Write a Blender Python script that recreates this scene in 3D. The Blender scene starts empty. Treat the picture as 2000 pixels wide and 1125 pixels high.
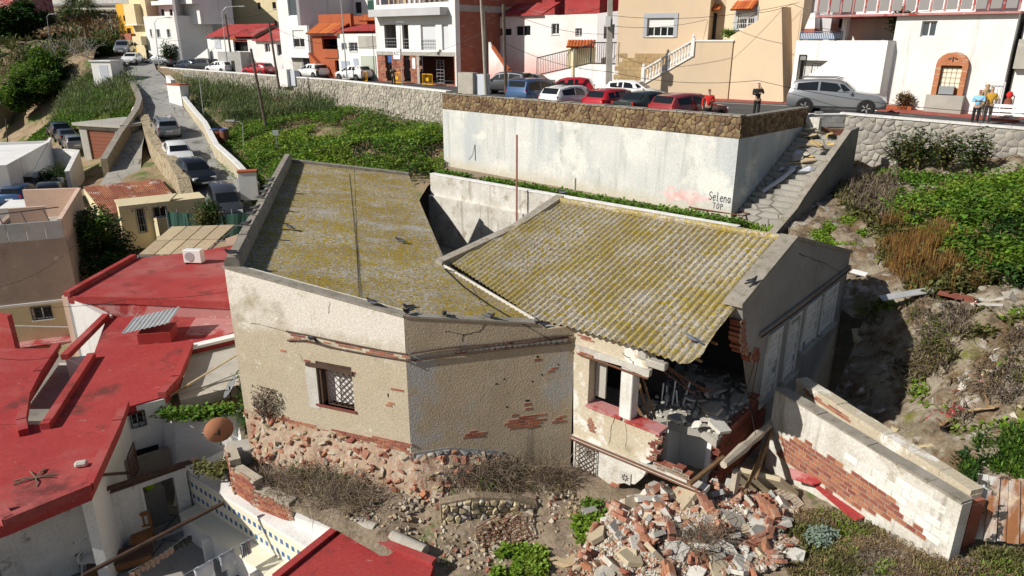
import bpy, bmesh, math, random
import numpy as np
from mathutils import Vector, Matrix, Euler, noise
from mathutils import geometry as mgeo
R = math.radians
random.seed(7)
SC = bpy.context.scene
COL = SC.collection
# ---------------------------------------------------------------- camera
FPX, PITCH, CAMZ = 1380.0, R(19.3), 12.0
cam = bpy.data.cameras.new('camera'); camo = bpy.data.objects.new('camera', cam); COL.objects.link(camo)
camo.location = (0, 0, CAMZ); camo.rotation_euler = (R(90) - PITCH, 0, 0)
cam.sensor_width = 36; cam.lens = 36 * FPX / 2000; cam.clip_start = .1; cam.clip_end = 2000
SC.camera = camo
# ---------------------------------------------------------------- sky and sun
SUN_EL = R(36); SUN_DIR = Vector((1, .42, 0)).normalized() * math.cos(SUN_EL) + Vector((0, 0, -math.sin(SUN_EL)))
w = bpy.data.worlds.new('World'); SC.world = w; w.use_nodes = True
nt = w.node_tree; nt.nodes.clear()
sky = nt.nodes.new('ShaderNodeTexSky'); sky.sky_type = 'NISHITA'; sky.sun_disc = False
sky.sun_elevation = SUN_EL; sky.sun_rotation = math.atan2(-SUN_DIR.x, -SUN_DIR.y)
bg = nt.nodes.new('ShaderNodeBackground'); bg.inputs['Strength'].default_value = .06
ow = nt.nodes.new('ShaderNodeOutputWorld')
nt.links.new(sky.outputs[0], bg.inputs[0]); nt.links.new(bg.outputs[0], ow.inputs[0])
sl = bpy.data.lights.new('sun', 'SUN'); sl.energy = 4.9; sl.angle = R(.5); sl.color = (1, .95, .87)
so = bpy.data.objects.new('sun', sl); COL.objects.link(so); so.rotation_euler = SUN_DIR.to_track_quat('-Z', 'Y').to_euler()
so.location = (-60, -20, 60)
SC.view_settings.view_transform = 'Standard'; SC.view_settings.look = 'None'
SC.cycles.max_bounces = 5; SC.cycles.diffuse_bounces = 3; SC.cycles.glossy_bounces = 2; SC.cycles.transmission_bounces = 2; SC.cycles.caustics_reflective = False; SC.cycles.caustics_refractive = False
SC.view_settings.exposure = .1; SC.view_settings.gamma = 1; SC.view_settings.use_curve_mapping = False
# ---------------------------------------------------------------- placing
CS, SN = math.cos(PITCH), math.sin(PITCH)
def ray(u, v):
    a, b = (u - 1000) / FPX, (562.5 - v) / FPX
    return Vector((a, CS + b * SN, -SN + b * CS))
def at(u, v, Y):
    d = ray(u, v); return Vector((0, 0, CAMZ)) + d * (Y / d.y)
def atz(u, v, z):
    d = ray(u, v); return Vector((0, 0, CAMZ)) + d * ((z - CAMZ) / d.z)
class Fac:
    """a vertical plane through two plan points; s runs along it, n looks at the camera"""
    def __init__(s, p0, p1):
        s.p = Vector((p0[0], p0[1])); q = Vector((p1[0], p1[1])); s.L = (q - s.p).length
        s.d = (q - s.p).normalized(); n = Vector((s.d.y, -s.d.x))
        if n.dot(s.p) > 0: n = -n
        s.n = n; s.n3 = Vector((n.x, n.y, 0)); s.d3 = Vector((s.d.x, s.d.y, 0))
    def px(s, u, v):
        d = ray(u, v); k = s.n.dot(s.p) / s.n.dot(Vector((d.x, d.y)))
        q = Vector((0, 0, CAMZ)) + d * k
        return (Vector((q.x, q.y)) - s.p).dot(s.d), q.z
    def pt(s, a, z, o=0): 
        q = s.p + s.d * a + s.n * o; return Vector((q.x, q.y, z))
    def rect(s, u0, v0, u1, v1):
        um, vm = (u0 + u1) / 2, (v0 + v1) / 2
        a0, a1 = s.px(u0, vm)[0], s.px(u1, vm)[0]
        z0, z1 = s.px(um, v1)[1], s.px(um, v0)[1]
        return (min(a0, a1), z0, max(a0, a1), z1)
def fpx(u0, v0, u1, v1, z): return Fac(atz(u0, v0, z).xy, atz(u1, v1, z).xy)
# ---------------------------------------------------------------- objects
def wloc(o):
    p = Vector((0, 0, 0))
    while o is not None: p += o.location; o = o.parent
    return p
def tag(o, label=None, cat=None, group=None, kind=None):
    if label: o['label'] = label
    if cat: o['category'] = cat
    if group: o['group'] = group
    if kind: o['kind'] = kind
    return o
def thing(name, label, cat, loc=(0, 0, 0), rz=0, group=None):
    o = bpy.data.objects.new(name, None); COL.objects.link(o); o.location = loc; o.rotation_euler = (0, 0, rz)
    o.empty_display_size = .2
    return tag(o, label, cat, group)
def piece(name, me, parent, loc, rot=(0, 0, 0), scale=None, mat=None):
    o = bpy.data.objects.new(name, me); COL.objects.link(o)
    if parent is not None: o.parent = parent; loc = Vector(loc) - wloc(parent)
    o.location = loc
    if isinstance(rot, Matrix): o.rotation_euler = rot.to_euler()
    else: o.rotation_euler = rot
    if scale is not None: o.scale = scale
    if mat is not None:
        o.material_slots[0].link = 'OBJECT'; o.material_slots[0].material = mat
    return o
class MB:
    def __init__(s): s.v, s.f = [], []
    def add(s, vs, fs):
        b = len(s.v); s.v += [tuple(p) for p in vs]; s.f += [tuple(i + b for i in f) for f in fs]; return s
    def quad(s, *p): return s.add(p, [tuple(range(len(p)))])
    def box(s, c, d, rz=0, m=None):
        x, y, z = d[0] / 2, d[1] / 2, d[2] / 2; c = Vector(c)
        if m is None: m = Matrix.Rotation(rz, 3, 'Z')
        vs = [c + m @ Vector((i * x, j * y, k * z)) for i in (-1, 1) for j in (-1, 1) for k in (-1, 1)]
        return s.add(vs, [(0, 1, 3, 2), (4, 6, 7, 5), (0, 4, 5, 1), (2, 3, 7, 6), (0, 2, 6, 4), (1, 5, 7, 3)])
    def slab(s, poly, off):
        """polygon of 3D points thickened by the vector off"""
        off = Vector(off); n = len(poly); vs = [Vector(p) for p in poly] + [Vector(p) + off for p in poly]
        fs = [tuple(range(n)), tuple(range(2 * n - 1, n - 1, -1))] + [(i, i + n, (i + 1) % n + n, (i + 1) % n) for i in range(n)]
        return s.add(vs, fs)
    def prism(s, poly2, z0, z1):
        return s.slab([(p[0], p[1], z0) for p in poly2], (0, 0, z1 - z0))
    def tube(s, pts, r, n=6, cap=True):
        pts = [Vector(p) for p in pts]; rs = r if isinstance(r, (list, tuple)) else [r] * len(pts)
        b = len(s.v); up = None
        for i, p in enumerate(pts):
            t = (pts[min(i + 1, len(pts) - 1)] - pts[max(i - 1, 0)]).normalized()
            a = t.orthogonal().normalized() if up is None else (up - t * up.dot(t)).normalized()
            up = a; c = t.cross(a)
            s.v += [tuple(p + (a * math.cos(k * math.tau / n) + c * math.sin(k * math.tau / n)) * rs[i]) for k in range(n)]
        for i in range(len(pts) - 1):
            for k in range(n):
                q = (k + 1) % n
                s.f.append((b + i * n + k, b + i * n + q, b + (i + 1) * n + q, b + (i + 1) * n + k))
        if cap:
            s.f.append(tuple(b + k for k in range(n - 1, -1, -1))); e = b + (len(pts) - 1) * n
            s.f.append(tuple(e + k for k in range(n)))
        return s
    def lathe(s, prof, c, n=12):
        b = len(s.v)
        for r, z in prof: s.v += [(c[0] + r * math.cos(k * math.tau / n), c[1] + r * math.sin(k * math.tau / n), c[2] + z) for k in range(n)]
        for i in range(len(prof) - 1):
            for k in range(n):
                q = (k + 1) % n; s.f.append((b + i * n + k, b + i * n + q, b + (i + 1) * n + q, b + (i + 1) * n + k))
        s.f.append(tuple(b + k for k in range(n - 1, -1, -1))); e = b + (len(prof) - 1) * n; s.f.append(tuple(e + k for k in range(n)))
        return s
    # boxes lying on a facade: s-range, z-range, depth range measured outwards
    def fbox(s, F, a0, a1, z0, z1, o0, o1):
        return s.slab([F.pt(a0, z0, o0), F.pt(a1, z0, o0), F.pt(a1, z1, o0), F.pt(a0, z1, o0)], F.n3 * (o1 - o0))
    def mesh(s, name, mat, origin=(0, 0, 0), smooth=None):
        o = Vector(origin); me = bpy.data.meshes.new(name)
        me.from_pydata([(x - o.x, y - o.y, z - o.z) for x, y, z in s.v], [], s.f)
        if mat is not None: me.materials.append(mat)
        bm = bmesh.new(); bm.from_mesh(me); bmesh.ops.recalc_face_normals(bm, faces=bm.faces); bm.to_mesh(me); bm.free()
        if smooth is not None:
            for p in me.polygons: p.use_smooth = True
            me.set_sharp_from_angle(angle=R(smooth))
        return me
    def build(s, name, mat, parent=None, smooth=None, local=False, bevel=0):
        org = (0, 0, 0) if (local or parent is None) else wloc(parent)
        me = s.mesh(name, mat, org, smooth); o = bpy.data.objects.new(name, me); COL.objects.link(o)
        if parent is not None: o.parent = parent
        if bevel:
            b = o.modifiers.new('bevel', 'BEVEL'); b.width = bevel; b.segments = 1; b.limit_method = 'ANGLE'
        return o
def top(name, mb, mat, label, cat, group=None, smooth=None, bevel=0):
    return tag(mb.build(name, mat, None, smooth, bevel=bevel), label, cat, group)
def inpoly(x, y, P):
    c = False; j = len(P) - 1
    for i in range(len(P)):
        xi, yi = P[i][0], P[i][1]; xj, yj = P[j][0], P[j][1]
        if (yi > y) != (yj > y) and x < (xj - xi) * (y - yi) / (yj - yi) + xi: c = not c
        j = i
    return c
def inpoly_np(X, Y, P):
    c = np.zeros(X.shape, bool); j = len(P) - 1
    for i in range(len(P)):
        xi, yi, xj, yj = P[i][0], P[i][1], P[j][0], P[j][1]
        if yi != yj: c ^= ((yi > Y) != (yj > Y)) & (X < (xj - xi) * (Y - yi) / (yj - yi) + xi)
        j = i
    return c
def fbm(x, y, z=0, o=4): return noise.fractal((x, y, z), 1.0, 2.0, o)
# ---------------------------------------------------------------- materials
MATS = {}
def mat(name, c1, c2=None, s=1.5, rough=.9, bump=.25, bs=25, layers=(), rnd=0, isl=0, metal=0, spec=.3, fine=.18, trans=0, bd=.02, contrast=(.35, .65)):
    """c1/c2 mixed by noise; layers = (colour, kind, scale, lo, hi): n noise, v vertical streaks, z height with noise, s speckle"""
    m = bpy.data.materials.new(name); m.use_nodes = True; MATS[name] = m
    T = m.node_tree; N, L = T.nodes, T.links; B = N['Principled BSDF']
    geo = N.new('ShaderNodeNewGeometry'); P = geo.outputs['Position']
    def nz(sc, det=5, vec=None, ro=.6):
        n = N.new('ShaderNodeTexNoise'); n.inputs['Scale'].default_value = sc; n.inputs['Detail'].default_value = det
        n.inputs['Roughness'].default_value = ro; L.new(vec or P, n.inputs['Vector']); return n.outputs['Fac']
    def rng(x, lo, hi, a=0, b=1):
        r = N.new('ShaderNodeMapRange'); r.inputs[1].default_value = lo; r.inputs[2].default_value = hi
        r.inputs[3].default_value = a; r.inputs[4].default_value = b; L.new(x, r.inputs[0]); return r.outputs[0]
    def mix(f, A, Bc, mode='MIX'):
        x = N.new('ShaderNodeMix'); x.data_type = 'RGBA'; x.blend_type = mode
        for inp, val in ((x.inputs['Factor'], f), (x.inputs['A'], A), (x.inputs['B'], Bc)):
            if isinstance(val, (int, float)): inp.default_value = val
            elif isinstance(val, tuple): inp.default_value = (*val[:3], 1)
            else: L.new(val, inp)
        return x.outputs['Result']
    col = mix(rng(nz(s), *contrast), c1, c2 or c1)
    def mapped(v):
        mp = N.new('ShaderNodeMapping'); mp.inputs['Scale'].default_value = v; L.new(P, mp.inputs[0]); return mp.outputs[0]
    for lc, kind, sc, lo, hi in layers:
        if kind == 'n': f = rng(nz(sc, 7, ro=.65), lo, hi)
        elif kind == 'v': f = rng(nz(sc, 4, mapped((1, 1, .09))), lo, hi)
        elif kind == 'h': f = rng(nz(sc, 4, mapped((.12, .12, 1))), lo, hi)
        elif kind == 's': f = rng(nz(sc, 2), lo, hi)
        elif kind == 'z':
            sp = N.new('ShaderNodeSeparateXYZ'); L.new(P, sp.inputs[0]); a = N.new('ShaderNodeMath'); a.operation = 'MULTIPLY_ADD'
            L.new(nz(1.3, 7), a.inputs[0]); a.inputs[1].default_value = sc; L.new(sp.outputs[2], a.inputs[2]); f = rng(a.outputs[0], lo, hi)
        elif kind == 'up':
            sp = N.new('ShaderNodeSeparateXYZ'); L.new(geo.outputs['Normal'], sp.inputs[0]); a = N.new('ShaderNodeMath'); a.operation = 'MULTIPLY_ADD'
            L.new(nz(sc, 6), a.inputs[0]); a.inputs[1].default_value = .8; L.new(sp.outputs[2], a.inputs[2]); f = rng(a.outputs[0], lo, hi)
        elif kind == 'vo':
            v = N.new('ShaderNodeTexVoronoi'); v.feature = 'DISTANCE_TO_EDGE'; v.inputs['Scale'].default_value = sc; L.new(P, v.inputs['Vector']); f = rng(v.outputs['Distance'], lo, hi)
        col = mix(f, col, lc)
    if fine: col = mix(1.0, col, rng(nz(14 if bs < 14 else bs, 4), .25, .75, 1 - fine, 1 + fine), 'MULTIPLY')
    if rnd or isl:
        hs = N.new('ShaderNodeHueSaturation')
        if rnd:
            oi = N.new('ShaderNodeObjectInfo'); rv = oi.outputs['Random']; am = rnd
        else: rv = geo.outputs['Random Per Island']; am = isl
        L.new(rng(rv, 0, 1, 1 - am, 1 + am), hs.inputs['Value']); L.new(rng(rv, 0, 1, .5 - am * .05, .5 + am * .05), hs.inputs['Hue'])
        L.new(col, hs.inputs['Color']); col = hs.outputs[0]
    L.new(col, B.inputs['Base Color'])
    B.inputs['Roughness'].default_value = rough; B.inputs['Metallic'].default_value = metal; B.inputs['Specular IOR Level'].default_value = spec
    if bump:
        b = N.new('ShaderNodeBump'); b.inputs['Strength'].default_value = bump; b.inputs['Distance'].default_value = bd
        L.new(nz(bs, 6), b.inputs['Height']); L.new(b.outputs[0], B.inputs['Normal'])
    if trans:
        t = N.new('ShaderNodeBsdfTranslucent'); L.new(col, t.inputs[0]); ms = N.new('ShaderNodeMixShader'); ms.inputs[0].default_value = trans
        L.new(B.outputs[0], ms.inputs[1]); L.new(t.outputs[0], ms.inputs[2]); L.new(ms.outputs[0], N['Material Output'].inputs[0])
    return m
def simple(name, c, rough=.5, metal=0, spec=.5, coat=0, fine=0):
    m = bpy.data.materials.new(name); m.use_nodes = True; B = m.node_tree.nodes['Principled BSDF']
    B.inputs['Base Color'].default_value = (*c, 1); B.inputs['Roughness'].default_value = rough; B.inputs['Metallic'].default_value = metal
    B.inputs['Specular IOR Level'].default_value = spec; B.inputs['Coat Weight'].default_value = coat; B.inputs['Coat Roughness'].default_value = .08
    MATS[name] = m; return m
WHT, GRM = (.78, .77, .74), (.25, .22, .18)
M = MATS
# plaster, concrete, masonry
mat('white', (.80, .79, .76), (.72, .71, .68), .8, layers=[((.45, .42, .37), 'v', 1.6, .60, .80), ((.35, .32, .28), 'n', 3, .68, .76)], bump=.12)
mat('white_clean', (.80, .79, .77), (.72, .71, .69), .5, bump=.08, layers=[((.46, .44, .40), 'v', 1.4, .58, .80), ((.5, .47, .43), 'n', 1.6, .66, .74)], fine=.07)
mat('white_old', (.74, .73, .69), (.60, .58, .53), 1.2, layers=[((.34, .31, .26), 'v', 2.2, .55, .78), ((.30, .27, .22), 'n', 2.6, .60, .70)])
mat('pinkwhite', (.80, .77, .74), (.78, .66, .62), .45, bump=.1, contrast=(.4, .6), layers=[((.76, .42, .38), 'z', -1.6, 10.2, 8.2)])
mat('cream', (.70, .60, .38), (.66, .56, .36), .8, bump=.1, layers=[((.40, .34, .24), 'v', 1.4, .62, .85)])
mat('yellow', (.68, .38, .04), (.60, .33, .04), .7, bump=.1, layers=[((.35, .22, .06), 'v', 1.6, .62, .8)])
mat('beigehouse', (.64, .50, .34), (.60, .47, .33), .5, bump=.08, layers=[((.45, .37, .27), 'v', 1.0, .60, .85)], fine=.06)
mat('peach', (.70, .50, .38), (.62, .45, .35), .8, bump=.1, layers=[((.40, .32, .26), 'v', 1.5, .6, .85)])
mat('mauve', (.33, .26, .22), (.40, .31, .25), .6, layers=[((.20, .16, .14), 'v', 1.2, .56, .8), ((.5, .42, .34), 'n', 1.6, .6, .72)], bump=.2)
mat('grey_and_shade', (.47, .46, .47), (.54, .53, .53), .35, bump=.08, layers=[((.33, .32, .32), 'v', 1.0, .6, .85)])  # plain grey, also the shade put on side walls of white houses
mat('terracotta', (.40, .11, .045), (.36, .095, .04), .8, bump=.1)
mat('redpaint', (.33, .033, .033), (.36, .05, .046), .5, rough=.8, bump=.3, bs=7, layers=[((.40, .10, .09), 'n', .33, .54, .70), ((.37, .12, .11), 'h', 1.1, .54, .68), ((.15, .035, .03), 'n', .8, .55, .68), ((.38, .17, .15), 'n', 4, .64, .72), ((.33, .24, .21), 'n', 1.1, .70, .73), ((.12, .05, .045), 'v', 2.2, .68, .8)])
mat('redpaint_worn', (.36, .05, .045), (.46, .21, .2), 1.1, rough=.8, bump=.2, contrast=(.42, .5), layers=[((.55, .40, .38), 'n', 2.5, .60, .66)])
mat('concrete', (.36, .34, .30), (.44, .42, .37), .8, layers=[((.20, .18, .15), 'v', 1.5, .56, .8), ((.55, .53, .48), 'n', 3, .62, .72)])
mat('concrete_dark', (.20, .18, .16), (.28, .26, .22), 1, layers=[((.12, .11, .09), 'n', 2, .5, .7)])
mat('coping', (.33, .30, .25), (.25, .22, .18), 2, layers=[((.17, .16, .10), 'n', 4, .55, .68)])
mat('coping_white', (.78, .77, .75), (.66, .65, .62), 2, layers=[((.4, .38, .34), 'n', 5, .60, .70)])
mat('asphalt', (.060, .060, .062), (.085, .083, .08), .6, bump=.15, bs=40)
mat('oldroad', (.27, .265, .25), (.33, .32, .30), .35, bump=.3, bs=10, layers=[((.12, .12, .115), 'n', .28, .55, .66), ((.40, .38, .34), 'n', .8, .62, .75), ((.10, .095, .09), 'vo', .33, .012, 0)])
mat('pathconc', (.30, .285, .25), (.36, .34, .30), .7, bump=.3, bs=8, layers=[((.17, .16, .14), 'n', 1.2, .55, .72), ((.10, .09, .07), 'vo', .45, .02, 0)])
mat('pavement_red', (.27, .07, .05), (.32, .10, .08), 1.5)
mat('walltan', (.45, .385, .275), (.51, .445, .33), .9, rough=.95, bump=.5, bs=18, layers=[((.70, .66, .58), 'z', 1.9, 5.15, 5.85), ((.30, .26, .2), 'v', 1.1, .58, .74), ((.40, .35, .26), 'n', .9, .54, .72), ((.75, .70, .61), 'n', 1.7, .615, .68), ((.32, .27, .2), 'v', 3.0, .64, .76)], bd=.03)
mat('walltan2', (.40, .325, .225), (.46, .38, .27), 1.1, rough=.95, bump=.7, bs=20, layers=[((.50, .44, .35), 'n', .8, .55, .72), ((.40, .385, .36), 'n', .5, .56, .64), ((.11, .095, .08), 'v', .9, .63, .74), ((.2, .16, .11), 'n', 6, .64, .7), ((.34, .12, .07), 'n', 3.4, .70, .725)], bd=.03)
mat('walltan3', (.48, .415, .30), (.54, .475, .36), .9, rough=.95, bump=.4, bs=16, layers=[((.72, .69, .63), 'n', 1.1, .53, .60), ((.36, .31, .22), 'n', 2, .60, .72)], bd=.03)
mat('wallwhite', (.50, .475, .41), (.66, .64, .59), 1.2, rough=.95, bump=.5, bs=12, layers=[((.36, .31, .235), 'n', 1.6, .54, .66), ((.27, .245, .2), 'v', 2, .58, .74)], bd=.04)
mat('gable', (.27, .255, .235), (.33, .31, .285), .8, bump=.3, layers=[((.45, .44, .42), 'n', 1.4, .63, .69), ((.17, .16, .145), 'v', 1.4, .55, .78)])
mat('wall_big', (.62, .62, .585), (.53, .54, .515), .4, bump=.2, bs=9, layers=[((.30, .31, .29), 'v', 1.3, .53, .76), ((.44, .47, .48), 'v', .45, .46, .66), ((.68, .67, .62), 'n', .5, .52, .62), ((.28, .26, .22), 'n', 4, .67, .72), ((.50, .47, .38), 'z', -1.1, 4.35, 3.7)])
mat('brick', (.28, .095, .056), (.34, .135, .085), 3, rough=.92, bump=.4, bs=40, rnd=.28, layers=[((.50, .36, .28), 'n', 6, .66, .74), ((.15, .07, .05), 'n', 3, .66, .78)])
mat('brick_dark', (.19, .06, .04), (.25, .085, .06), 3, rough=.92, bump=.4, bs=40, rnd=.25)
mat('brickwall', (.30, .095, .06), (.36, .13, .08), 1.5, bump=.3, bs=20, layers=[((.42, .33, .27), 'h', 9, .60, .70)])
mat('block_white', (.74, .73, .70), (.62, .60, .55), 1.5, rough=.92, bump=.3, rnd=.07, layers=[((.34, .30, .24), 'n', 2.2, .60, .70)])
mat('block_grey', (.37, .365, .35), (.31, .30, .28), 2, bump=.3, rnd=.12)
mat('mortar', (.47, .41, .32), (.38, .33, .26), 3, bump=.4, bs=20)
mat('mortar_grey', (.27, .25, .215), (.21, .195, .165), 3, bump=.4, bs=20)
mat('stone_grey', (.29, .275, .25), (.38, .355, .31), 2, rough=.92, bump=.5, bs=18, rnd=.2, layers=[((.33, .26, .17), 'n', 1.3, .60, .72)])
mat('stone_brown', (.18, .118, .062), (.225, .155, .09), 2, rough=.92, bump=.5, bs=18, rnd=.38, layers=[((.13, .08, .045), 'n', 4, .56, .70), ((.27, .23, .18), 'n', 2, .62, .72)])
mat('stone_tan', (.42, .335, .20), (.48, .40, .265), 2, rough=.92, bump=.6, bs=14, rnd=.2, layers=[((.30, .23, .14), 'n', 3, .60, .74)])
mat('stone_red', (.33, .14, .085), (.40, .205, .135), 2.5, rough=.92, bump=.6, bs=14, rnd=.22, layers=[((.5, .40, .29), 'n', 3, .62, .74)])
mat('stone_pale', (.42, .38, .31), (.50, .46, .385), 2.5, rough=.92, bump=.5, bs=14, rnd=.14, layers=[((.36, .30, .22), 'n', 3, .62, .76)])
mat('render_white', (.58, .56, .51), (.46, .435, .385), 2, rough=.92, bump=.4, rnd=.12, layers=[((.38, .33, .26), 'n', 2.5, .6, .74)])
mat('render_tan', (.50, .42, .29), (.43, .36, .25), 2, rough=.94, bump=.4, rnd=.1)
mat('sheetrock', (.26, .255, .245), (.33, .32, .305), 2, bump=.6, bs=9)
# roof sheets
mat('fibro', (.36, .33, .28), (.44, .41, .36), 1.6, rough=.95, bump=.35, bs=45, rnd=.06, layers=[((.285, .212, .055), 'n', .6, .43, .60), ((.215, .185, .14), 'n', 8, .48, .60), ((.33, .23, .012), 'n', 11, .47, .56), ((.43, .41, .37), 'n', 16, .57, .64), ((.40, .38, .345), 'n', .45, .56, .68), ((.09, .08, .065), 's', 19, .60, .67), ((.62, .60, .56), 's', 15, .65, .71)])
mat('fibro2', (.43, .39, .33), (.48, .44, .37), 1.6, rough=.95, bump=.35, bs=45, rnd=.05, layers=[((.325, .255, .085), 'n', .55, .43, .60), ((.235, .195, .15), 'n', 10, .50, .60), ((.35, .255, .015), 'n', 9, .50, .58), ((.47, .43, .37), 'n', 14, .58, .64), ((.43, .40, .35), 'n', .5, .57, .68), ((.10, .085, .07), 's', 20, .60, .67), ((.64, .62, .58), 's', 13, .65, .71)])
mat('fibro_clean', (.44, .41, .355), (.52, .49, .43), 2, rough=.95, bump=.3, bs=45, rnd=.07, layers=[((.30, .24, .06), 'n', 5, .62, .72), ((.2, .18, .15), 's', 22, .66, .72)])
mat('zinc', (.42, .43, .43), (.50, .51, .51), 2, rough=.5, metal=.3, bump=.1, layers=[((.28, .16, .09), 'n', 1.5, .62, .75)])
mat('rustsheet', (.24, .085, .045), (.33, .13, .075), 1.6, rough=.9, bump=.2, layers=[((.48, .40, .35), 'n', 1.1, .57, .63), ((.12, .05, .03), 'n', 2.5, .6, .75)], rnd=.22)
mat('rustpanel', (.50, .53, .54), (.56, .50, .43), 1.0, rough=.7, bump=.25, layers=[((.28, .12, .05), 'v', 1.7, .50, .60), ((.05, .045, .04), 'n', 2.4, .575, .60), ((.60, .48, .35), 'n', 1.6, .6, .7)])
mat('rust', (.13, .055, .03), (.18, .08, .045), 4, rough=.9, bump=.3)
mat('darkrust', (.075, .045, .033), (.10, .06, .042), 4, rough=.85, bump=.3)
mat('polepink', (.40, .20, .16), (.33, .15, .115), 1, rough=.8, layers=[((.2, .08, .05), 'n', 3, .55, .7)])
mat('tile', (.52, .15, .045), (.45, .12, .04), 3, bump=.2, rnd=.2, isl=0)
mat('wood', (.20, .115, .06), (.27, .165, .09), 4, bump=.3, rnd=.2, layers=[((.12, .07, .04), 'h', 9, .55, .7)])
mat('wood_pale', (.42, .32, .20), (.50, .40, .27), 4, bump=.2, rnd=.15)
mat('wood_brown', (.22, .09, .03), (.28, .13, .05), 3, rough=.5, bump=.1)
mat('polewood', (.09, .065, .05), (.13, .10, .08), 3, bump=.4)
mat('pole_conc', (.36, .33, .28), (.42, .39, .34), 2, bump=.2)
mat('soil', (.26, .185, .11), (.34, .255, .165), .5, rough=1, bump=.9, bs=6, bd=.08, layers=[((.17, .12, .075), 'n', 1.3, .52, .68), ((.40, .33, .24), 'n', 3.2, .60, .70), ((.10, .14, .035), 'n', .35, .50, .62)])
mat('soil_dry', (.30, .235, .165), (.24, .185, .125), .7, rough=1, bump=.9, bs=7, bd=.06, layers=[((.40, .345, .265), 'n', 2.2, .57, .68), ((.16, .125, .085), 'n', 4, .56, .70), ((.42, .32, .2), 'n', .6, .6, .7)])
mat('soil_front', (.25, .19, .135), (.31, .245, .175), .8, rough=1, bump=.9, bs=7, bd=.06, layers=[((.16, .12, .08), 'n', 3, .52, .66), ((.11, .15, .04), 'n', .7, .56, .66), ((.40, .34, .26), 'n', 5, .62, .70)])
mat('rock', (.23, .185, .13), (.31, .265, .20), .9, rough=1, bump=1, bs=4, bd=.12, layers=[((.15, .10, .055), 'n', 1.1, .46, .60), ((.085, .065, .035), 'n', 2.3, .54, .66), ((.42, .39, .34), 'n', 1.3, .56, .66), ((.15, .15, .035), 'v', .8, .60, .70)])
mat('hill', (.24, .185, .12), (.33, .26, .18), .12, rough=1, bump=.6, bs=1.2, bd=.3, layers=[((.07, .085, .03), 'n', .15, .48, .6), ((.38, .31, .23), 'h', .5, .58, .7)])
mat('sand', (.52, .40, .25), (.46, .35, .21), 1.2, bump=.4)
mat('sandbank', (.43, .31, .17), (.36, .25, .13), 1.2, bump=.9, bs=6, bd=.08, layers=[((.25, .17, .09), 'n', 2.5, .55, .7)])
# plants
mat('leaf_bright', (.165, .275, .025), (.24, .34, .045), .6, rough=.6, bump=0, isl=.4, trans=.3, fine=0)
mat('leaf_mid', (.105, .20, .022), (.15, .255, .035), .6, rough=.6, bump=0, isl=.4, trans=.3, fine=0)
mat('leaf_dark', (.03, .072, .014), (.048, .10, .02), .6, rough=.6, bump=0, isl=.4, trans=.25, fine=0)
mat('leaf_reed', (.12, .165, .055), (.165, .20, .08), .6, rough=.7, bump=0, isl=.4, trans=.25, fine=0)
mat('leaf_olive', (.12, .125, .035), (.16, .15, .05), .6, rough=.7, bump=0, isl=.4, trans=.2, fine=0)
mat('leaf_blue', (.20, .27, .21), (.25, .32, .25), 1, rough=.7, bump=0, isl=.3, trans=.1, fine=0)
mat('straw', (.30, .215, .115), (.24, .165, .09), 1, rough=.9, bump=0, isl=.45, trans=.15, fine=0)
mat('drybrush', (.19, .145, .105), (.145, .11, .08), 1, rough=.9, bump=0, isl=.45, fine=0)
mat('rustplant', (.28, .145, .045), (.22, .125, .04), 1, rough=.9, bump=0, isl=.4, trans=.2, fine=0)
mat('bark', (.13, .10, .075), (.18, .14, .11), 3, bump=.5)
mat('bark_pale', (.40, .37, .34), (.33, .30, .27), 3, bump=.4)
# metal, plastic, glass, cloth
simple('glass', (.012, .015, .018), .12, 0, .4); simple('glass_blue', (.05, .07, .09), .08, 0, .7)
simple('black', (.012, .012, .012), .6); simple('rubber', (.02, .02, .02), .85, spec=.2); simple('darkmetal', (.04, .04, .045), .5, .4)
simple('greymetal', (.33, .34, .35), .45, .5); simple('galv', (.48, .49, .49), .5, .4); simple('alu', (.6, .6, .6), .3, .8); simple('wpaint', (.80, .80, .79), .45)
simple('plastic_white', (.75, .75, .73), .35); simple('lime', (.33, .52, .01), .4); simple('greenmesh', (.02, .07, .05), .9); simple('greyshutter', (.38, .40, .43), .6)
simple('lamp_red', (.45, .01, .01), .2, coat=.5); simple('lamp_clear', (.7, .7, .7), .1, coat=.6); simple('amber', (.55, .22, .01), .6)
simple('grille_blue', (.10, .17, .30), .5); simple('tile_blue', (.045, .14, .36), .25); simple('tile_cream', (.78, .74, .58), .35)
simple('skin', (.48, .29, .20), .6); simple('hair', (.02, .015, .012), .7); simple('pigeon', (.022, .023, .028), .7); simple('pigeon_grey', (.13, .14, .17), .7)
simple('yellowbarrier', (.75, .40, .01), .5); simple('plasticsheet', (.62, .64, .66), .25); simple('blue', (.03, .10, .32), .6); simple('signwhite', (.8, .8, .8), .5)
simple('greybox', (.50, .53, .58), .6); simple('bluegrey', (.36, .40, .47), .6); simple('shutter_green', (.42, .46, .38), .6); simple('mustard', (.50, .29, .03), .9)
simple('browngate', (.22, .07, .035), .6); simple('clothwhite', (.78, .79, .84), .9); simple('clothgrey', (.5, .52, .58), .9); simple('clothtan', (.45, .30, .22), .9)
for _n, _c in dict(paint_white=(.78, .78, .77), paint_silver=(.24, .25, .265), paint_black=(.012, .013, .016), paint_grey=(.06, .065, .075), paint_red=(.40, .012, .02), paint_blue=(.035, .09, .20), paint_green=(.025, .032, .028), paint_darkblue=(.02, .03, .055), paint_darkred=(.25, .02, .02)).items():
    simple(_n, _c, .32, .35 if 'silver' in _n or 'grey' in _n or 'blue' in _n else 0, .5, .8)
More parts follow.
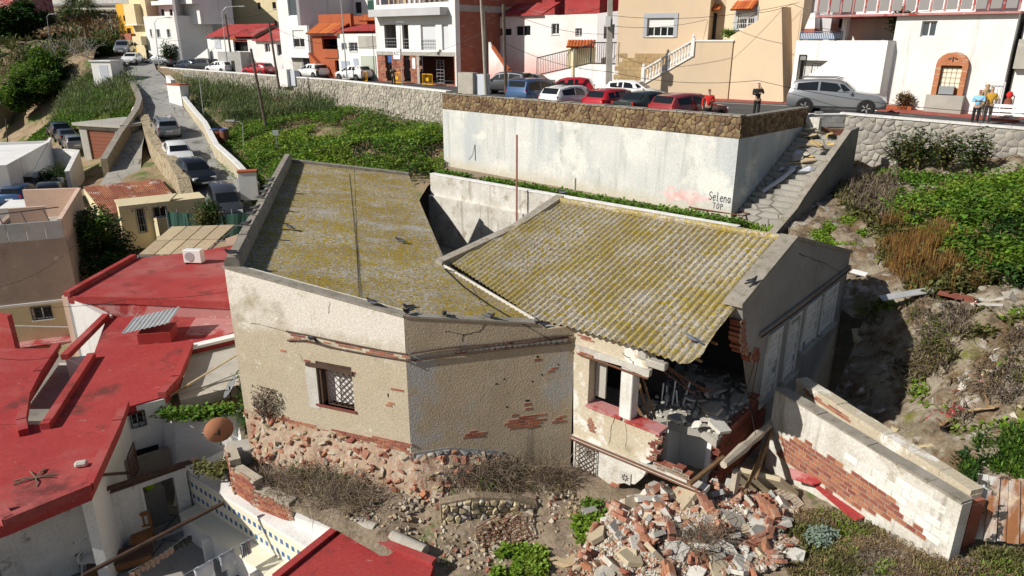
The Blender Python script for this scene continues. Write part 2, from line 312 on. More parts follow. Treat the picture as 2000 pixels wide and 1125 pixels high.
mat('brick_dusty', (.29, .115, .068), (.35, .175, .12), 3, rough=.95, bump=.4, bs=30, rnd=.25, layers=[((.46, .37, .29), 'n', 2.5, .52, .64), ((.15, .07, .05), 'n', 3, .66, .78)])
mat('footing', (.36, .25, .17), (.44, .35, .26), 1.2, rough=1, bump=.9, bs=8, bd=.06, layers=[((.30, .12, .075), 'n', 3, .54, .64), ((.48, .42, .33), 'n', 2.2, .58, .68), ((.2, .15, .1), 'n', 5, .58, .7)])
# ================================================================ terrain
class TPS:
    def __init__(s, pts):
        P = np.array([tuple(p) for p in pts], float); n = len(P); s.P = P
        K = s.U(np.hypot(P[:, None, 0] - P[None, :, 0], P[:, None, 1] - P[None, :, 1])) + np.eye(n) * 2.0
        A = np.zeros((n + 3, n + 3)); A[:n, :n] = K; A[:n, n] = 1; A[:n, n + 1:] = P[:, :2]; A[n:, :n] = A[:n, n:].T
        s.w = np.linalg.solve(A, np.concatenate([P[:, 2], [0, 0, 0]]))
    @staticmethod
    def U(r): return r * r * np.log(r + 1e-9)
    def __call__(s, x, y):
        x = np.atleast_1d(np.asarray(x, float)); y = np.atleast_1d(np.asarray(y, float)); n = len(s.P)
        K = s.U(np.hypot(x[:, None] - s.P[None, :, 0], y[:, None] - s.P[None, :, 1]))
        return K @ s.w[:n] + s.w[n] + s.w[n + 1] * x + s.w[n + 2] * y
def terrain(name, m, h, poly, step, amp=.1, ns=.6, ridge=0):
    xs, ys = [p[0] for p in poly], [p[1] for p in poly]
    X, Y = np.meshgrid(np.arange(min(xs), max(xs), step), np.arange(min(ys), max(ys), step))
    rs = np.random.RandomState(3); X = X.ravel() + rs.uniform(-.3, .3, X.size) * step; Y = Y.ravel() + rs.uniform(-.3, .3, Y.size) * step
    k = inpoly_np(X, Y, poly); X, Y = X[k], Y[k]
    B = []
    for i in range(len(poly)):
        a, b = Vector(poly[i][:2]), Vector(poly[(i + 1) % len(poly)][:2]); n = max(1, int((b - a).length / step / 1.5))
        B += [a.lerp(b, j / n) for j in range(n)]
    V = B + [Vector((x, y)) for x, y in zip(X, Y)]; nb = len(B)
    r = mgeo.delaunay_2d_cdt(V, [(i, (i + 1) % nb) for i in range(nb)], [], 1, 1e-5)
    vs, fs = r[0], r[2]; Z = h([v.x for v in vs], [v.y for v in vs])
    me = bpy.data.meshes.new(name)
    me.from_pydata([(v.x, v.y, z + (amp * fbm(v.x * ns, v.y * ns) if amp else 0) + (ridge * (.35 - abs(fbm(v.x * ns * .9 + 7, v.y * ns * .9, 3, 5))) if ridge else 0)) for v, z in zip(vs, Z)], [], fs); me.materials.append(m)
    bm = bmesh.new(); bm.from_mesh(me); bmesh.ops.recalc_face_normals(bm, faces=bm.faces)
    if sum(f.normal.z for f in bm.faces) < 0: bmesh.ops.reverse_faces(bm, faces=bm.faces)
    bm.to_mesh(me); bm.free()
    for p in me.polygons: p.use_smooth = True
    o = bpy.data.objects.new(name, me); COL.objects.link(o); tag(o, kind='structure'); return o
def XY(*uvY): return [at(*q).xy for q in uvY]
g = MB(); g.quad((-1200, -300, -4), (1200, -300, -4), (1200, 1500, -4), (-1200, 1500, -4)); tag(g.build('ground', M['soil_dry']), kind='structure')
# street plateau
STREET = TPS([(17.6, 39, 8.28), (27, 34, 8.05), (21.2, 41, 8.3), (24, 38.8, 8.3), (10.2, 32.5, 7.9), (11.3, 54.7, 8.0), (19.9, 50.8, 8.05), (-4.5, 47, 7.95), (-5, 58, 8.05),
    (-10.8, 67, 8.1), (-16.6, 71, 8.15), (-22, 80, 8.2), (-45, 95.5, 8.5), (-51, 98, 9.0), (-52, 104, 10.0), (-58, 118, 11), (0, 80, 8.1), (-30, 95, 8.5), (40, 60, 8.2)])
def sz(x, y): return float(STREET(x, y)[0])
terrain('street', M['asphalt'], STREET, [(34, 26), (27, 31.2), (24, 33.2), (17.4, 37.6), (15.3, 37.5), (10.2, 32.5), (-4.4, 47.2), (-5.2, 55.3), (-16.6, 70.3), (-45, 95.3), (-49.5, 95.5), (-55, 98), (-59, 108), (-68, 128), (-20, 130), (45, 90), (70, 40)], 2.0, 0)
# hillside left and middle
LEFT = TPS([at(*q) for q in [(347, 200, 75), (400, 265, 64), (422, 310, 57), (462, 350, 52), (497, 410, 48), (530, 450, 44), (335, 150, 88), (400, 172, 82), (500, 187, 76), (560, 195, 73), (660, 207, 70),
    (760, 224, 61), (865, 247, 53), (865, 325, 46.5), (800, 330, 45), (600, 300, 50), (560, 312, 47), (670, 250, 58), (480, 230, 68), (450, 282, 60), (540, 240, 63), (760, 270, 55),
    (250, 200, 75.5), (240, 150, 88), (245, 134, 95), (215, 165, 85), (150, 230, 78), (140, 292, 71), (60, 265, 85), (20, 212, 100), (205, 335, 58), (60, 385, 55), (180, 345, 60), (300, 260, 66), (325, 310, 58), (360, 352, 52.5), (380, 412, 48)]]
    + [(-60, 100, 10), (-66, 118, 10.5), (-90, 120, 9), (-30, 40, -.5), (-14, 36, .3), (-25, 28, -2), (-45, 40, -1.5), (-10, 25, 0), (-2.5, 40, 3.8)])
def lz(x, y): return float(LEFT(x, y)[0])
terrain('hillside', M['soil'], lambda x, y: LEFT(x, y) - .38, [(-4.0, 47.5), (-5.0, 55.6), (-16.6, 70.6), (-45, 95.6), (-50, 96), (-55.5, 98.3), (-59, 108), (-68, 128), (-120, 128), (-120, 30), (-40, 24), (-13, 26), (-11.5, 37.9), (-5.6, 38.7), (-5.2, 43.2)], 1.1, .22, .5)
# far hill behind the town with the upper road
HILL = TPS([(-150, 118, 7), (-100, 122, 8.5), (-68, 124, 10), (-60, 128, 10.5), (-100, 160, 12), (-60, 160, 13), (-140, 170, 14), (-100, 195, 19.5), (-60, 195, 20), (-150, 200, 22), (-100, 215, 20.4), (-60, 215, 20.4), (-100, 320, 40), (0, 300, 40), (-180, 300, 45), (-20, 150, 12), (20, 150, 12), (40, 200, 20), (150, 150, 15), (150, 300, 45)])
terrain('hills', M['hill'], HILL, [(-260, 119), (-60, 127), (-20, 128), (60, 90), (260, 90), (260, 330), (-300, 330)], 5, .9, .07)
# right hillside and front ground
RIGHT = TPS([at(*q) for q in [(1690, 322, 36.6), (2000, 342, 31), (2100, 350, 29), (1800, 372, 32.5), (1740, 352, 34.5), (1930, 388, 29.5), (1800, 405, 30.5), (1950, 450, 26), (1850, 500, 25.5), (1700, 480, 28), (1640, 430, 30.5), (1680, 560, 25), (1900, 580, 22.5), (1790, 575, 23.5),
    (1800, 622, 22.3), (1860, 600, 22.2), (1800, 750, 20.3), (1800, 850, 18.3), (1950, 850, 17), (1950, 700, 19.3), (1880, 660, 20.6), (1880, 740, 19.6), (1720, 790, 20.5), (1700, 640, 23.3), (1900, 950, 16), (2050, 900, 15.5), (2080, 600, 21), (2080, 1000, 14), (1700, 850, 19)]]
    + [(12, 29, 4.0), (13, 26.5, 3.2), (9.5, 20, .3), (8.5, 18, .3), (13, 13, 1.0), (10.2, 12, 1.2)])
terrain('slope', M['rock'], RIGHT, [(17.2, 37.4), (24, 33.0), (34, 26), (34, 8), (13.2, 8), (10.6, 12.2), (9.2, 16), (8.4, 18.3), (9.2, 19.4), (12.6, 23.5), (12.2, 24.3), (11.2, 27), (12.1, 30.3)], .22, .30, 1.1, .45)
FRONT = TPS([at(*q) for q in [(1600, 1000, 15.2), (1880, 1095, 12.5), (1300, 1110, 13.3), (1000, 950, 16.3), (1000, 1090, 14.0), (700, 965, 15.9), (860, 1085, 14.2), (600, 912, 17.3), (1120, 915, 17.2), (1150, 1000, 15.5), (900, 930, 16.5), (820, 960, 16.0), (500, 890, 18.1), (1400, 1000, 15.3), (1700, 1060, 13.7), (560, 985, 15.8), (700, 1040, 14.4), (1960, 1075, 12.8), (2050, 1060, 13), (1780, 1110, 12.6)]] + [(7.5, 17.5, .35), (0, 9, -.2), (8, 9, .6), (15, 10, 1.1), (5, 17, .2), (12, 15, .8)])
def fz(x, y): return float(FRONT(x, y)[0])
terrain('front_ground', M['soil_front'], FRONT, [(-8.6, 18.9), (-2.9, 16.7), (1.5, 17.3), (7.5, 18.6), (9.5, 17.5), (14, 12), (20, 7), (-1.2, 7), (-1.6, 12.9), (-4.9, 14.9), (-6.9, 16.2)], .22, .13, 1.4)
RSL = lambda x, y: float(RIGHT(x, y)[0])
# ================================================================ masonry tools
def clip(poly, p, n):
    out = []
    for i in range(len(poly)):
        a, b = poly[i], poly[(i + 1) % len(poly)]; da, db = (a - p).dot(n), (b - p).dot(n)
        if da <= 0: out.append(a)
        if (da < 0 < db) or (db < 0 < da): out.append(a.lerp(b, da / (da - db)))
    return out
def cells(poly, cw, ch, seed=1, jit=.42):
    rs = random.Random(seed); P = [Vector(p) for p in poly]
    xs, ys = [p.x for p in P], [p.y for p in P]; nx = int((max(xs) - min(xs)) / cw) + 3; ny = int((max(ys) - min(ys)) / ch) + 3
    G = {}
    for i in range(nx):
        for j in range(ny):
            G[i, j] = Vector((min(xs) + (i - .7 + .5 * (j % 2) + rs.uniform(-jit, jit)) * cw, min(ys) + (j - .7 + rs.uniform(-jit, jit)) * ch))
    area = sum(P[i].x * P[(i + 1) % len(P)].y - P[(i + 1) % len(P)].x * P[i].y for i in range(len(P)))
    for (i, j), c in G.items():
        q = [c + Vector(v) for v in ((-2 * cw, -2 * ch), (2 * cw, -2 * ch), (2 * cw, 2 * ch), (-2 * cw, 2 * ch))]
        for di in (-2, -1, 0, 1, 2):
            for dj in (-2, -1, 0, 1, 2):
                o = G.get((i + di, j + dj))
                if o is not None and (di or dj) and q: q = clip(q, (c + o) / 2, (o - c))
        if area > 0:
            for k in range(len(P)):
                a, b = P[k], P[(k + 1) % len(P)]; e = b - a
                if q: q = clip(q, a, Vector((e.y, -e.x)))
        if len(q) >= 3: yield q
def stone_cells(parent, F, poly, cw, ch, mats, proud=.05, gap=.012, seed=1, name='stone', joined=None, skip=None, base=0):
    """irregular stones laid in the region poly (s, z) of the plane F"""
    rs = random.Random(seed); J = MB(); k = 0
    A = sum(poly[i][0] * poly[(i + 1) % len(poly)][1] - poly[(i + 1) % len(poly)][0] * poly[i][1] for i in range(len(poly)))
    if A < 0: poly = poly[::-1]
    for q in cells(poly, cw, ch, seed):
        c = sum(q, Vector((0, 0))) / len(q); r = min((p - c).length for p in q)
        if r < gap * 2 or (skip and skip(c)): continue
        pr = proud * rs.uniform(.5, 1.35); s1 = max(.2, 1 - gap / r * .8); s2 = max(.15, s1 - .22)
        n = len(q); tilt = Vector((rs.uniform(-.3, .3), rs.uniform(-.3, .3)))
        b = [F.pt(*(c + (p - c) * s1), base) for p in q]; m = [F.pt(*(c + (p - c) * s1), base + pr * .55) for p in q]
        t = [F.pt(*(c + (p - c) * s2), base + pr * (1 + (p - c).dot(tilt) / r * .35)) for p in q]
        mb = J if joined else MB()
        mb.add(b + m + t, [tuple(range(2 * n, 3 * n))] + [(i, (i + 1) % n, (i + 1) % n + n, i + n) for i in range(n)] + [(i + n, (i + 1) % n + n, (i + 1) % n + 2 * n, i + 2 * n) for i in range(n)])
        if not joined:
            o = mb.build(name, rs.choice(mats), parent, smooth=50); k += 1
    if joined: tag(J.build(joined, mats[0], parent), kind='stuff')
_BR = {}
def brick_mesh(l, h, d, m):
    key = (round(l, 3), round(h, 3), round(d, 3), m.name)
    if key not in _BR:
        mb = MB(); x, y, z, b = l / 2, d / 2, h / 2, .006
        vs = [(-x, y, -z), (x, y, -z), (x, y, z), (-x, y, z), (-x, -y + b, -z), (x, -y + b, -z), (x, -y + b, z), (-x, -y + b, z), (-x + b, -y, -z + b), (x - b, -y, -z + b), (x - b, -y, z - b), (-x + b, -y, z - b)]
        mb.add(vs, [(8, 9, 10, 11), (4, 5, 9, 8), (5, 6, 10, 9), (6, 7, 11, 10), (7, 4, 8, 11), (0, 1, 5, 4), (1, 2, 6, 5), (2, 3, 7, 6), (3, 0, 4, 7)])
        _BR[key] = mb.mesh('brick', m)
    return _BR[key]
def bricks(parent, F, poly, L=.25, H=.075, m='brick', proud=.02, g=.012, edge=.0, seed=1, name='brick', mortar='mortar', drop=.0, back=.03):
    """courses of bricks inside the region poly (s, z) of the plane F, on a mortar bed"""
    rs = random.Random(seed); zs = [p[1] for p in poly]; ss = [p[0] for p in poly]; bed = MB(); z = min(zs); row = 0
    rz = math.atan2(F.d.y, F.d.x)
    if Vector((-F.d.y, F.d.x)).dot(F.n) > 0: rz += math.pi
    while z < max(zs):
        s = min(ss) - rs.uniform(0, .3) * L + (row % 2) * L / 2
        while s < max(ss):
            c = (s + L / 2, z + H / 2)
            if inpoly(c[0] + rs.gauss(0, .2) * L, c[1] + rs.gauss(0, .3) * H, poly) and rs.random() > drop:
                pr = proud * rs.uniform(.7, 1.3)
                bed.fbox(F, s - g * 1.2, s + L + g * .2, z - g, z + H, -.01, proud * .45)
                piece(name, brick_mesh(L - g, H - g, back + .02, M[m]), parent, F.pt(*c, pr - back / 2 - .01), (0, rs.uniform(-.01, .01), rz))
            s += L
        z += H; row += 1
    if bed.v and mortar: bed.build('mortar', M[mortar], parent)
def fpoly(F, *px): return [F.px(u, v) for u, v in px]
# ================================================================ retaining walls
PL, PR, PS = Vector((-4.5, 47)), Vector((10.2, 32.2)), Vector((15.2, 37.3))
FB, FS = Fac(PL, PR), Fac(PR, PS)
RWT = thing('retaining_wall', 'tall white streaked retaining wall with brown stone parapet below the parked cars', 'retaining wall', (10.2, 32.2, 4))
mb = MB(); mb.prism([PL, PR, PS, PS + Vector((-.6, .75)), PR + Vector((0, .8)), PL + Vector((.1, .9))], 3.6, 7.82)
mb.build('wall', M['wall_big'], RWT)
mb = MB(); e = .12; n1, n2 = FB.n * e, FS.n * e
mb.prism([PL - n1 * .3, PR + Vector((0, .06)), PS - n2 * .3, PS + Vector((-.35, .3)), PR + Vector((0, .55)), PL + Vector((.35, .45))], 7.8, 8.78)
mb.build('parapet', M['mortar_grey'], RWT)
stone_cells(RWT, FB, [(0, 7.83), (FB.L, 7.83), (FB.L, 8.80), (0, 8.80)], .31, .235, [M['stone_brown']], .05, .014, 4, base=-.03)
stone_cells(RWT, FS, [(0, 7.83), (FS.L, 7.83), (FS.L, 8.75), (0, 8.75)], .31, .235, [M['stone_brown']], .05, .014, 5, base=-.02)
mb = MB()
for i in range(44):
    a0 = i / 44 * FB.L; mb.fbox(FB, a0 + .02, a0 + FB.L / 44 - .02, 8.785, 8.84 + random.uniform(-.02, .04), -.5, .04)
mb.build('coping', M['coping'], RWT)
# the faded red paint and the spray-painted words
mb = MB(); rs = random.Random(5)
c0 = FB.px(1340, 382)
for i in range(90):
    a, z = c0[0] + rs.gauss(0, .75), c0[1] + rs.gauss(0, .16); z -= (a - c0[0]) * .02
    if abs(a - c0[0]) < 1.5 and abs(z - c0[1]) < .33: mb.fbox(FB, a - rs.uniform(.05, .22), a + rs.uniform(.05, .22), z - rs.uniform(.02, .1), z + rs.uniform(.02, .1), .001, .0025 + i * .00002)
mb.build('paint_patch', mat('fadedred', (.62, .40, .37), (.72, .60, .57), 2, bump=0), RWT)
def strokes(parent, F, org, h, lines, m, r=.02, adv=.72, o=.004, name='lettering', sx=.8):
    GL = {'S': [[(.9, .85), (.6, 1), (.2, .9), (.15, .65), (.5, .5), (.8, .3), (.6, .05), (.1, .1)]], 'e': [[(.15, .35), (.8, .4), (.7, .62), (.35, .62), (.12, .3), (.4, .02), (.8, .12)]],
          'l': [[(.4, 1), (.35, .1), (.55, .02)]], 'n': [[(.15, .6), (.15, 0)], [(.15, .45), (.5, .62), (.75, .45), (.75, 0)]], 'a': [[(.75, .55), (.4, .62), (.15, .3), (.35, .02), (.7, .2)], [(.77, .6), (.8, 0)]],
          'T': [[(0, 1), (.9, 1)], [(.45, 1), (.45, 0)]], 'O': [[(.45, 1), (.1, .6), (.2, .1), (.5, 0), (.85, .4), (.75, .9), (.45, 1)]], 'P': [[(.15, 0), (.15, 1), (.7, .95), (.75, .6), (.15, .5)]],
          'A': [[(.05, 0), (.45, 1), (.85, 0)], [(.22, .38), (.7, .38)]], 'C': [[(.85, .8), (.5, 1), (.12, .7), (.12, .3), (.5, 0), (.85, .2)]]}
    mb = MB(); x = 0
    for ch in lines:
        for st in GL[ch]:
            for (x0, y0), (x1, y1) in zip(st, st[1:]):
                p, q = Vector((org[0] + (x + x0 * sx) * h, org[1] + y0 * h)), Vector((org[0] + (x + x1 * sx) * h, org[1] + y1 * h)); t = (q - p).normalized() * r; nn = Vector((-t.y, t.x))
                mb.slab([F.pt(*(v), o) for v in (p - t - nn, q + t - nn, q + t + nn, p - t + nn)], F.n3 * .003)
        x += adv
    return mb.build(name, m, parent)
a, z = FB.px(1384, 390); strokes(RWT, FB, (a, z), .40, 'Selena', M['black'], .018, .48, sx=.46)
a, z = FB.px(1392, 403); strokes(RWT, FB, (a, z - .08), .26, 'TOP', M['black'], .016, .75, sx=.6)
# thin cables and drip marks on the wall
mb = MB(); a, z = FB.px(928, 282); mb.tube([FB.pt(a, z, .03), FB.pt(a + .02, z - 1.0, .03)], .02, 4); mb.tube([FB.pt(a, z, .03), FB.pt(a - .25, z - .7, .04), FB.pt(a - .6, z - 1.0, .04)], .012, 4); mb.build('cable', M['darkmetal'], RWT)
# ledge with the lower white wall over the courtyard
LA, LB = Vector((-5.0, 43)), Vector((9.8, 29.9)); FL = Fac(LA, LB)
mb = MB(); mb.prism([LA - FL.n * .2, LB - FL.n * .2, LB + Vector((.9, 1.2)), PR - FB.n * .3, PL - FB.n * .3], 3.0, 4.16); tag(mb.build('ledge_path', M['soil_dry']), kind='structure')
CW = thing('courtyard_wall', 'low flaking white wall along the ledge above the dark courtyard', 'wall', (-5, 43, 0))
mb = MB(); mb.fbox(FL, 0, FL.L, -.5, 4.30, -.35, 0); mb.build('wall', M['wallwhite'], CW)
mb = MB(); mb.fbox(FL, 0, FL.L, 4.30, 4.36, -.36, .03); mb.build('coping', M['coping_white'], CW)
mb = MB(); mb.fbox(FL, .05, 13.5, -.5, 3.05, .0, .25); mb.build('plinth', M['wallwhite'], CW)
bricks(CW, FL, fpoly(FL, (995, 436), (1024, 430), (1030, 448), (1000, 450)), .24, .08, 'brick_dark', seed=2)
a, z = FL.px(1023, 440)
P0 = FL.pt(a, 2.0, .6); mb = MB(); mb.tube([P0, P0 + Vector((0, 0, 7.2 - 2.0 + .15))], [.055, .05], 8); top('steel_pole', mb, M['polepink'], 'tall rusty pink steel pole rising from the courtyard before the white wall', 'pole')
# rusty bed base on the ledge
p = atz(1395, 418, 4.2); RB = thing('bed_base', 'rusty metal bed frame lying on the ledge by the graffiti', 'bed frame', p)
mb = MB()
for i in range(9): mb.tube([p + Vector((-1.0 + i * .25, .7 - i * .22, .14)), p + Vector((-.55 + i * .25, 1.1 - i * .22, .14))], .018, 4)
mb.build('slats', M['rust'], RB)
mb = MB(); a, b, c, d = [p + Vector(v) for v in ((-1.05, .7, .18), (1.0, -1.1, .18), (1.45, -.7, .18), (-.6, 1.12, .18))]
for x, y in ((a, b), (b, c), (c, d), (d, a)): mb.tube([x, y], .03, 5)
for x in (a, b, c, d): mb.tube([x, x - Vector((0, 0, .18))], .025, 5)
mb.build('frame', M['rust'], RB)
# stairs down from the street
dS = (PR - PS).normalized(); nS = Vector((-dS.y, dS.x)); nS = nS if nS.x > 0 else -nS
ST = thing('staircase', 'littered concrete staircase descending beside the white retaining wall', 'staircase', (14, 33, 4))
NST = 17; run = 6.4 / NST; z0 = 7.55
for i in range(NST):
    a = PS + nS * .05 + dS * (.4 + i * run); zz = z0 - i * .2
    mb = MB(); mb.prism([a, a + nS * 2.35, a + nS * 2.35 + dS * (run + .01), a + dS * (run + .01)], zz - .9, zz); mb.build('step', M['pathconc'], ST)
mb = MB()
o0, o1 = PS + nS * 2.42 + dS * .1, PS + nS * 2.42 + dS * 9.3; th = nS * .28
prof = [(0, 8.0), (.12, 7.9), (.62, 5.3), (.68, 4.9), (1, 3.7), (1, 2.2), (0, 4.0)]
mb.slab([(*(o0.lerp(o1, t)), z) for t, z in prof], (th.x, th.y, 0)); mb.build('side_wall', M['concrete_dark'], ST)
mb = MB()
for (t0, z0_), (t1, z1_) in zip(prof[1:5], prof[2:5]):
    q0, q1 = o0.lerp(o1, t0) - nS * .03, o0.lerp(o1, t1) - nS * .03; w2 = nS * .34
    mb.slab([(*q0, z0_), (*q1, z1_), (*(q1 + w2), z1_), (*(q0 + w2), z0_)], (0, 0, .05))
mb.build('coping', M['coping'], ST)
mb = MB(); q = PS + nS * .6; mb.box((15.45, 36.95, 7.3), (.35, .7, 2.0), R(45)); mb.build('pillar', M['wallwhite'], ST)
q0 = PR + nS * .3 + dS * .2; terrain('stair_foot', M['soil'], TPS([(*q0, 4.1), (*(q0 + nS * 2.3), 4.0), (*(q0 + dS * 3), 3.6), (*(q0 + dS * 3 + nS * 2.2), 3.3)]), [tuple(q0), tuple(q0 + nS * 2.2), tuple(q0 + dS * 3 + nS * 2.2), tuple(q0 + dS * 3)], .4, .08)
# right stone wall under the street
FR = Fac((17.3, 37.5), (27.5, 30.9))
RW = thing('stone_wall', 'grey rubble stone wall with white coping under the street at right', 'wall', (17.3, 37.5, 5))
mb = MB(); mb.fbox(FR, -.3, FR.L, 4.0, 7.95, -.5, -.02); mb.build('core', M['mortar'], RW)
def rtop(a): return 8.37 - .035 * a
mb = MB(); mb.slab([FR.pt(-.3, 7.9, -.49), FR.pt(FR.L, 7.9, -.49), FR.pt(FR.L, rtop(FR.L), -.49), FR.pt(-.3, rtop(-.3), -.49)], FR.n3 * .48); mb.build('core', M['mortar'], RW)
stone_cells(RW, FR, [(0, 5.1), (FR.L, 4.6), (FR.L, rtop(FR.L) - .03), (0, rtop(0) - .03)], .40, .31, [M['stone_grey']], .06, .016, 8, base=-.03)
mb = MB()
for i in range(10):
    a0, a1 = -.3 + i * (FR.L + .3) / 10, -.3 + (i + 1) * (FR.L + .3) / 10 - .015; zA, zB = rtop(a0), rtop(a1)
    mb.slab([FR.pt(a0, zA, -.52), FR.pt(a1, zB, -.52), FR.pt(a1, zB, .06), FR.pt(a0, zA, .06)], (0, 0, .09))
mb.build('coping', M['coping_white'], RW)
FK = Fac((15.5, 37.45), (17.5, 37.5))
BW = thing('block_wall', 'short grey block and red brick wall below the silver car', 'wall', (16.5, 37.5, 6))
mb = MB(); mb.fbox(FK, 0, FK.L, 4.5, 8.3, -.4, -.02); mb.build('core', M['mortar'], BW)
bricks(BW, FK, [(0, 7.75), (FK.L, 7.75), (FK.L, 8.36), (0, 8.36)], .4, .2, 'block_grey', .02, .015, seed=3, name='block')
bricks(BW, FK, [(0, 6.4), (FK.L, 6.4), (FK.L, 7.7), (0, 7.7)], .25, .09, 'brick', .02, .012, seed=4)
mb = MB(); mb.fbox(FK, 0, FK.L, 8.36, 8.42, -.42, .05); mb.build('coping', M['coping_white'], BW)
# long stone wall along the street at left
mat('stone_wall', (.30, .275, .23), (.40, .365, .305), 1.2, rough=.92, bump=.5, bs=14, isl=.25)
SW = thing('stone_wall', 'long pale stone wall with white coping along the street above the green slope', 'wall', (-16.6, 70, 6))
for k, (p0, p1, t0, t1, b0, b1) in enumerate((((-4.9, 54.6), (-16.6, 70), 8.42, 8.45, 6.0, 5.6), ((-16.6, 70), (-45.2, 95), 8.45, 8.75, 5.3, 7.2))):
    f = Fac(p0, p1); mb = MB(); mb.slab([f.pt(0, b0 - 1, 0), f.pt(f.L, b1 - 1, 0), f.pt(f.L, t1 - .06, 0), f.pt(0, t0 - .06, 0)], f.n3 * -.5); mb.build('core', M['mortar_grey'], SW)
    mb = MB(); mb.slab([f.pt(-.02, t0 - .06, .05), f.pt(f.L, t1 - .06, .05), f.pt(f.L, t1 + .04, .05), f.pt(-.02, t0 + .04, .05)], f.n3 * -.6); mb.build('coping', M['coping_white'], SW)
    P = [(0, b0), (f.L, b1), (f.L, t1 - .07), (0, t0 - .07)] 
    stone_cells(SW, f, P, .38, .28, [M['stone_wall']], .07, .014, 11 + k, joined='stones', base=-.02)
# ================================================================ side road, path and their walls
def strip(name, m, rows, z=.02, kind='structure'):
    mb = MB(); n = 4; V = []
    for (ul, vl, ur, vr, Y) in rows:
        a, b = at(ul, vl, Y), at(ur, vr, Y); V += [a.lerp(b, i / n) + Vector((0, 0, z + (.38 if Y > 80 else 0))) for i in range(n + 1)]
    mb.add(V, [(r * (n + 1) + i, r * (n + 1) + i + 1, (r + 1) * (n + 1) + i + 1, (r + 1) * (n + 1) + i) for r in range(len(rows) - 1) for i in range(n)])
    o = mb.build(name, m, smooth=60); tag(o, kind=kind)
    b = o.modifiers.new('s', 'SUBSURF'); b.levels = b.render_levels = 1; b.subdivision_type = 'SIMPLE'; return o
ROADR = [(236, 128, 302, 130, 97), (244, 140, 306, 142, 92.5), (255, 165, 330, 166, 85), (277, 200, 350, 200, 75), (292, 235, 378, 236, 69), (303, 265, 402, 265, 64), (328, 310, 424, 310, 57), (362, 350, 464, 350, 52), (380, 412, 500, 410, 48), (392, 450, 535, 448, 45)]
strip('side_road', M['oldroad'], ROADR, .06)
strip('footpath', M['pathconc'], [(268, 205, 285, 207, 74), (264, 240, 288, 240, 68), (232, 290, 278, 290, 62), (207, 345, 275, 342, 56.5), (170, 400, 260, 392, 50)], .10)
def polywall(name, label, pts, h, t, m, cm=None, cap=.08, h2=None, cat='wall'):
    """wall along ground points given as (u, v, Y); h above those points"""
    T = thing(name, label, cat, at(*pts[0])); P = [at(*q) for q in pts]; mb, cb = MB(), MB(); hh = h if isinstance(h, list) else [h] * len(P)
    for i in range(len(P) - 1):
        d = (P[i + 1] - P[i]); d.z = 0; d.normalize(); s = Vector((-d.y, d.x, 0)) * t / 2; a, b = P[i] - d * .02, P[i + 1] + d * .02
        ha, hb = Vector((0, 0, hh[i])), Vector((0, 0, hh[i + 1])); dn = Vector((0, 0, -1.2))
        mb.slab([a - s + dn, b - s + dn, b - s + hb, a - s + ha], 2 * s)
        if cm: cb.slab([a - s * 1.15 + ha, b - s * 1.15 + hb, b + s * 1.15 + hb, a + s * 1.15 + ha], (0, 0, cap))
    mb.build('wall', m, T)
    if cm: cb.build('coping', cm, T)
    return T
polywall('road_wall', 'white topped wall along the right side of the sloping road', [(350, 185, 77), (365, 213, 73), (385, 240, 68.5), (404, 265, 64), (426, 310, 57), (468, 350, 52), (505, 392, 48.7)], [.9, .9, 1.0, 1.1, 1.1, 1.1, 1.1], .35, mat('roadwall', (.45, .39, .27), (.52, .46, .34), 1.5, layers=[((.3, .24, .16), 'n', 2, .55, .7)]), M['coping_white'], .12)
polywall('white_wall', 'short white wall beside the upper bend of the road', [(331, 172, 83), (341, 182, 79.5)], 1.3, .4, M['white'], M['coping_white'])
p = at(352, 205, 74.5); mb = MB(); mb.box(p + Vector((0, 0, .9)), (2.3, .9, 2.2), R(-35)); T = thing('meter_cabinet', 'white rendered cabinet at the gap in the road wall', 'cabinet', p); mb.build('body', M['white'], T); mb = MB(); mb.box(p + Vector((0, 0, 2.06)), (2.5, 1.1, .1), R(-35)); mb.build('cap', M['terracotta'], T)
p = at(489, 386, 48.2); T = thing('meter_cabinet', 'white meter cabinet with red cap beside the grey parked car', 'cabinet', p)
mb = MB(); mb.box(p + Vector((0, 0, .85)), (1.15, .75, 1.9), R(15)); mb.build('body', M['white_clean'], T); mb = MB(); mb.box(p + Vector((0, 0, 1.85)), (1.25, .85, .1), R(15)); mb.build('cap', M['terracotta'], T)
mb = MB(); mb.box(p + Vector((-.45, -.33, .85)), (.3, .06, 1.2), R(15)); mb.build('door', M['greybox'], T)
polywall('path_wall', 'curved dark stone wall on the left side of the footpath', [(258, 172, 83), (270, 195, 77), (276, 215, 73), (270, 235, 69.5), (256, 258, 66), (236, 290, 62), (208, 340, 57)], [.7, 1.0, 1.1, 1.1, 1.1, 1.2, 1.2], .45, mat('pathwall', (.30, .24, .155), (.38, .31, .21), 1.3, bump=.8, bs=8, layers=[((.20, .15, .09), 'n', 3, .5, .66)]), M['coping'], .05)
polywall('rubble_wall', 'crumbling tan stone wall between footpath and parked cars', [(283, 240, 69), (300, 285, 62), (318, 320, 57), (345, 352, 53), (364, 385, 50), (372, 410, 48.5)], [.8, .9, 1.2, 1.5, 1.4, .8], .8, mat('rubblewall', (.40, .32, .2), (.46, .385, .26), 1, bump=1, bs=6, bd=.1, layers=[((.22, .16, .10), 'n', 2.6, .5, .62)]))
p = at(268, 238, 69.3); T = thing('ornamental_posts', 'row of white pointed masonry posts on the path wall', 'posts', p)
for i in range(4):
    q = at(265 - i * .9, 232 + i * 8, 70 - i * .9); mb = MB(); mb.lathe([(.34, -.2), (.34, .45), (.42, .5), (.30, .75), (.05, 1.15)], q, 8); mb.build('post', M['white_clean'], T)
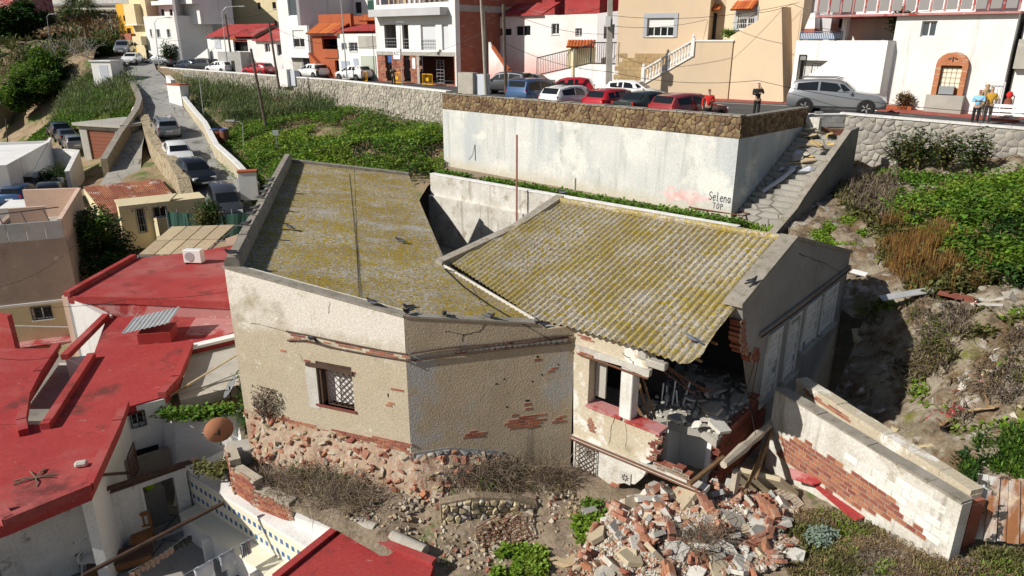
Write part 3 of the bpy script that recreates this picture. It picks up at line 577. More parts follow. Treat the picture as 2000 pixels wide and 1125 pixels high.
# ================================================================ the ruin
S1, S2 = .14, .29
EE, FF = Vector((.7623, -.6472)), Vector((-.6472, -.7623))
R1 = Vector((1.66, 25.0)); GA = 8.48
def ab(a, b): return R1 + EE * a + FF * b
NX = Vector((.977, .213))
A_, B_ = Vector((-7.9, 18.5)), Vector((-2.72, 16.5)); C_ = ab(4.83, 5.65); D_ = ab(GA, 5.65); E_ = ab(GA, -6.05)
F_, BRR = Vector((-11.95, 37.15)), Vector((-5.6, 38.1))
def z1(p): return 5.95 - S1 * (p.dot(NX) + 3.78)
def z2(p): return 6.5 - S2 * abs((p - R1).dot(FF))
def v3(p, z): return Vector((p[0], p[1], z))
V_ = Vector((-2.22, 21.8)); CV = Vector((.62, 17.75))
RU = thing('ruined_building', 'abandoned tan building with lichen covered corrugated roofs and a collapsed right corner', 'building', (-2, 20, 0))
FAB, FBC, FCD, FG, FAF = Fac(A_, B_), Fac(B_, C_), Fac(C_, D_), Fac(D_, E_), Fac(F_, A_)
def sheets(parent, org, ea, eb, poly, wl, amp, nw, sl, mats, seed=1, name='roof_sheet', lap=.14, wob=.003, th=.010):
    rs = random.Random(seed); n = ea.cross(eb).normalized(); n = n if n.z > 0 else -n
    def br(a):
        h = []
        for i in range(len(poly)):
            (x0, y0), (x1, y1) = poly[i], poly[(i + 1) % len(poly)]
            if (x0 <= a < x1) or (x1 <= a < x0): h.append(y0 + (a - x0) / (x1 - x0) * (y1 - y0))
        return (min(h), max(h)) if len(h) > 1 else None
    a_min, a_max = min(p[0] for p in poly), max(p[0] for p in poly); b_max = max(p[1] for p in poly); W = nw * wl
    a0 = a_min
    while a0 < a_max - .02:
        b0 = min(p[1] for p in poly)
        while b0 < b_max:
            b1 = b0 + sl + lap; P = []; jit = rs.uniform(-wob, wob); bj = rs.uniform(-.03, .03)
            ns = nw * 8 + 1
            for i in range(ns):
                a = a0 + i * W / (ns - 1); q = br(min(max(a, a_min + .001), a_max - .001))
                if q is None or a > a_max: P.append(None); continue
                lo, hi = max(b0, q[0]), min(b1 + (bj if b1 > b_max else 0), q[1])
                if hi - lo < .02: P.append(None); continue
                wv = amp * math.cos(math.tau * a / wl); c = []
                for b in (lo, (lo + hi) / 2, hi):
                    t = (b - b0) / (b1 - b0); c.append(org + ea * a + eb * b + n * (wv + .014 * t + jit))
                P.append(c)
            mb = MB()
            for c, d in zip(P, P[1:]):
                if c and d: mb.add(c + d, [(0, 1, 4, 3), (1, 2, 5, 4)])
            if mb.v:
                bm = bmesh.new(); me = mb.mesh(name, None); bm.from_mesh(me); bmesh.ops.remove_doubles(bm, verts=bm.verts, dist=1e-4); bm.to_mesh(me); bm.free()
                me.materials.append(rs.choice(mats)); me.polygons.foreach_set('use_smooth', [False] * len(me.polygons))
                o = piece(name, me, parent, (0, 0, 0)); o.location = -wloc(parent)
                s = o.modifiers.new('t', 'SOLIDIFY'); s.thickness = th
            b0 += sl
        a0 += W
# ---- roof of the long wing: waves run across, seen edge on from the front
d1 = (A_ - F_).normalized(); ea = Vector((d1.x, d1.y, 0)); k = math.sqrt(1 + S1 * S1); eb = Vector((NX.x, NX.y, -S1)) / k
def L1(p): q = p - F_; a = q.dot(d1); return (a, (q - d1 * a).dot(NX) * k)
og = v3(F_, z1(F_) + .05)
sheets(RU, og, ea, eb, [L1(p) for p in (F_ + NX * .15, A_ + NX * .1, B_ + Vector((-.05, .15)), CV + Vector((-.05, .1)), V_ + Vector((.1, .1)), BRR)], .2, .021, 6, 3.35, [M['fibro']], 2)
# ---- roof of the collapsed wing
k2 = math.sqrt(1 + S2 * S2); ea2 = v3(EE, 0); eb2 = Vector((FF.x, FF.y, -S2)) / k2
def L2(p): q = p - R1; return (q.dot(EE), q.dot(FF) * k2)
og2 = v3(R1, 6.55)
P2 = [L2(p) for p in (ab(.1, .05), ab(GA - .25, .05), ab(GA - .2, 3.0), ab(GA - .15, 4.6), ab(GA - .02, 5.62), ab(GA - .25, 6.02), ab(7.0, 5.93), ab(4.9, 5.93), CV + Vector((.15, .1)), V_ + Vector((.15, .25)))]
sheets(RU, og2, ea2, eb2, P2, .2, .032, 6, 2.35, [M['fibro2']], 3)
# pale newer sheets at the eave end and the back slope
sheets(RU, v3(R1, 6.55), ea2, Vector((-FF.x, -FF.y, -S2)) / k2, [(.1, .02), (GA - .2, .02), (GA - .2, 6.3), (.1, 6.3)], .235, .036, 5, 3.2, [M['fibro2']], 4)
mb = MB(); mb.tube([v3(ab(0, 0), 6.60), v3(ab(GA - .1, 0), 6.60)], .11, 8); mb.build('ridge_cap', M['fibro2'], RU)
mb = MB(); mb.tube([v3(BRR, z1(BRR) + .02), v3(V_, z1(V_) + .02)], .05, 6); mb.build('gutter', M['fibro_clean'], RU)
mb = MB(); vv = [V_, V_.lerp(CV, .5), CV]
mb.tube([v3(p, z1(p) + .05) for p in vv], .07, 6); mb.build('valley_gutter', M['fibro_clean'], RU)
# seam cable on the long roof
def on1(u, v): 
    d = ray(u, v); n = Vector((S1 * NX.x, S1 * NX.y, 1)); c = 5.95 - S1 * 3.78 + .09
    return Vector((0, 0, CAMZ)) + d * ((c - n.dot(Vector((0, 0, CAMZ)))) / n.dot(d))
def on2(u, v):
    d = ray(u, v); n = Vector((S2 * FF.x, S2 * FF.y, 1)); c = 6.5 + S2 * R1.dot(FF) + .10
    return Vector((0, 0, CAMZ)) + d * ((c - n.dot(Vector((0, 0, CAMZ)))) / n.dot(d))
mb = MB(); mb.tube([on1(682, 338), on1(690, 420), on1(697, 500), on1(703, 598)], .009, 4); mb.build('seam', M['black'], RU)
T = thing('cable', 'black cable lying across the valley between the two corrugated roofs', 'cable', on1(875, 545))
mb = MB(); mb.tube([on1(868, 525) , on1(905, 560), on1(950, 592), on1(1000, 622), on1(1035, 640)], .02, 4); mb.tube([on1(868, 525), on2(905, 535), on2(935, 555), on2(985, 590), on2(1030, 618)], .014, 4); mb.build('strand', M['black'], T)
# ---- outer walls
def wallpoly(name, F, pts, m, t=.38, o=0): mb = MB(); mb.slab([F.pt(a, z, o) for a, z in pts], F.n3 * -t); return mb.build(name, m, RU)
wn = FAB.rect(622, 712, 689, 795); wn = (wn[0] - .02, wn[1], wn[2], wn[3])
tA, tB = z1(A_) + .16, z1(B_) + .14
def topAB(s): return tA + (tB - tA) * s / FAB.L
base = -.6
mb = MB()
for s0, s1, zz in ((0, wn[0], [(base, None)]), (wn[0], wn[2], [(base, wn[1]), (wn[3], None)]), (wn[2], FAB.L, [(base, None)])):
    for lo, hi in zz:
        h0, h1 = (topAB(s0), topAB(s1)) if hi is None else (hi, hi)
        mb.slab([FAB.pt(s0, lo), FAB.pt(s1, lo), FAB.pt(s1, h1), FAB.pt(s0, h0)], FAB.n3 * -.42)
mb.build('front_wall', M['walltan'], RU)
wallpoly('middle_wall', FBC, [(0.002, base), (FBC.L, base), (FBC.L, 4.78), (FBC.L - .75, 4.75), (FBC.L - .95, 4.9), (FBC.L - 1.1, z1(CV) + .12), (0.002, tB)], M['walltan2'])
wallpoly('left_wall', FAF, [(0, -1), (FAF.L, -1), (FAF.L, z1(A_) + .1), (0, z1(F_) + .1)], M['walltan'], .35, .36)
# parapets
mb = MB(); n = NX * .2
for i in range(8):
    a, b = F_.lerp(A_, i / 8) + n, F_.lerp(A_, (i + 1) / 8) + n; h = .36 + random.uniform(-.02, .02)
    q = [v3(a - n, z1(a) - .1), v3(a + n, z1(a) - .1), v3(a + n, z1(a) + h), v3(a + n * .6, z1(a) + h + .14), v3(a - n * .6, z1(a) + h + .14), v3(a - n, z1(a) + h)]
    mb.slab(q, v3(b - a, 0))
mb.build('parapet', M['coping'], RU)
mb = MB(); mb.slab([v3(F_ + Vector((0, -.1)), 5.6), v3(BRR + Vector((0, -.1)), 4.7), v3(BRR + Vector((0, -.1)), z1(BRR) + .2), v3(F_ + Vector((0, -.1)), z1(F_) + .22)], (0, .35, 0)); mb.build('back_parapet', M['coping'], RU)
mb = MB(); mb.slab([FAB.pt(-.05, tA, .03), FAB.pt(FAB.L, tB, .03), FAB.pt(FAB.L, tB + .05, .03), FAB.pt(-.05, tA + .05, .03)], FAB.n3 * -.3)
mb.slab([FBC.pt(.0, tB, .028), FBC.pt(FBC.L - 1.1, z1(CV) + .12, .028), FBC.pt(FBC.L - 1.1, z1(CV) + .17, .028), FBC.pt(.0, tB + .05, .028)], FBC.n3 * -.3); mb.build('coping', M['coping'], RU)
# courtyard side walls and back
mb = MB(); fr = Fac(V_, BRR)
mb.slab([v3(V_, 0), v3(BRR, 1), v3(BRR, z1(BRR) - .1), v3(V_, z1(V_) - .1)], v3(-NX * .3, 0)); mb.slab([v3(F_, 0), v3(BRR, 0), v3(BRR, z1(BRR) - .1), v3(F_, z1(F_) - .1)], (0, -.3, 0)); mb.build('courtyard_side', M['concrete_dark'], RU)
prof = [(ab(-.02, -.15), 6.75), (ab(0, 0) + (V_ - ab(0, 0)) * .40, 5.98), (V_ + Vector((-.15, .05)), z2(V_) + .22)]
mb = MB()
for (p, zp), (q, zq) in zip(prof, prof[1:]):
    nn = Vector((-(q - p).y, (q - p).x)).normalized() * .19; nn = nn if nn.y > 0 else -nn
    mb.slab([v3(p - nn, 0), v3(q - nn, 0), v3(q - nn, zq), v3(p - nn, zp)], v3(2 * nn, 0))
mb.build('verge_wall', M['coping'], RU)
mb = MB(); G_ = ab(0, -6.05); mb.slab([v3(G_, -.5), v3(E_, -.5), v3(E_, 4.6), v3(G_, 4.6)], v3(FF * .35, 0)); mb.slab([v3(R1, 0), v3(G_, 0), v3(G_, 4.6), v3(R1, 6.35)], v3(EE * .3, 0)); mb.build('back_wall', M['gable'], RU)
tag(MB().add([(-2.2, 21.8, .1), (1.66, 25, .1), (5.5, 29.6, .1), (9.3, 30.3, .1), (-5, 43, .1), (-5.6, 38, .1)], [(0, 1, 2, 3, 4, 5)]).build('courtyard_floor', M['concrete_dark']), kind='structure')
# ---- collapsed front
wallpoly('front_wall', FCD, fpoly(FCD, (1120, 641), (1262, 684), (1268, 700), (1266, 722), (1262, 728), (1212, 708), (1152, 690), (1120, 678)), M['walltan3'], .35)
wallpoly('front_wall', FCD, fpoly(FCD, (1120, 678.3), (1151.5, 690.3), (1150, 740), (1147, 791.7), (1120, 782)), M['walltan3'], .35)
wallpoly('front_wall', FCD, fpoly(FCD, (1120, 782.3), (1147, 792), (1200, 812), (1290, 848), (1285, 858), (1287, 866), (1274, 885), (1270, 903), (1262, 906), (1120, 852)), M['walltan3'], .35)
wallpoly('lower_wall', FCD, fpoly(FCD, (1120, 862), (1175, 886), (1262, 920), (1256, 932), (1240, 946), (1222, 943), (1205, 945), (1199, 955), (1192, 965), (1187, 975), (1205, 985), (1236, 1005), (1238, 1090), (1120, 1010)), M['wallwhite'], .35)
mb = MB(); mb.slab([FCD.pt(a, z, .09) for a, z in fpoly(FCD, (1128, 672), (1180, 690), (1240, 712), (1272, 722), (1270, 735), (1262, 733), (1215, 712), (1150, 694), (1131, 687))], FCD.n3 * -.15); mb.build('lintel', M['render_white'], RU)
mb = MB(); p0, p1 = FCD.px(1132, 690), FCD.px(1268, 738); mb.tube([FCD.pt(*p0, .06), FCD.pt(*p1, .06)], .03, 5); mb.build('rebar', M['rust'], RU)
bricks(RU, FCD, fpoly(FCD, (1130, 676), (1152, 684), (1160, 696), (1132, 690)), .22, .06, 'brick', .11, seed=21)
bricks(RU, FCD, fpoly(FCD, (1125, 650), (1158, 662), (1156, 668), (1126, 656)), .22, .06, 'brick', .02, seed=22)
# broken ring beam end with bent rebar
q = FCD.px(1281, 712); T = piece; mb = MB(); c = FCD.pt(*q, -.05); mb.box(c, (.55, .22, .2), math.atan2(EE.y, EE.x)); mb.box(c + v3(EE * -.38, .16), (.25, .2, .24), math.atan2(EE.y, EE.x)); mb.build('beam_end', M['concrete'], RU, bevel=.02)
mb = MB()
for du, dv, (u2, v2), (u3, v3_) in ((0, 0, (1345, 742), (1385, 772)), (3, 8, (1350, 765), (1400, 760)), (-4, 14, (1330, 750), (1362, 775)), (2, 3, (1360, 752), (1390, 765))):
    mb.tube([FCD.pt(*FCD.px(1298 + du, 715 + dv), -.1), at(1325 + du, 730 + dv, 16.2), at(u2, v2, 16.9), at(u3, v3_, 17.2)], .016, 4)
mb.build('rebar', M['rust'], RU)
# red sill in pieces and the pillar
for u0, v0, u1, v1 in ((1146, 791, 1214, 818), (1222, 821, 1290, 848)):
    a0, z0 = FCD.px(u0, v0); a1, zb = FCD.px(u1, v1); mb = MB(); mb.fbox(FCD, a0, a1, (z0 + zb) / 2 - .02, (z0 + zb) / 2 + .05, -.4, .07); mb.build('sill', M['redpaint_worn'], RU)
a0, zt = FCD.px(1213, 722); a1, zb = FCD.px(1236, 822); mb = MB(); mb.fbox(FCD, a0, a0 + .36, zb - .05, zt + .12, -.36, .0); mb.build('pillar', M['white_old'], RU, bevel=.02)
mb = MB(); a, z = FCD.px(1153, 740); mb.fbox(FCD, a - .02, a + .30, 2.75, 4.1, -.36, -.3); mb.build('jamb', M['concrete'], RU)
# floor beam along the front
a0, z0 = FCD.px(1118, 855); a1, zb = FCD.px(1378, 964); mb = MB(); mb.slab([FCD.pt(a0, z0, .06), FCD.pt(a1, zb, .06), FCD.pt(a1, zb + .12, .06), FCD.pt(a0, z0 + .12, .06)], FCD.n3 * -.3); mb.build('floor_beam', M['render_white'], RU)
mb = MB(); mb.tube([FCD.pt(a0, z0 + .1, .09), FCD.pt(a1, zb + .1, .09)], .028, 5); mb.tube([FCD.pt(a0, z0 + .01, .09), FCD.pt(a1, zb + .01, .09)], .022, 5); mb.build('rebar', M['rust'], RU)
bricks(RU, FCD, fpoly(FCD, (1278, 900), (1345, 928), (1343, 948), (1276, 918)), .25, .09, 'brick', .0, seed=23, back=.25)
mb = MB(); mb.slab([FCD.pt(a, z, .03) for a, z in fpoly(FCD, (1300, 920), (1342, 938), (1342, 950), (1298, 932))], FCD.n3 * -.1); mb.build('plaster_patch', M['render_white'], RU)
bricks(RU, FCD, fpoly(FCD, (1203, 942), (1212, 946), (1200, 968), (1240, 990), (1250, 1004), (1236, 1006), (1182, 978), (1190, 962)), .24, .085, 'brick', .03, seed=24, back=.2)
bricks(RU, FCD, fpoly(FCD, (1282, 850), (1294, 850), (1276, 906), (1264, 906)), .2, .075, 'brick_dark', .03, seed=25, back=.2)
bricks(RU, FCD, fpoly(FCD, (1148, 815), (1162, 822), (1160, 845), (1152, 842)), .1, .07, 'brick', .012, seed=26)
# round vent, grille and plaster squares on the lower wall
for u, v in ((1222, 932), (1152, 885)):
    a, z = FCD.px(u, v); mb = MB(); mb.fbox(FCD, a - .17, a + .17, z - .17, z + .17, 0, .035); V = mb.build('vent_block', M['render_white'], RU)
    mb = MB()
    for kk in range(8):
        t = kk * math.tau / 8 + .2; p = FCD.pt(a + .075 * math.cos(t), z + .075 * math.sin(t), .036); d = FCD.d3 * math.cos(t) + Vector((0, 0, math.sin(t))); s = FCD.n3.cross(d) * .022
        mb.slab([p - d * .05, p + s, p + d * .05, p - s], FCD.n3 * .004)
    mb.build('petal_hole', M['black'], V)
def grille(parent, F, rect, o, step, r, m, diag=True):
    s0, zz0, s1, zz1 = rect; mb = MB(); w_, h_ = s1 - s0, zz1 - zz0
    for x0, y0, x1, y1 in ((s0, zz0, s1, zz0), (s0, zz1, s1, zz1), (s0, zz0, s0, zz1), (s1, zz0, s1, zz1)): mb.tube([F.pt(x0, y0, o), F.pt(x1, y1, o)], r * 1.4, 4)
    if diag:
        t = -h_
        while t < w_ + h_:
            for sg in (1, -1):
                pts = []
                xa, xb = t, t + h_
                lo, hi = max(0, -xa / h_), min(1, (w_ - xa) / h_)
                if hi > lo:
                    f = lambda q: F.pt(s0 + xa + h_ * q, (zz0 + h_ * q) if sg > 0 else (zz1 - h_ * q), o)
                    mb.tube([f(lo), f(hi)], r, 4)
            t += step
    else:
        n = max(1, int(w_ / step))
        for i in range(1, n): mb.tube([F.pt(s0 + w_ * i / n, zz0, o), F.pt(s0 + w_ * i / n, zz1, o)], r, 4)
        for i in (.33, .66): mb.tube([F.pt(s0, zz0 + h_ * i, o), F.pt(s1, zz0 + h_ * i, o)], r, 4)
    return mb.build('grille', m, parent)
rr = FCD.rect(1128, 868, 1165, 918); grille(RU, FCD, rr, .12, .16, .011, M['darkrust'])
mb = MB(); mb.fbox(FCD, rr[0], rr[2], rr[1], rr[3], .002, .012); mb.build('blocked_window', M['render_white'], RU)
# front window
WN = thing('dummy', None, None) if False else None
sw = FAB.rect(600, 712, 628, 795)
mb = MB(); mb.fbox(FAB, wn[0], wn[2], wn[1], wn[3], -.34, -.30); W = mb.build('window', M['white_clean'], RU)
grille(W, FAB, (wn[0] + .28, wn[1] + .04, wn[2] - .02, wn[3] - .1), -.06, .19, .013, M['darkrust'])
mb = MB(); mb.fbox(FAB, wn[0], wn[0] + .10, wn[1], wn[3] - .03, -.28, -.05); mb.fbox(FAB, wn[0], wn[2], wn[3] - .07, wn[3], -.28, -.03); mb.build('rotten_frame', M['darkrust'], W)
mb = MB(); mb.fbox(FAB, wn[0] - .1, wn[2] + .06, wn[1] - .06, wn[1], -.3, .04); mb.build('sill', M['brick_dark'], W)
mb = MB(); mb.fbox(FAB, sw[0], wn[0] - .005, sw[1] - .02, sw[3], .001, .012); mb.build('plaster_patch', M['render_white'], RU)
mb = MB(); mb.slab([FAB.pt(a, z, .05) for a, z in fpoly(FAB, (598, 707), (640, 712), (690, 726), (690, 733), (640, 720), (598, 713))], FAB.n3 * -.1); mb.build('lintel', M['darkrust'], RU)
# ---- exposed brick and rusted bars
rs = random.Random(9)
def bars(F, *lines, r=.022):
    mb = MB()
    for pts in lines: mb.tube([F.pt(*F.px(u, v), .035 + rs.uniform(-.005, .01)) for u, v in pts], [r * rs.uniform(.7, 1.2) for _ in pts], 5)
    mb.build('rebar', M['darkrust'], RU)
bars(FAB, [(560, 646), (600, 653), (650, 664), (700, 674), (750, 684), (797, 691)], [(563, 664), (600, 664), (640, 676), (690, 686), (740, 695), (799, 704)], [(610, 658), (632, 672), (655, 678)])
bars(FBC, [(801, 690), (850, 682), (900, 676), (960, 671), (1020, 664), (1075, 657), (1117, 654)], [(801, 704), (850, 698), (900, 692), (960, 684), (1030, 676), (1115, 668)], [(890, 684), (960, 675), (1030, 668), (1110, 658)], r=.026)
bricks(RU, FAB, fpoly(FAB, (565, 650), (640, 664), (740, 684), (796, 694), (797, 702), (730, 690), (640, 672), (590, 668), (590, 672), (563, 666)), .24, .065, 'brick', .012, seed=31, drop=.4)
bricks(RU, FBC, fpoly(FBC, (888, 682), (960, 676), (1015, 668), (1016, 676), (960, 684), (888, 692)), .16, .07, 'brick_dark', .012, seed=32, drop=.1)
mb = MB()
for u in range(895, 1115, 11):
    a, z = FBC.px(u, 683 - (u - 895) * .093); mb.slab([FBC.pt(a + math.cos(t) * .08 * rs.uniform(.7, 1.2), z + math.sin(t) * .07 * rs.uniform(.7, 1.2), .01) for t in [i * math.tau / 7 for i in range(7)]], FBC.n3 * rs.uniform(.01, .03))
mb.build('mortar_lumps', M['render_white'], RU)
bricks(RU, FAB, fpoly(FAB, (498, 790), (540, 806), (600, 828), (660, 842), (720, 852), (770, 858), (804, 866), (806, 886), (760, 878), (680, 862), (600, 842), (540, 828), (500, 806)), .25, .075, 'brick', .018, seed=33, drop=.07)
for k, (F, P) in enumerate(((FAB, [(598, 700), (606, 702), (604, 708), (596, 706)]), (FAB, [(550, 680), (558, 682), (556, 688), (549, 686)]), (FAB, [(768, 755), (786, 759), (784, 765), (766, 762)]), (FAB, [(755, 783), (765, 785), (764, 795), (754, 793)]), (FAB, [(684, 722), (692, 724), (690, 740), (684, 738)]),
    (FBC, [(1070, 720), (1086, 718), (1086, 726), (1070, 727)]), (FBC, [(985, 822), (1060, 808), (1062, 822), (1040, 832), (1000, 838), (988, 832)]), (FBC, [(1000, 805), (1014, 803), (1014, 812), (1000, 814)]), (FBC, [(1080, 818), (1104, 812), (1104, 822), (1082, 826)]), (FBC, [(1026, 784), (1036, 783), (1034, 800), (1026, 798)]), (FBC, [(1045, 697), (1055, 696), (1055, 704), (1045, 705)]), (FBC, [(905, 848), (945, 842), (945, 852), (905, 856)]), (FBC, [(1032, 828), (1052, 826), (1050, 834), (1034, 836)]))):
    bricks(RU, F, fpoly(F, *P), .2, .075, 'brick', .012, seed=40 + k)
mb = MB()
for F, u, v, w_, h_ in ((FBC, 1050, 697, 7, 4), (FBC, 970, 750, 8, 3), (FBC, 1030, 782, 12, 4), (FBC, 1005, 810, 10, 5), (FBC, 1090, 712, 5, 4), (FBC, 1040, 745, 5, 4), (FBC, 1058, 732, 5, 3), (FAB, 758, 772, 4, 7), (FBC, 985, 740, 6, 3), (FBC, 990, 795, 8, 3)):
    a, z = F.px(u, v); mb.slab([F.pt(a + math.cos(t) * w_ * .006 * rs.uniform(.6, 1.2), z + math.sin(t) * h_ * .009 * rs.uniform(.6, 1.2), .001) for t in [i * math.tau / 7 for i in range(7)]], F.n3 * .004)
mb.build('cavity', M['black'], RU)
# cracks
def crack(F, pts, r=.009, m='black'):
    P = [F.px(*p) for p in pts]; Q = []
    for p, q in zip(P, P[1:]):
        for i in range(4):
            t = i / 4; Q.append((p[0] + (q[0] - p[0]) * t + rs.uniform(-.03, .03), p[1] + (q[1] - p[1]) * t + rs.uniform(-.03, .03)))
    Q.append(P[-1]); mb = MB()
    for p, q in zip(Q, Q[1:]):
        d = (Vector(q) - Vector(p)).normalized(); n_ = Vector((-d.y, d.x)) * r * rs.uniform(.5, 1.4); p, q = Vector(p) - d * r, Vector(q) + d * r
        mb.slab([F.pt(*(p - n_), .001), F.pt(*(q - n_), .001), F.pt(*(q + n_), .001), F.pt(*(p + n_), .001)], F.n3 * .003)
    mb.build('crack', M[m], RU)
crack(FBC, [(950, 634), (940, 646), (918, 652), (905, 654), (903, 666)]); crack(FBC, [(905, 654), (870, 648)], .006); crack(FAB, [(644, 590), (642, 612)], .006); crack(FAB, [(490, 630), (560, 648)], .006); crack(FCD, [(1218, 690), (1232, 702), (1238, 712)]); crack(FAB, [(585, 690), (590, 702), (598, 710)], .006)
crack(FCD, [(1200, 815), (1192, 850), (1190, 868)], .007); crack(FCD, [(1222, 824), (1224, 850), (1221, 872)], .006)
# ---- gable wall
s_ = 5.65
zr = lambda s: 6.62 - S2 * abs(s - s_)
gp = [(11.7, zr(11.7)), (11.7, -.6), (4.9, -.6)] + fpoly(FG, (1497, 800), (1484, 792), (1478, 740), (1474, 704), (1468, 688), (1453, 686), (1455, 664), (1451, 640))
sB = FG.px(1447, 622)[0]; gp += [(sB, zr(sB)), (s_, zr(s_))]
wallpoly('gable_wall', FG, gp, M['gable'], .35)
mb = MB()
for p, q in (((sB - .1, zr(sB - .1)), (s_, zr(s_))), ((s_, zr(s_)), (11.8, zr(11.8)))):
    mb.slab([FG.pt(p[0], p[1], .04), FG.pt(q[0], q[1], .04), FG.pt(q[0], q[1] + .12, .04), FG.pt(p[0], p[1] + .12, .04)], FG.n3 * -.5)
mb.build('gable_coping', M['coping'], RU)
bricks(RU, FG, fpoly(FG, (1447, 626), (1455, 624), (1457, 664), (1463, 690), (1450, 690), (1445, 660)), .14, .07, 'brick', .012, seed=60, back=.3)
bricks(RU, FG, fpoly(FG, (1468, 684), (1480, 680), (1482, 704), (1470, 708)), .14, .08, 'brick', .03, seed=61, back=.3)
sp, zp = FG.px(1480, 704); sq, zq = FG.px(1488, 792)
mb = MB(); mb.fbox(FG, sq - .28, sq + .05, zq - .05, zp, -.36, .03); mb.build('pillar', M['white_old'], RU, bevel=.03)
crack(FG, [(1548, 480), (1530, 505), (1500, 540), (1478, 570), (1462, 600)], .016, 'mortar'); crack(FG, [(1560, 495), (1600, 510), (1640, 530), (1658, 535)], .012); crack(FG, [(1600, 512), (1606, 522)], .01)
mb = MB(); mb.slab([FG.pt(3.6, 4.32, .08), FG.pt(11.75, 4.32, .08), FG.pt(11.75, 4.42, .08), FG.pt(3.6, 4.42, .08)], FG.n3 * -.1); mb.build('string_course', M['concrete_dark'], RU)
mb = MB(); mb.tube([FG.pt(3.6, 4.3, .09), FG.pt(6.5, 4.26, .1), FG.pt(11.7, 4.3, .09)], .025, 5); mb.build('rebar', M['darkrust'], RU)
for i, (a0, a1) in enumerate(((4.5, 5.35), (6.1, 6.95), (7.5, 8.75), (9.3, 10.6))):
    z0, zt = (2.0, 3.95) if i < 2 else (2.55, 3.95)
    bricks(RU, FG, [(a0, z0), (a1, z0), (a1, zt), (a0, zt)], .42, .2, 'block_white', .012, seed=70 + i, name='block', mortar='mortar_grey')
    mb = MB(); mb.fbox(FG, a0 - .1, a0, z0, zt + .05, .0, .05); mb.fbox(FG, a1, a1 + .1, z0, zt + .05, .0, .05); mb.fbox(FG, a0 - .1, a1 + .1, zt + .05, zt + .13, 0, .06); mb.build('window_surround', M['white_old'], RU)
    mb = MB(); mb.fbox(FG, a0 - .2, a1 + .2, z0 - .1, z0, 0, .16); mb.build('sill', M['concrete'], RU)
# ---- interior
mb = MB(); mb.slab([v3(ab(.5, 1.2), 1.9), v3(ab(8.3, -.6), 1.9), v3(ab(8.3, -.6), 6.2), v3(ab(.5, 1.2), 5.9)], v3(FF * .2, 0)); mb.slab([v3(ab(4.2, 3.2), 1.9), v3(ab(6.3, 3.0), 1.9), v3(ab(6.3, 3.0), 5.3), v3(ab(4.2, 3.2), 5.3)], v3(FF * .15, 0)); mb.build('shade_partition', mat('room_shade', (.035, .032, .03), (.06, .055, .05), 1, bump=.2), RU)  # inner walls added to darken the room, near-black colour stands for its shade
def slab2(name, pts, z0, z1, m): mb = MB(); mb.prism(pts, z0, z1); return mb.build(name, m, RU)
slab2('floor_slab', [ab(4.9, 5.3), ab(6.2, 5.3), ab(6.6, 4.6), ab(6.95, 4.05), ab(7.4, 4.0), ab(7.9, 3.85), ab(8.45, 4.1), ab(8.42, -5.7), ab(0.4, -5.7), ab(.4, 0), ab(2.5, 3)], 1.72, 1.95, M['concrete'])
wallpoly('room_wall', Fac(ab(6.9, 3.2), ab(8.3, 3.2)), [(-1.6, -.6), (1.4, -.6), (1.4, 1.71), (-1.6, 1.71)], M['white_clean'], .15)
mb = MB(); mb.slab([v3(ab(7.0, 4.0), -.5), v3(ab(7.0, 3.2), -.5), v3(ab(7.0, 3.2), 1.71), v3(ab(7.0, 4.0), 1.71)], v3(EE * -.14, 0)); mb.build('room_wall', M['white_clean'], RU)
wallpoly('room_wall', FG, [(1.5, -.6), (4.89, -.6), (4.89, 1.69), (4.2, 1.9), (1.7, 1.69)], M['white_clean'], .12, -.22)
bricks(RU, FG, [(1.75, .45), (4.85, .3), (4.85, 2.2), (4.3, 2.3), (3.6, 2.0), (1.8, 1.95)], .25, .09, 'brick_dark', .0, seed=80, mortar='brickwall', back=.2)
mb = MB(); mb.tube([at(1413, 908, 15.35), at(1450, 876, 16.2), at(1462, 866, 16.5), at(1480, 850, 17.0), at(1490, 841, 17.3), at(1512, 822, 17.9)], [.10, .15, .11, .14, .10, .12], 7); mb.build('fallen_beam', M['mortar'], RU)
mb = MB(); mb.tube([at(1345, 946, 14.75), at(1412, 893, 16.2)], .07, 5); mb.build('fallen_beam', M['wood'], RU)
mb = MB(); mb.box(at(1434, 952, 15.5) + Vector((0, 0, -.1)), (.17, .15, 1.2), .6, Matrix.Rotation(.6, 3, 'Z') @ Matrix.Rotation(.06, 3, 'Y')); mb.build('broken_post', M['mortar'], RU)
mb = MB()
for u0, v0, Y0, u1, v1, Y1 in ((1475, 935, 15.7, 1508, 838, 17.6), (1455, 960, 15.5, 1505, 845, 17.5)): mb.tube([at(u0, v0, Y0), at(u1, v1, Y1)], .05, 5)
mb.build('splintered_lath', M['wood'], RU)
for k, (u0, v0, Y0, u1, v1, Y1) in enumerate(((1246, 740, 17.1, 1268, 822, 16.9), (1254, 735, 17.2, 1280, 818, 17), (1375, 661, 17.4, 1400, 672, 17.0), (1345, 694, 16.2, 1370, 706, 16.4), (1240, 790, 17.6, 1262, 825, 17.2))):
    mb = MB(); mb.tube([at(u0, v0, Y0), at(u1, v1, Y1)], .045, 4); mb.build('rafter', M['wood'], RU)
mb = MB()
for u in (1390, 1330): mb.tube([v3(ab(1, 5.6 - (1390 - u) * .03), 4.75 + (1390 - u) * .008), v3(ab(8.2, 5.6 - (1390 - u) * .03), 4.75 + (1390 - u) * .008)], .06, 4)
mb.build('purlin', M['wood'], RU)
mb = MB()
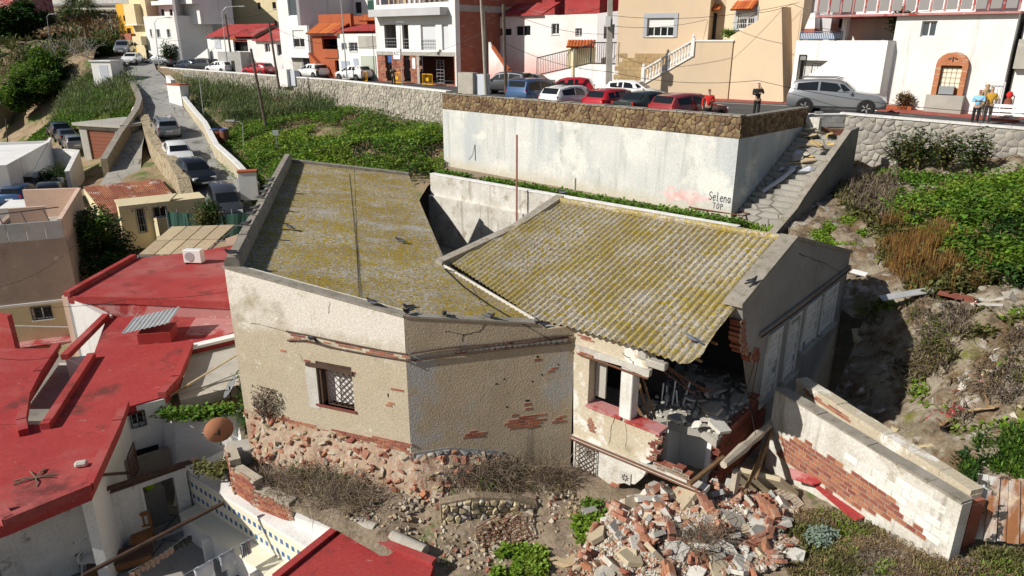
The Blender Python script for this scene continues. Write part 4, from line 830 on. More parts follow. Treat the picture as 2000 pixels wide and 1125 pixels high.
for pts in ([(1474, 706, 16.9), (1462, 750, 16.9), (1448, 780, 17), (1436, 795, 17.1)], [(1482, 700, 17.0), (1470, 760, 17), (1466, 800, 16.9), (1476, 850, 16.6)]): mb.tube([at(*p) for p in pts], .01, 4)
mb.build('loose_wire', M['black'], RU)
# ================================================================ houses along the street
def uy(u, Y, v=110): return at(u, v, Y).xy
def wallgrid(mb, F, s0, s1, z0, z1, holes, t=.25, o=0):
    S = sorted({s0, s1, *[h[0] for h in holes], *[h[2] for h in holes]}); S = [s for s in S if s0 <= s <= s1]
    for a, b in zip(S, S[1:]):
        if b - a < 1e-4: continue
        m = (a + b) / 2; hs = sorted((h[1], h[3]) for h in holes if h[0] < m < h[2]); z = z0
        for lo, hi in hs:
            if lo > z: mb.fbox(F, a, b, z, lo, o - t, o)
            z = max(z, hi)
        if z < z1: mb.fbox(F, a, b, z, z1, o - t, o)
def window(T, F, r, frame='wpaint', pane='glass', shutter=0, bars=None, sill=True, mull=1, surround=None, o=0, deep=.14, name='window'):
    a0, z0, a1, z1 = r; d = o - deep; mb = MB(); w_ = min(.06, (a1 - a0) * .12)
    mb.fbox(F, a0, a0 + w_, z0, z1, d - .05, d); mb.fbox(F, a1 - w_, a1, z0, z1, d - .05, d); mb.fbox(F, a0 + w_, a1 - w_, z1 - w_, z1, d - .05, d); mb.fbox(F, a0 + w_, a1 - w_, z0, z0 + w_, d - .05, d)
    for i in range(1, mull + 1): c = a0 + (a1 - a0) * i / (mull + 1); mb.fbox(F, c - w_ / 2, c + w_ / 2, z0 + w_, z1 - w_, d - .05, d - .002)
    W = mb.build(name, M[frame], T)
    mb = MB(); mb.fbox(F, a0 + w_ * .5, a1 - w_ * .5, z0 + w_ * .5, z1 - w_ * .5, d - .04, d - .025); mb.build('pane', M[pane], W)
    if shutter:
        zs = z1 - (z1 - z0) * shutter; n = max(2, int((z1 - zs) / .09)); mb = MB()
        for i in range(n): mb.fbox(F, a0 + .02, a1 - .02, zs + (z1 - zs) * i / n, zs + (z1 - zs) * (i + .9) / n, d, d + .035)
        mb.build('shutter', M['wpaint'], W)
    if bars: grille(W, F, (a0, z0, a1, z1), o + .04, .16, .014, M[bars], False)
    if sill: mb = MB(); mb.fbox(F, a0 - .06, a1 + .06, z0 - .06, z0, o - .1, o + .08); mb.build('sill', M['white_clean'], W)
    if surround: mb = MB(); wallgrid(mb, F, a0 - .28, a1 + .28, z0 - .06, z1 + .32, [(a0, z0 - .07, a1, z1)], .08, o + .06); mb.build('surround', M[surround], W)
    return W
def block(T, F, s0, s1, z0, z1, depth, m, holes=(), name='wall', t=.25, o=0, roof=None, side=True, body=True, open_=()):
    """front wall with real openings, side and back walls and a flat roof; holes = (u0, v0, u1, v1, style dict)"""
    rects = [F.rect(*h[:4]) if len(h) > 3 else h[0] for h in holes]; mb = MB(); wallgrid(mb, F, s0, s1, z0, z1, rects, t, o)
    if body:
        mb.fbox(F, s0, s0 + t, z0, z1, o - depth, o - t); mb.fbox(F, s1 - t, s1, z0, z1, o - depth, o - t); mb.fbox(F, s0 + t, s1 - t, z0, z1, o - depth, o - depth + t)
    mb.build(name, M[m], T)
    if body: mb = MB(); mb.fbox(F, s0 + t * .5, s1 - t * .5, z1 - .32, z1 - .2, o - depth + .1, o - t * .5); mb.build('roof', M[roof or 'redpaint'], T)
    for h, r in zip(holes, rects):
        st = h[4] if len(h) > 4 else {}
        if st is not None: window(T, F, r, o=o, **st)
def bx(T, name, F, r, o0, o1, m): mb = MB(); mb.fbox(F, r[0], r[2], r[1], r[3], o0, o1); return mb.build(name, M[m], T)
def tiles(T, p0, p1, q0, q1, w_=.24, m='tile', name='roof_tile', rows=3):
    """clay tiles from the ridge p0-p1 to the eave q0-q1"""
    n = max(2, int((p1 - p0).length / w_)); th = (q0 - p0).normalized(); u = (p1 - p0).normalized(); nn = u.cross(th); nn = nn if nn.z > 0 else -nn
    for i in range(n):
        a, b = p0.lerp(p1, (i + .5) / n), q0.lerp(q1, (i + .5) / n); mb = MB(); r = (p1 - p0).length / n * .5; ab_ = []
        for k in range(rows):
            c, d = a.lerp(b, k / rows), a.lerp(b, (k + 1.1) / rows); V = []
            for pt_, lift in ((c, 0), (d, .025)):
                V += [pt_ + u * (r * math.cos(x)) + nn * (r * .7 * math.sin(x) + lift) for x in (0, .63, 1.26, 1.88, 2.51, 3.14)]
            mb.add(V, [(j, j + 1, j + 7, j + 6) for j in range(5)])
        o = mb.build(name, M[m], T); s = o.modifiers.new('t', 'SOLIDIFY'); s.thickness = .02
    mb = MB(); mb.slab([p0, p1, q1, q0], -nn * .06); mb.build('roof_deck', M['terracotta'], T)
def railing(T, F, a0, a1, z0, z1, o, step=.13, m='darkmetal', name='railing', z0b=None, z1b=None, r=.014):
    z0b, z1b = z0 if z0b is None else z0b, z1 if z1b is None else z1b; mb = MB(); n = max(2, int((a1 - a0) / step))
    f = lambda t: (a0 + (a1 - a0) * t, z0 + (z0b - z0) * t, z1 + (z1b - z1) * t)
    mb.tube([F.pt(a0, z1, o), F.pt(a1, z1b, o)], r * 1.8, 5); mb.tube([F.pt(a0, z0 + .06, o), F.pt(a1, z0b + .06, o)], r * 1.8, 5)
    for i in range(n + 1): a, lo, hi = f(i / n); mb.tube([F.pt(a, lo, o), F.pt(a, hi, o)], r * (2 if i in (0, n) else 1), 4)
    return mb.build(name, M[m], T)
D = dict
ST_ = D(shutter=.55); GR = D(bars='greymetal')
simple('balcony_grey', (.27, .26, .25), .4)
# --- white house with the shrine (far right)
F = Fac(uy(1736, 41, 130), uy(1968, 37.3, 130)); z0 = 7.9; zt = F.px(1850, 29)[1]
H = thing('white_house', 'whitewashed house with red brick wall shrine and glass balcony at far right', 'house', F.pt(F.L / 2, 8))
block(H, F, 0, F.L, z0, zt, 9, 'white', [(1799, 41, 1829, 72, D(sill=False, pane='glass_blue'))])
mb = MB(); mb.fbox(F, -4.3, F.L + .1, zt, zt + .11, -9, .32); mb.build('roof_slab', M['redpaint_worn'], H)
for i in range(15):
    a = -4.2 + i * (F.L + 4.2) / 15; w_ = (F.L + 4.2) / 15; mb = MB(); mb.fbox(F, a + .06, a + w_ - .12, zt + .25, zt + .95, .24, .27); mb.build('balcony_panel', M['balcony_grey'], H)
for i in range(16): a = -4.2 + i * (F.L + 4.2) / 15; bx(H, 'balcony_post', F, (a - .05, zt + .16, a + .03, zt + 1.0), .2, .3, 'redpaint_worn')
mb = MB(); mb.tube([F.pt(-4.2, zt + 1.02, .25), F.pt(F.L, zt + 1.02, .25)], .04, 5); mb.build('handrail', M['darkmetal'], H)
a, z = F.px(1852, 190); mb = MB(); mb.fbox(F, a - .95, a + .8, z0, z + .12, 0, .55); S = mb.build('shrine_base', M['concrete'], H)
zs = z + .12; mb = MB(); w_ = .62; N = 14
arch = [(a - .8, zs), (a + .68, zs), (a + .68, zs + 1.55)] + [(a - .06 + .74 * math.cos(t), zs + 1.55 + .62 * math.sin(t)) for t in [math.pi * i / 8 for i in range(1, 8)]] + [(a - .8, zs + 1.55)]
bands = MB()
bands.fbox(F, a - .8, a - .55, zs, zs + 1.5, .01, .3); bands.fbox(F, a + .43, a + .68, zs, zs + 1.5, .01, .3)
bands.slab([F.pt(x, y, .01) for x, y in arch[2:] if y >= zs + 1.5] , F.n3 * .29); bands.fbox(F, a - .8, a + .68, zs + 1.5, zs + 1.55, .011, .3); bands.build('shrine_arch', mat('shrinebrick', (.42, .155, .07), (.48, .2, .1), 3, layers=[((.5, .38, .28), 'h', 14, .58, .64)]), H)
mb = MB(); mb.fbox(F, a - .55, a + .43, zs, zs + 1.5, .01, .05); mb.build('shrine_niche', M['wood_brown'], H)
mb = MB()
for i in range(4):
    for j in range(5):
        if j > 0: mb.fbox(F, a - .5 + i * .23, a - .5 + i * .23 + .2, zs + .1 + j * .26, zs + .1 + j * .26 + .23, .05, .06)
mb.build('shrine_tiles', M['tile_cream'], H)
mb = MB(); mb.box(F.pt(a - .1, zs + .25, .2), (.7, .25, .4), math.atan2(F.d.y, F.d.x)); mb.build('shrine_box', M['greymetal'], H)
mb = MB()
for dx, dz, ln, an in ((0, 0, .16, 90), (-.15, .06, .14, 20), (.15, .06, .14, 160), (0, .1, .1, 90)): mb.tube([F.pt(a - .06 + dx - math.cos(R(an)) * ln / 2, zs + 1.78 + dz - math.sin(R(an)) * ln / 2, .32), F.pt(a - .06 + dx + math.cos(R(an)) * ln / 2, zs + 1.78 + dz + math.sin(R(an)) * ln / 2, .32)], .03, 5)
mb.build('shrine_emblem', M['black'], H)
a, z = F.px(1762, 205); T = thing('planter', 'terracotta trough with dry grass against the white house wall', 'planter', F.pt(a, 8.2, .3)); mb = MB(); mb.fbox(F, a - .7, a + .6, 8.1, 8.62, .1, .5); mb.build('trough', M['terracotta'], T); PLANT = (T, F, a)
F14, zt14 = F, zt
mb = MB(); mb.fbox(F, F.L + .25, F.L + 4, z0, zt + 1.6, -8, -.6); H = thing('end_house', 'narrow white house wall at the right picture edge with shaded side passage', 'house', F.pt(F.L + 1, 8)); mb.build('wall', M['white'], H); mb = MB(); mb.fbox(F, F.L + .2, F.L + 4, zt - 2.6, zt - 1.2, -.6, -.2); mb.build('stone_facing', M['concrete'], H)
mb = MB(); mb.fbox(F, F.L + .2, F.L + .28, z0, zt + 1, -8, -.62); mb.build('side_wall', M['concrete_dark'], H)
T = thing('iron_gate', 'white barred gate beside the white house corner', 'gate', F.pt(F.L - .5, 8.1, .2)); railing(T, F, F.L - .75, F.L + .1, 8.15, 10.0, .25, .14, 'wpaint', 'bars')
T = thing('pallet_bench', 'white painted pallet bench at the right end of the street', 'bench', F.pt(F.L + .3, 8.1, 1.2)); fx = Fac(F.pt(F.L - .2, 8, 1.2).xy, F.pt(F.L + 3, 8, 1.2).xy)
for i in range(4): mb = MB(); mb.fbox(fx, 0, 3, 8.2 + i * .22, 8.35 + i * .22, 0, .05); mb.build('slat', M['wpaint'], T)
mb = MB()
for q in (.05, 1.0, 2.0): mb.fbox(fx, q, q + .1, 8.08, 9.05, -.08, -.002)
mb.build('post', M['wpaint'], T); mb = MB(); mb.fbox(fx, 0, 3, 8.5, 8.55, .06, .6); mb.build('seat', M['wpaint'], T)
# --- white terrace wall with stairs, SUV stands before it
F = Fac(uy(1547, 46.5, 150), uy(1744, 41.1, 150)); zt = F.px(1650, 79)[1]
H = thing('terrace_house', 'white terrace house with sloping stair wall behind the silver car', 'house', F.pt(F.L / 2, 8))
mb = MB(); wallgrid(mb, F, 0, F.L, 7.9, zt, [F.rect(1556, 118, 1630, 170)], .3); mb.build('terrace_wall', M['white'], H)
mb = MB(); mb.fbox(F, 0, F.L, zt - .3, zt - .1, -6, -.3); mb.build('terrace_floor', M['terracotta'], H)
r = F.rect(1558, 118, 1630, 170); railing(H, F, r[0] + .9, r[2], r[1], r[3] - .2, -.1, .17, 'darkmetal', 'window_bars'); mb = MB(); mb.fbox(F, r[0], r[2], r[1], r[3], -.6, -.5); mb.build('recess', M['white'], H)
railing(H, F, r[0], r[0] + .5, r[1], r[3] + .3, .05, .08, 'black', 'gate_leaf')
P = [F.px(*q) for q in ((1567, 170), (1640, 118), (1745, 78), (1744, 82), (1738, 215), (1560, 200))]
mb = MB(); mb.slab([F.pt(a, z, 1.1) for a, z in P], F.n3 * -.25); mb.build('stair_wall', M['white_clean'], H)
mb = MB(); a1 = P[2][0]; mb.fbox(F, a1 - .02, a1 + .35, 7.9, zt, -.2, 1.12); mb.build('stair_end', M['white'], H)
for i in range(9):
    t = i / 9; mb = MB(); mb.fbox(F, P[0][0] + (a1 - P[0][0]) * t, P[0][0] + (a1 - P[0][0]) * (t + 1 / 9), 7.9, P[0][1] + (zt - P[0][1]) * t, .02, .8); mb.build('step', M['concrete'], H)
railing(H, F, .1, F.L * .45, zt + .02, zt + .5, -.15, .12, 'grille_blue', 'railing'); mb = MB(); mb.fbox(F, .1, F.L * .43, zt + .1, zt + .42, -.2, -.18); mb.build('panel', M['greybox'], H)
F2 = Fac(F.pt(-.5, 0, -3.5).xy, F.pt(F.L + 2, 0, -3.5).xy); block(H, F2, 0, F2.L, zt - .5, zt + 5, 5, 'white_clean', [(1624, 34, 1646, 56, D(bars='darkmetal'))], 'house_wall')
mb = MB(); a, _ = F.px(1645, 50); mb.fbox(F, a - .15, a + .15, zt, zt14, -.5, -.2); mb.build('column', M['white_clean'], H)
a, _ = F.px(1565, 60); mb = MB(); mb.fbox(F, a - .6, a + .9, zt, zt + 3.6, -2.4, -1.6); mb.build('chimney_breast', M['grey_and_shade'], H)
T = thing('barbecue', 'small white brick barbecue on the terrace', 'barbecue', F.pt(a, zt, -1)); mb = MB(); mb.fbox(F, a - .35, a + .35, zt - .1, zt + .7, -1.4, -.8); mb.build('base', M['brickwall'], T); mb = MB(); mb.slab([F.pt(a - .35, zt + .7, -.8), F.pt(a + .35, zt + .7, -.8), F.pt(a + .15, zt + 1.6, -.95), F.pt(a - .15, zt + 1.6, -.95)], F.n3 * -.5); mb.build('hood', M['white_clean'], T)
TERR = (F, zt)
# --- beige house with the balustrade stair
F = Fac(uy(1203, 56.5, 120), uy(1378, 53.0, 120)); H = thing('beige_house', 'beige house with grey framed window and white balustrade staircase', 'house', F.pt(F.L / 2, 8))
block(H, F, 0, F.L, 7.8, 15.2, 9, 'beigehouse', [(1264, 35, 1316, 71, D(shutter=.5, surround='greyshutter', mull=3))])
a0, zz = F.px(1205, 103); a1, _ = F.px(1300, 103)
for i in range(14):
    for j in range(8):
        mb = None
bricks(H, F, [(0.02, 8.0), (a1 + 1.6, 8.0), (a1 + .2, zz), (0.02, zz)], .62, .31, 'stone_facing' if 'stone_facing' in M else (mat('stone_facing', (.38, .26, .125), (.43, .31, .16), 3, rnd=.08) and 'stone_facing'), .03, .02, seed=90, name='facing_stone')
F3 = Fac(F.pt(0, 0, 1.6).xy, F.pt(12, 0, 1.6).xy)
Lp = F3.px(1352, 78); Rp = F3.px(1432, 78); Bp = F3.px(1250, 163)
mb = MB(); mb.slab([F3.pt(Bp[0], 7.8), F3.pt(Rp[0], 7.8), F3.pt(Rp[0], Lp[1] - .1), F3.pt(Lp[0], Lp[1] - .1), F3.pt(Bp[0], Bp[1] - .1)], F3.n3 * -1.55); mb.build('stair_block', M['beigehouse'], H)
mb = MB(); mb.fbox(F3, Lp[0], Rp[0] + .05, Lp[1] - .1, Lp[1], -1.6, .06); mb.build('landing', M['white_clean'], H)
def balu(F, A, B, h, o, n, par):
    mb = MB(); mb.slab([F.pt(A[0], A[1] - .12, o + .08), F.pt(B[0], B[1] - .12, o + .08), F.pt(B[0], B[1], o + .08), F.pt(A[0], A[1], o + .08)], F.n3 * -.2); mb.slab([F.pt(A[0], A[1] + h - .12, o + .1), F.pt(B[0], B[1] + h - .12, o + .1), F.pt(B[0], B[1] + h, o + .1), F.pt(A[0], A[1] + h, o + .1)], F.n3 * -.24); mb.build('handrail', M['white_clean'], par)
    for i in range(n):
        t = (i + .5) / n; p = F.pt(A[0] + (B[0] - A[0]) * t, A[1] + (B[1] - A[1]) * t, o - .02); mb = MB(); mb.lathe([(.05, 0), (.05, .06), (.09, .25), (.04, .5), (.06, h - .14)], p, 6); mb.build('baluster', M['white_clean'], par)
    for Q in (A, B): mb = MB(); p = F.pt(Q[0], Q[1], o - .02); mb.box(p + Vector((0, 0, h / 2)), (.24, .24, h + .15), math.atan2(F.d.y, F.d.x)); mb.lathe([(.06, h + .08), (.12, h + .2), (.02, h + .34)], p, 8); mb.build('newel', M['white_clean'], par)
Mp = F3.px(1297, 141); M2 = F3.px(1296, 142)
A0 = F3.px(1255, 163); B0 = F3.px(1352, 108)
mid = ((A0[0] + B0[0]) / 2, (A0[1] + B0[1]) / 2); balu(F3, A0, mid, 1.05, .0, 8, H); balu(F3, mid, B0, 1.05, .0, 9, H)
# recess with door between the beige houses, then the second beige house
F4 = Fac(uy(1372, 54.2, 100), uy(1420, 53.4, 100)); bx(H, 'recess_wall', F4, (-.3, 7.8, F4.L + .3, 15.2), -.3, 0, 'beigehouse'); r = F4.rect(1383, 26, 1399, 76); bx(H, 'door', F4, r, .0, .04, 'black')
q0, q1 = F4.pt(r[0] - .2, r[3] + .55, .05), F4.pt(r[2] + .3, r[3] + .55, .05); tiles(H, q0, q1, q0 + F4.n3 * .7 - Vector((0, 0, .4)), q1 + F4.n3 * .7 - Vector((0, 0, .4)))
F = Fac(uy(1408, 52.6, 120), uy(1556, 47.2, 120)); H = thing('beige_house', 'plain beige house with small tiled window canopy beside the white terrace', 'house', F.pt(F.L / 2, 8))
block(H, F, 0, F.L, 7.8, 15.5, 8, 'beigehouse', [(1441, 24, 1474, 57, D(shutter=.35, bars='wpaint', surround='greyshutter'))])
r = F.rect(1439, 2, 1481, 18); q0, q1 = F.pt(r[0], r[3], .02), F.pt(r[2], r[3], .02); tiles(H, q0, q1, q0 + F.n3 * .55 - Vector((0, 0, .55)), q1 + F.n3 * .55 - Vector((0, 0, .55)))
r = F.rect(1408, 125, 1436, 195); mb = MB(); mb.fbox(F, r[0] - .2, r[0] + .35, 7.9, r[3] - .1, .0, 1.5); mb.build('buttress', M['beigehouse'], H)
q0, q1 = F.pt(r[0] - .3, r[3] + .5, .1), F.pt(r[0] + .9, r[3] + .5, .1); tiles(H, q0, q1, q0 + F.n3 * .9 - Vector((0, 0, .55)), q1 + F.n3 * .9 - Vector((0, 0, .55)))
a, z = F.px(1508, 72); mb = MB(); mb.slab([F.pt(x, y, .9) for x, y in [F.px(1432, 78), F.px(1545, 14), F.px(1548, 198), F.px(1432, 195)]], F.n3 * -.9); mb.build('stair_wall', M['beigehouse'], H)
T = thing('pavement', None, None); 
mb = MB(); P = [uy(1380, 51.2, 190), uy(1560, 46.0, 190), uy(1745, 39.6, 190), uy(1990, 35.6, 190), uy(2060, 35.5, 190), uy(1990, 38.5, 190), uy(1745, 42, 190), uy(1560, 48.5, 190), uy(1380, 53.5, 190)]
bpy.data.objects.remove(T)
pv = MB(); pv.add([(p.x, p.y, sz(p.x, p.y) + .13) for p in P], [(0, 1, 7, 8), (1, 2, 6, 7), (2, 3, 4, 5), (2, 5, 6)]); pv.add([(p.x, p.y, sz(p.x, p.y) + .13 - k) for k in (0, .3) for p in P[:5]], [(i, i + 1, i + 6, i + 5) for i in range(4)]); tag(pv.build('pavement', M['pavement_red']), kind='structure')
mb = MB(); Q = [uy(1380, 48.8, 190), uy(1560, 44.2, 190), uy(1745, 38.6, 190), uy(1990, 34.9, 190)]; mb.add([(p.x, p.y + k, sz(p.x, p.y) + .02) for k in (0, .14) for p in Q], [(i, i + 1, i + 5, i + 4) for i in range(3)]); tag(mb.build('road_marking', M['white_clean']), kind='structure')
# --- pink and white house with the ramp
F = Fac(uy(948, 72, 80), uy(1166, 64, 80)); H = thing('pink_house', 'white house fading to pink below with red roofs and small windows', 'house', F.pt(F.L / 2, 8))
zt = F.px(1050, 30)[1]
block(H, F, 0, F.L, 7.8, zt, 9, 'pinkwhite', [(1007, 50, 1036, 70, D(sill=False)), (1077, 46, 1092, 67, D()), (1124, 55, 1136, 70, D(bars='greymetal', sill=False)), (972, 55, 999, 70, D(sill=False)), (955, 45, 966, 93, D(sill=False, mull=0, frame='darkmetal'))])
mb = MB(); mb.slab([F.pt(-.2, zt + .1, .3), F.pt(F.L * .55, zt + .1, .3), F.pt(F.L * .55, zt + 1.2, -2.5), F.pt(-.2, zt + 1.2, -2.5)], (0, 0, -.12)); mb.build('roof_sheet', M['redpaint'], H)
F5 = Fac(uy(1015, 80, 30), uy(1212, 70, 30)); mb = MB(); mb.fbox(F5, 0, F5.L, 8, 19, -6, 0); mb.build('upper_wall', M['redpaint'], H)
mb = MB(); a = F.px(1102, 40)[0]; mb.fbox(F, a, F.L + .1, zt, zt + 1.2, -3, -.05); mb.build('parapet', M['redpaint'], H)
F6 = Fac(uy(1166, 63.5, 60), uy(1207, 58, 60)); mb = MB(); mb.fbox(F6, 0, F6.L, 7.8, F6.px(1185, 24)[1], -.3, 0); mb.build('passage_wall', M['grey_and_shade'], H); r = F6.rect(1180, 48, 1200, 75); bx(H, 'doorway', F6, r, .0, .03, 'black')
FQ = Fac(uy(1048, 63, 130), uy(1152, 58.5, 130)); z_a, z_b = FQ.px(1048, 148)[1], FQ.px(1152, 125)[1]
T = thing('ramp', 'white ramp with dark railing climbing to the pink house', 'ramp', FQ.pt(0, 8)); L_ = FQ.px(1207, 120)[0]
mb = MB(); mb.slab([FQ.pt(-1, 7.8), FQ.pt(L_, 7.8), FQ.pt(L_, z_b), FQ.pt(FQ.L, z_b), FQ.pt(-1, z_a - .3)], FQ.n3 * -2); mb.build('wall', M['white_clean'], T)
railing(T, FQ, 0, FQ.L, z_a, z_a + 1.45, -.05, .2, 'darkmetal', z0b=z_b, z1b=z_b + 1.45, r=.025); railing(T, FQ, FQ.L + .05, L_, z_b, z_b + 1.6, -.05, .2, 'darkmetal', r=.025)
c = FQ.pt(*FQ.px(1118, 120), -1.0); H2 = thing('garden_hut', 'tiny garden hut with red tiled roof behind the ramp railing', 'hut', c); mb = MB(); mb.box(c, (1.9, 1.4, 2.2), .3); mb.build('wall', M['cream'], H2); q0, q1 = c + Vector((-1.1, .0, 1.6)), c + Vector((1.1, -.5, 1.6)); tiles(H2, q0, q1, q0 + Vector((-.2, -.9, -.5)), q1 + Vector((-.2, -.9, -.5)))
mb = MB(); p = FB.pt; a_ = uy(958, 66.5, 150); b_ = uy(1000, 62, 150); f7 = Fac(a_, b_); mb.slab([f7.pt(-.4, 7.9), f7.pt(f7.L, 7.9), f7.pt(f7.L, 9), f7.pt(.3, f7.px(960, 95)[1]), f7.pt(-.4, f7.px(950, 82)[1])], f7.n3 * -.2); T = thing('pink_wall', 'pink sloping garden wall with red edge beside brick building', 'wall', f7.pt(0, 8)); mb.build('wall', M['pinkwhite'], T); mb = MB(); mb.slab([f7.pt(.3, f7.px(960, 95)[1]), f7.pt(f7.L, 9), f7.pt(f7.L, 9.25), f7.pt(.3, f7.px(960, 95)[1] + .25)], f7.n3 * -.25); mb.build('coping', M['terracotta'], T)
# --- building under construction with its brick side
F = Fac(uy(737, 74, 120), uy(890, 66.5, 120)); H = thing('unfinished_house', 'white house under construction with brick ground floor and raw brick side', 'house', F.pt(F.L / 2, 8))
zg, zf = F.px(812, 101)[1], F.px(812, 29)[1]
block(H, F, 0, F.L, zg, zf + 1, 10, 'white_clean', [(751, 48, 774, 94, None), (786, 48, 798, 96, None), (822, 48, 851, 98, None), (863, 48, 876, 98, None)], 'upper_wall')
rg = [F.rect(753, 107, 766, 158), F.rect(788, 109, 802, 160), F.rect(820, 107, 888, 164)]
mb = MB(); wallgrid(mb, F, 0, F.L, 7.7, zg - .35, rg, .3); mb.fbox(F, 0, F.L, 7.7, zg - .35, -6.2, -6); mb.build('ground_wall', M['brickwall'], H)
for i, (pu, pv, qu, qv) in enumerate(((744, 105, 752, 158), (767, 107, 787, 160), (803, 107, 819, 160))): r = F.rect(pu, pv, qu, qv); bricks(H, F, [(r[0], r[1]), (r[2], r[1]), (r[2], r[3]), (r[0], r[3])], .5, .25, 'brick', .03, .02, seed=95 + i)
bx(H, 'ring_beam', F, (0, zg - .35, F.L, zg), -.3, .06, 'concrete'); bx(H, 'column', F, (rg[2][0] - .35, 7.8, rg[2][0], zg - .35), -.3, .06, 'concrete'); bx(H, 'balcony_slab', F, (.3, zf - .1, F.L - .8, zf + .55), .0, 1.0, 'grey_and_shade'); bx(H, 'upper_floor', F, (.0, zf + 1.05, F.L, zf + 5), -3, -2.8, 'concrete_dark')
for a0, a1 in ((0, .35), (F.L - .7, F.L)): bx(H, 'upper_pier', F, (a0, zf + 1, a1, zf + 5), -.4, 0, 'white_clean')
rs = random.Random(8)
for i in range(7): a = 1.2 + i * .75; bx(H, 'stored_board', F, (a, zf + 1.0, a + rs.uniform(.15, .4), zf + rs.uniform(2.8, 3.6)), -.9, -.8, 'wood_pale' if i < 4 else 'plasticsheet')
for k, r in enumerate((F.rect(822, 48, 851, 98), F.rect(863, 48, 876, 98))): bx(H, 'plastic_sheet', F, r, -.2, -.18, 'plasticsheet')
for k, r in enumerate((F.rect(751, 48, 774, 94), F.rect(786, 48, 798, 96), F.rect(822, 48, 851, 98))): grille(H, F, (r[0], r[1], r[2], r[1] + .9), -.05, .3, .02, M['greymetal'], False)
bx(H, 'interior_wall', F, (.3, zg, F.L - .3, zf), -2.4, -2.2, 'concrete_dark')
s8 = F.pt(F.L, 8).xy; f8 = Fac(s8 + F.d * .06, s8 + F.d * .06 - F.n * 12)
mb = MB(); mb.fbox(f8, .02, f8.L, 7.7, zf + 5, -.3, 0); mb.build('side_wall', M['brickwall'], H)
bx(H, 'floor_band', f8, (0, zf + .2, f8.L, zf + .75), -.2, .03, 'concrete'); bx(H, 'corner_pier', F, (F.L - .06, 7.8, F.L + .12, zf + 5), -.5, .04, 'white_clean')
a, z = F.px(776, 105); bx(H, 'sign', F, (a - .5, z - .5, a + .5, z + .5), .07, .1, 'signwhite'); strokes(H, F, (a - .42, z - .12), .32, 'ACC', M['black'], .025, .9, .102)
bx(H, 'notice_sheet', F, F.rect(806, 113, 812, 134), .04, .06, 'signwhite'); bx(H, 'blue_tarp', F, F.rect(757, 109, 766, 122), -.1, -.05, 'blue')
for k, (u, w_) in enumerate(((830, 14), (866, 20))):
    r = F.rect(u, 118, u + w_, 160); T = thing('scaffold_stack', ['leaning scaffold frame inside the open garage at left', 'stacked scaffold racks inside the open garage at right'][k], 'scaffold', F.pt(r[0], 8.1, -1.5)); railing(T, F, r[0], r[2], 8.1, r[3], -1.5, .5, 'greymetal', 'uprights', r=.03); mb = MB()
    for i in range(7): mb.tube([F.pt(r[0], 8.2 + i * .3, -1.45), F.pt(r[2], 8.2 + i * .3, -1.45)], .03, 4)
    mb.build('rungs', M['greymetal'], T)
for k, (u, v, w_) in enumerate(((730, 155, 20), (795, 160, 22), (854, 163, 27))):
    a, z = F.px(u, v); T = thing('barrier', ['yellow steel barrier in front of the white garage', 'yellow steel barrier before the brick doorway', 'yellow steel barrier before the open garage'][k], 'barrier', F.pt(a, 8.1, 1.5), group='yellow works barriers')
    railing(T, F, a - w_ * .025, a + w_ * .025, 8.15, 9.1, 1.2, .16, 'yellowbarrier', 'frame', r=.02); mb = MB(); mb.fbox(F, a - .2, a + .2, 8.5, 8.8, 1.21, 1.25); mb.build('plate', M['yellowbarrier'], T)
# --- terracotta house and white garage
F = Fac(uy(614, 80.5, 120), uy(738, 74.3, 120)); H = thing('terracotta_house', 'terracotta house with orange tiled porch roof', 'house', F.pt(1, 8))
s6 = F.px(660, 100)[0]; zt = F.px(640, 26)[1]
block(H, F, 0, s6, 7.8, zt - 2.2, 8, 'terracotta', [(629, 70, 660, 96, None), (655, 118, 664, 150, None)])
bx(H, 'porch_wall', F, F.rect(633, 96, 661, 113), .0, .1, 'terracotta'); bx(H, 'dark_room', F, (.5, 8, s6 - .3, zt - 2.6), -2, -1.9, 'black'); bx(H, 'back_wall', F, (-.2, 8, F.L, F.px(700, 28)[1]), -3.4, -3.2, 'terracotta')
q0, q1 = F.pt(.1, F.px(640, 46)[1], -.9), F.pt(s6 + 1, F.px(640, 46)[1], -.9); tiles(H, q0, q1, F.pt(-.4, F.px(640, 66)[1], .5), F.pt(s6 + .2, F.px(640, 66)[1], .5), .3)
bx(H, 'parapet', F, (.0, F.px(640, 46)[1] - .3, s6 + 1.2, F.px(640, 27)[1]), -1.4, -1.0, 'terracotta')
q0, q1 = F.pt(s6 + .9, F.px(700, 27)[1], -2.9), F.pt(F.L, F.px(700, 27)[1], -2.9); tiles(H, q0, q1, q0 + F.n3 * .5 - Vector((0, 0, .6)), q1 + F.n3 * .5 - Vector((0, 0, .6)), .3)
mb = MB(); mb.slab([F.pt(.2, 7.9, .5), F.pt(s6 * .9, 7.9, .5), F.pt(-.3, F.px(622, 103)[1], .5)], F.n3 * -.4); mb.build('stair', M['terracotta'], H)
H = thing('white_garage', 'low white garage with pale green door beside the terracotta house', 'house', F.pt(s6 + 2, 8)); zt = F.px(700, 65)[1]
block(H, F, s6 + .02, F.L, 7.8, zt, 5, 'white_clean', [(682, 83, 698, 100, D(bars='greymetal')), (667, 84, 677, 98, D(sill=False))]); bx(H, 'garage_door', F, F.rect(706, 109, 735, 152), .01, .06, 'shutter_green'); bx(H, 'door', F, F.rect(668, 119, 684, 152), .01, .05, 'bluegrey'); bx(H, 'meter_door', F, F.rect(691, 114, 700, 130), .01, .05, 'bluegrey')
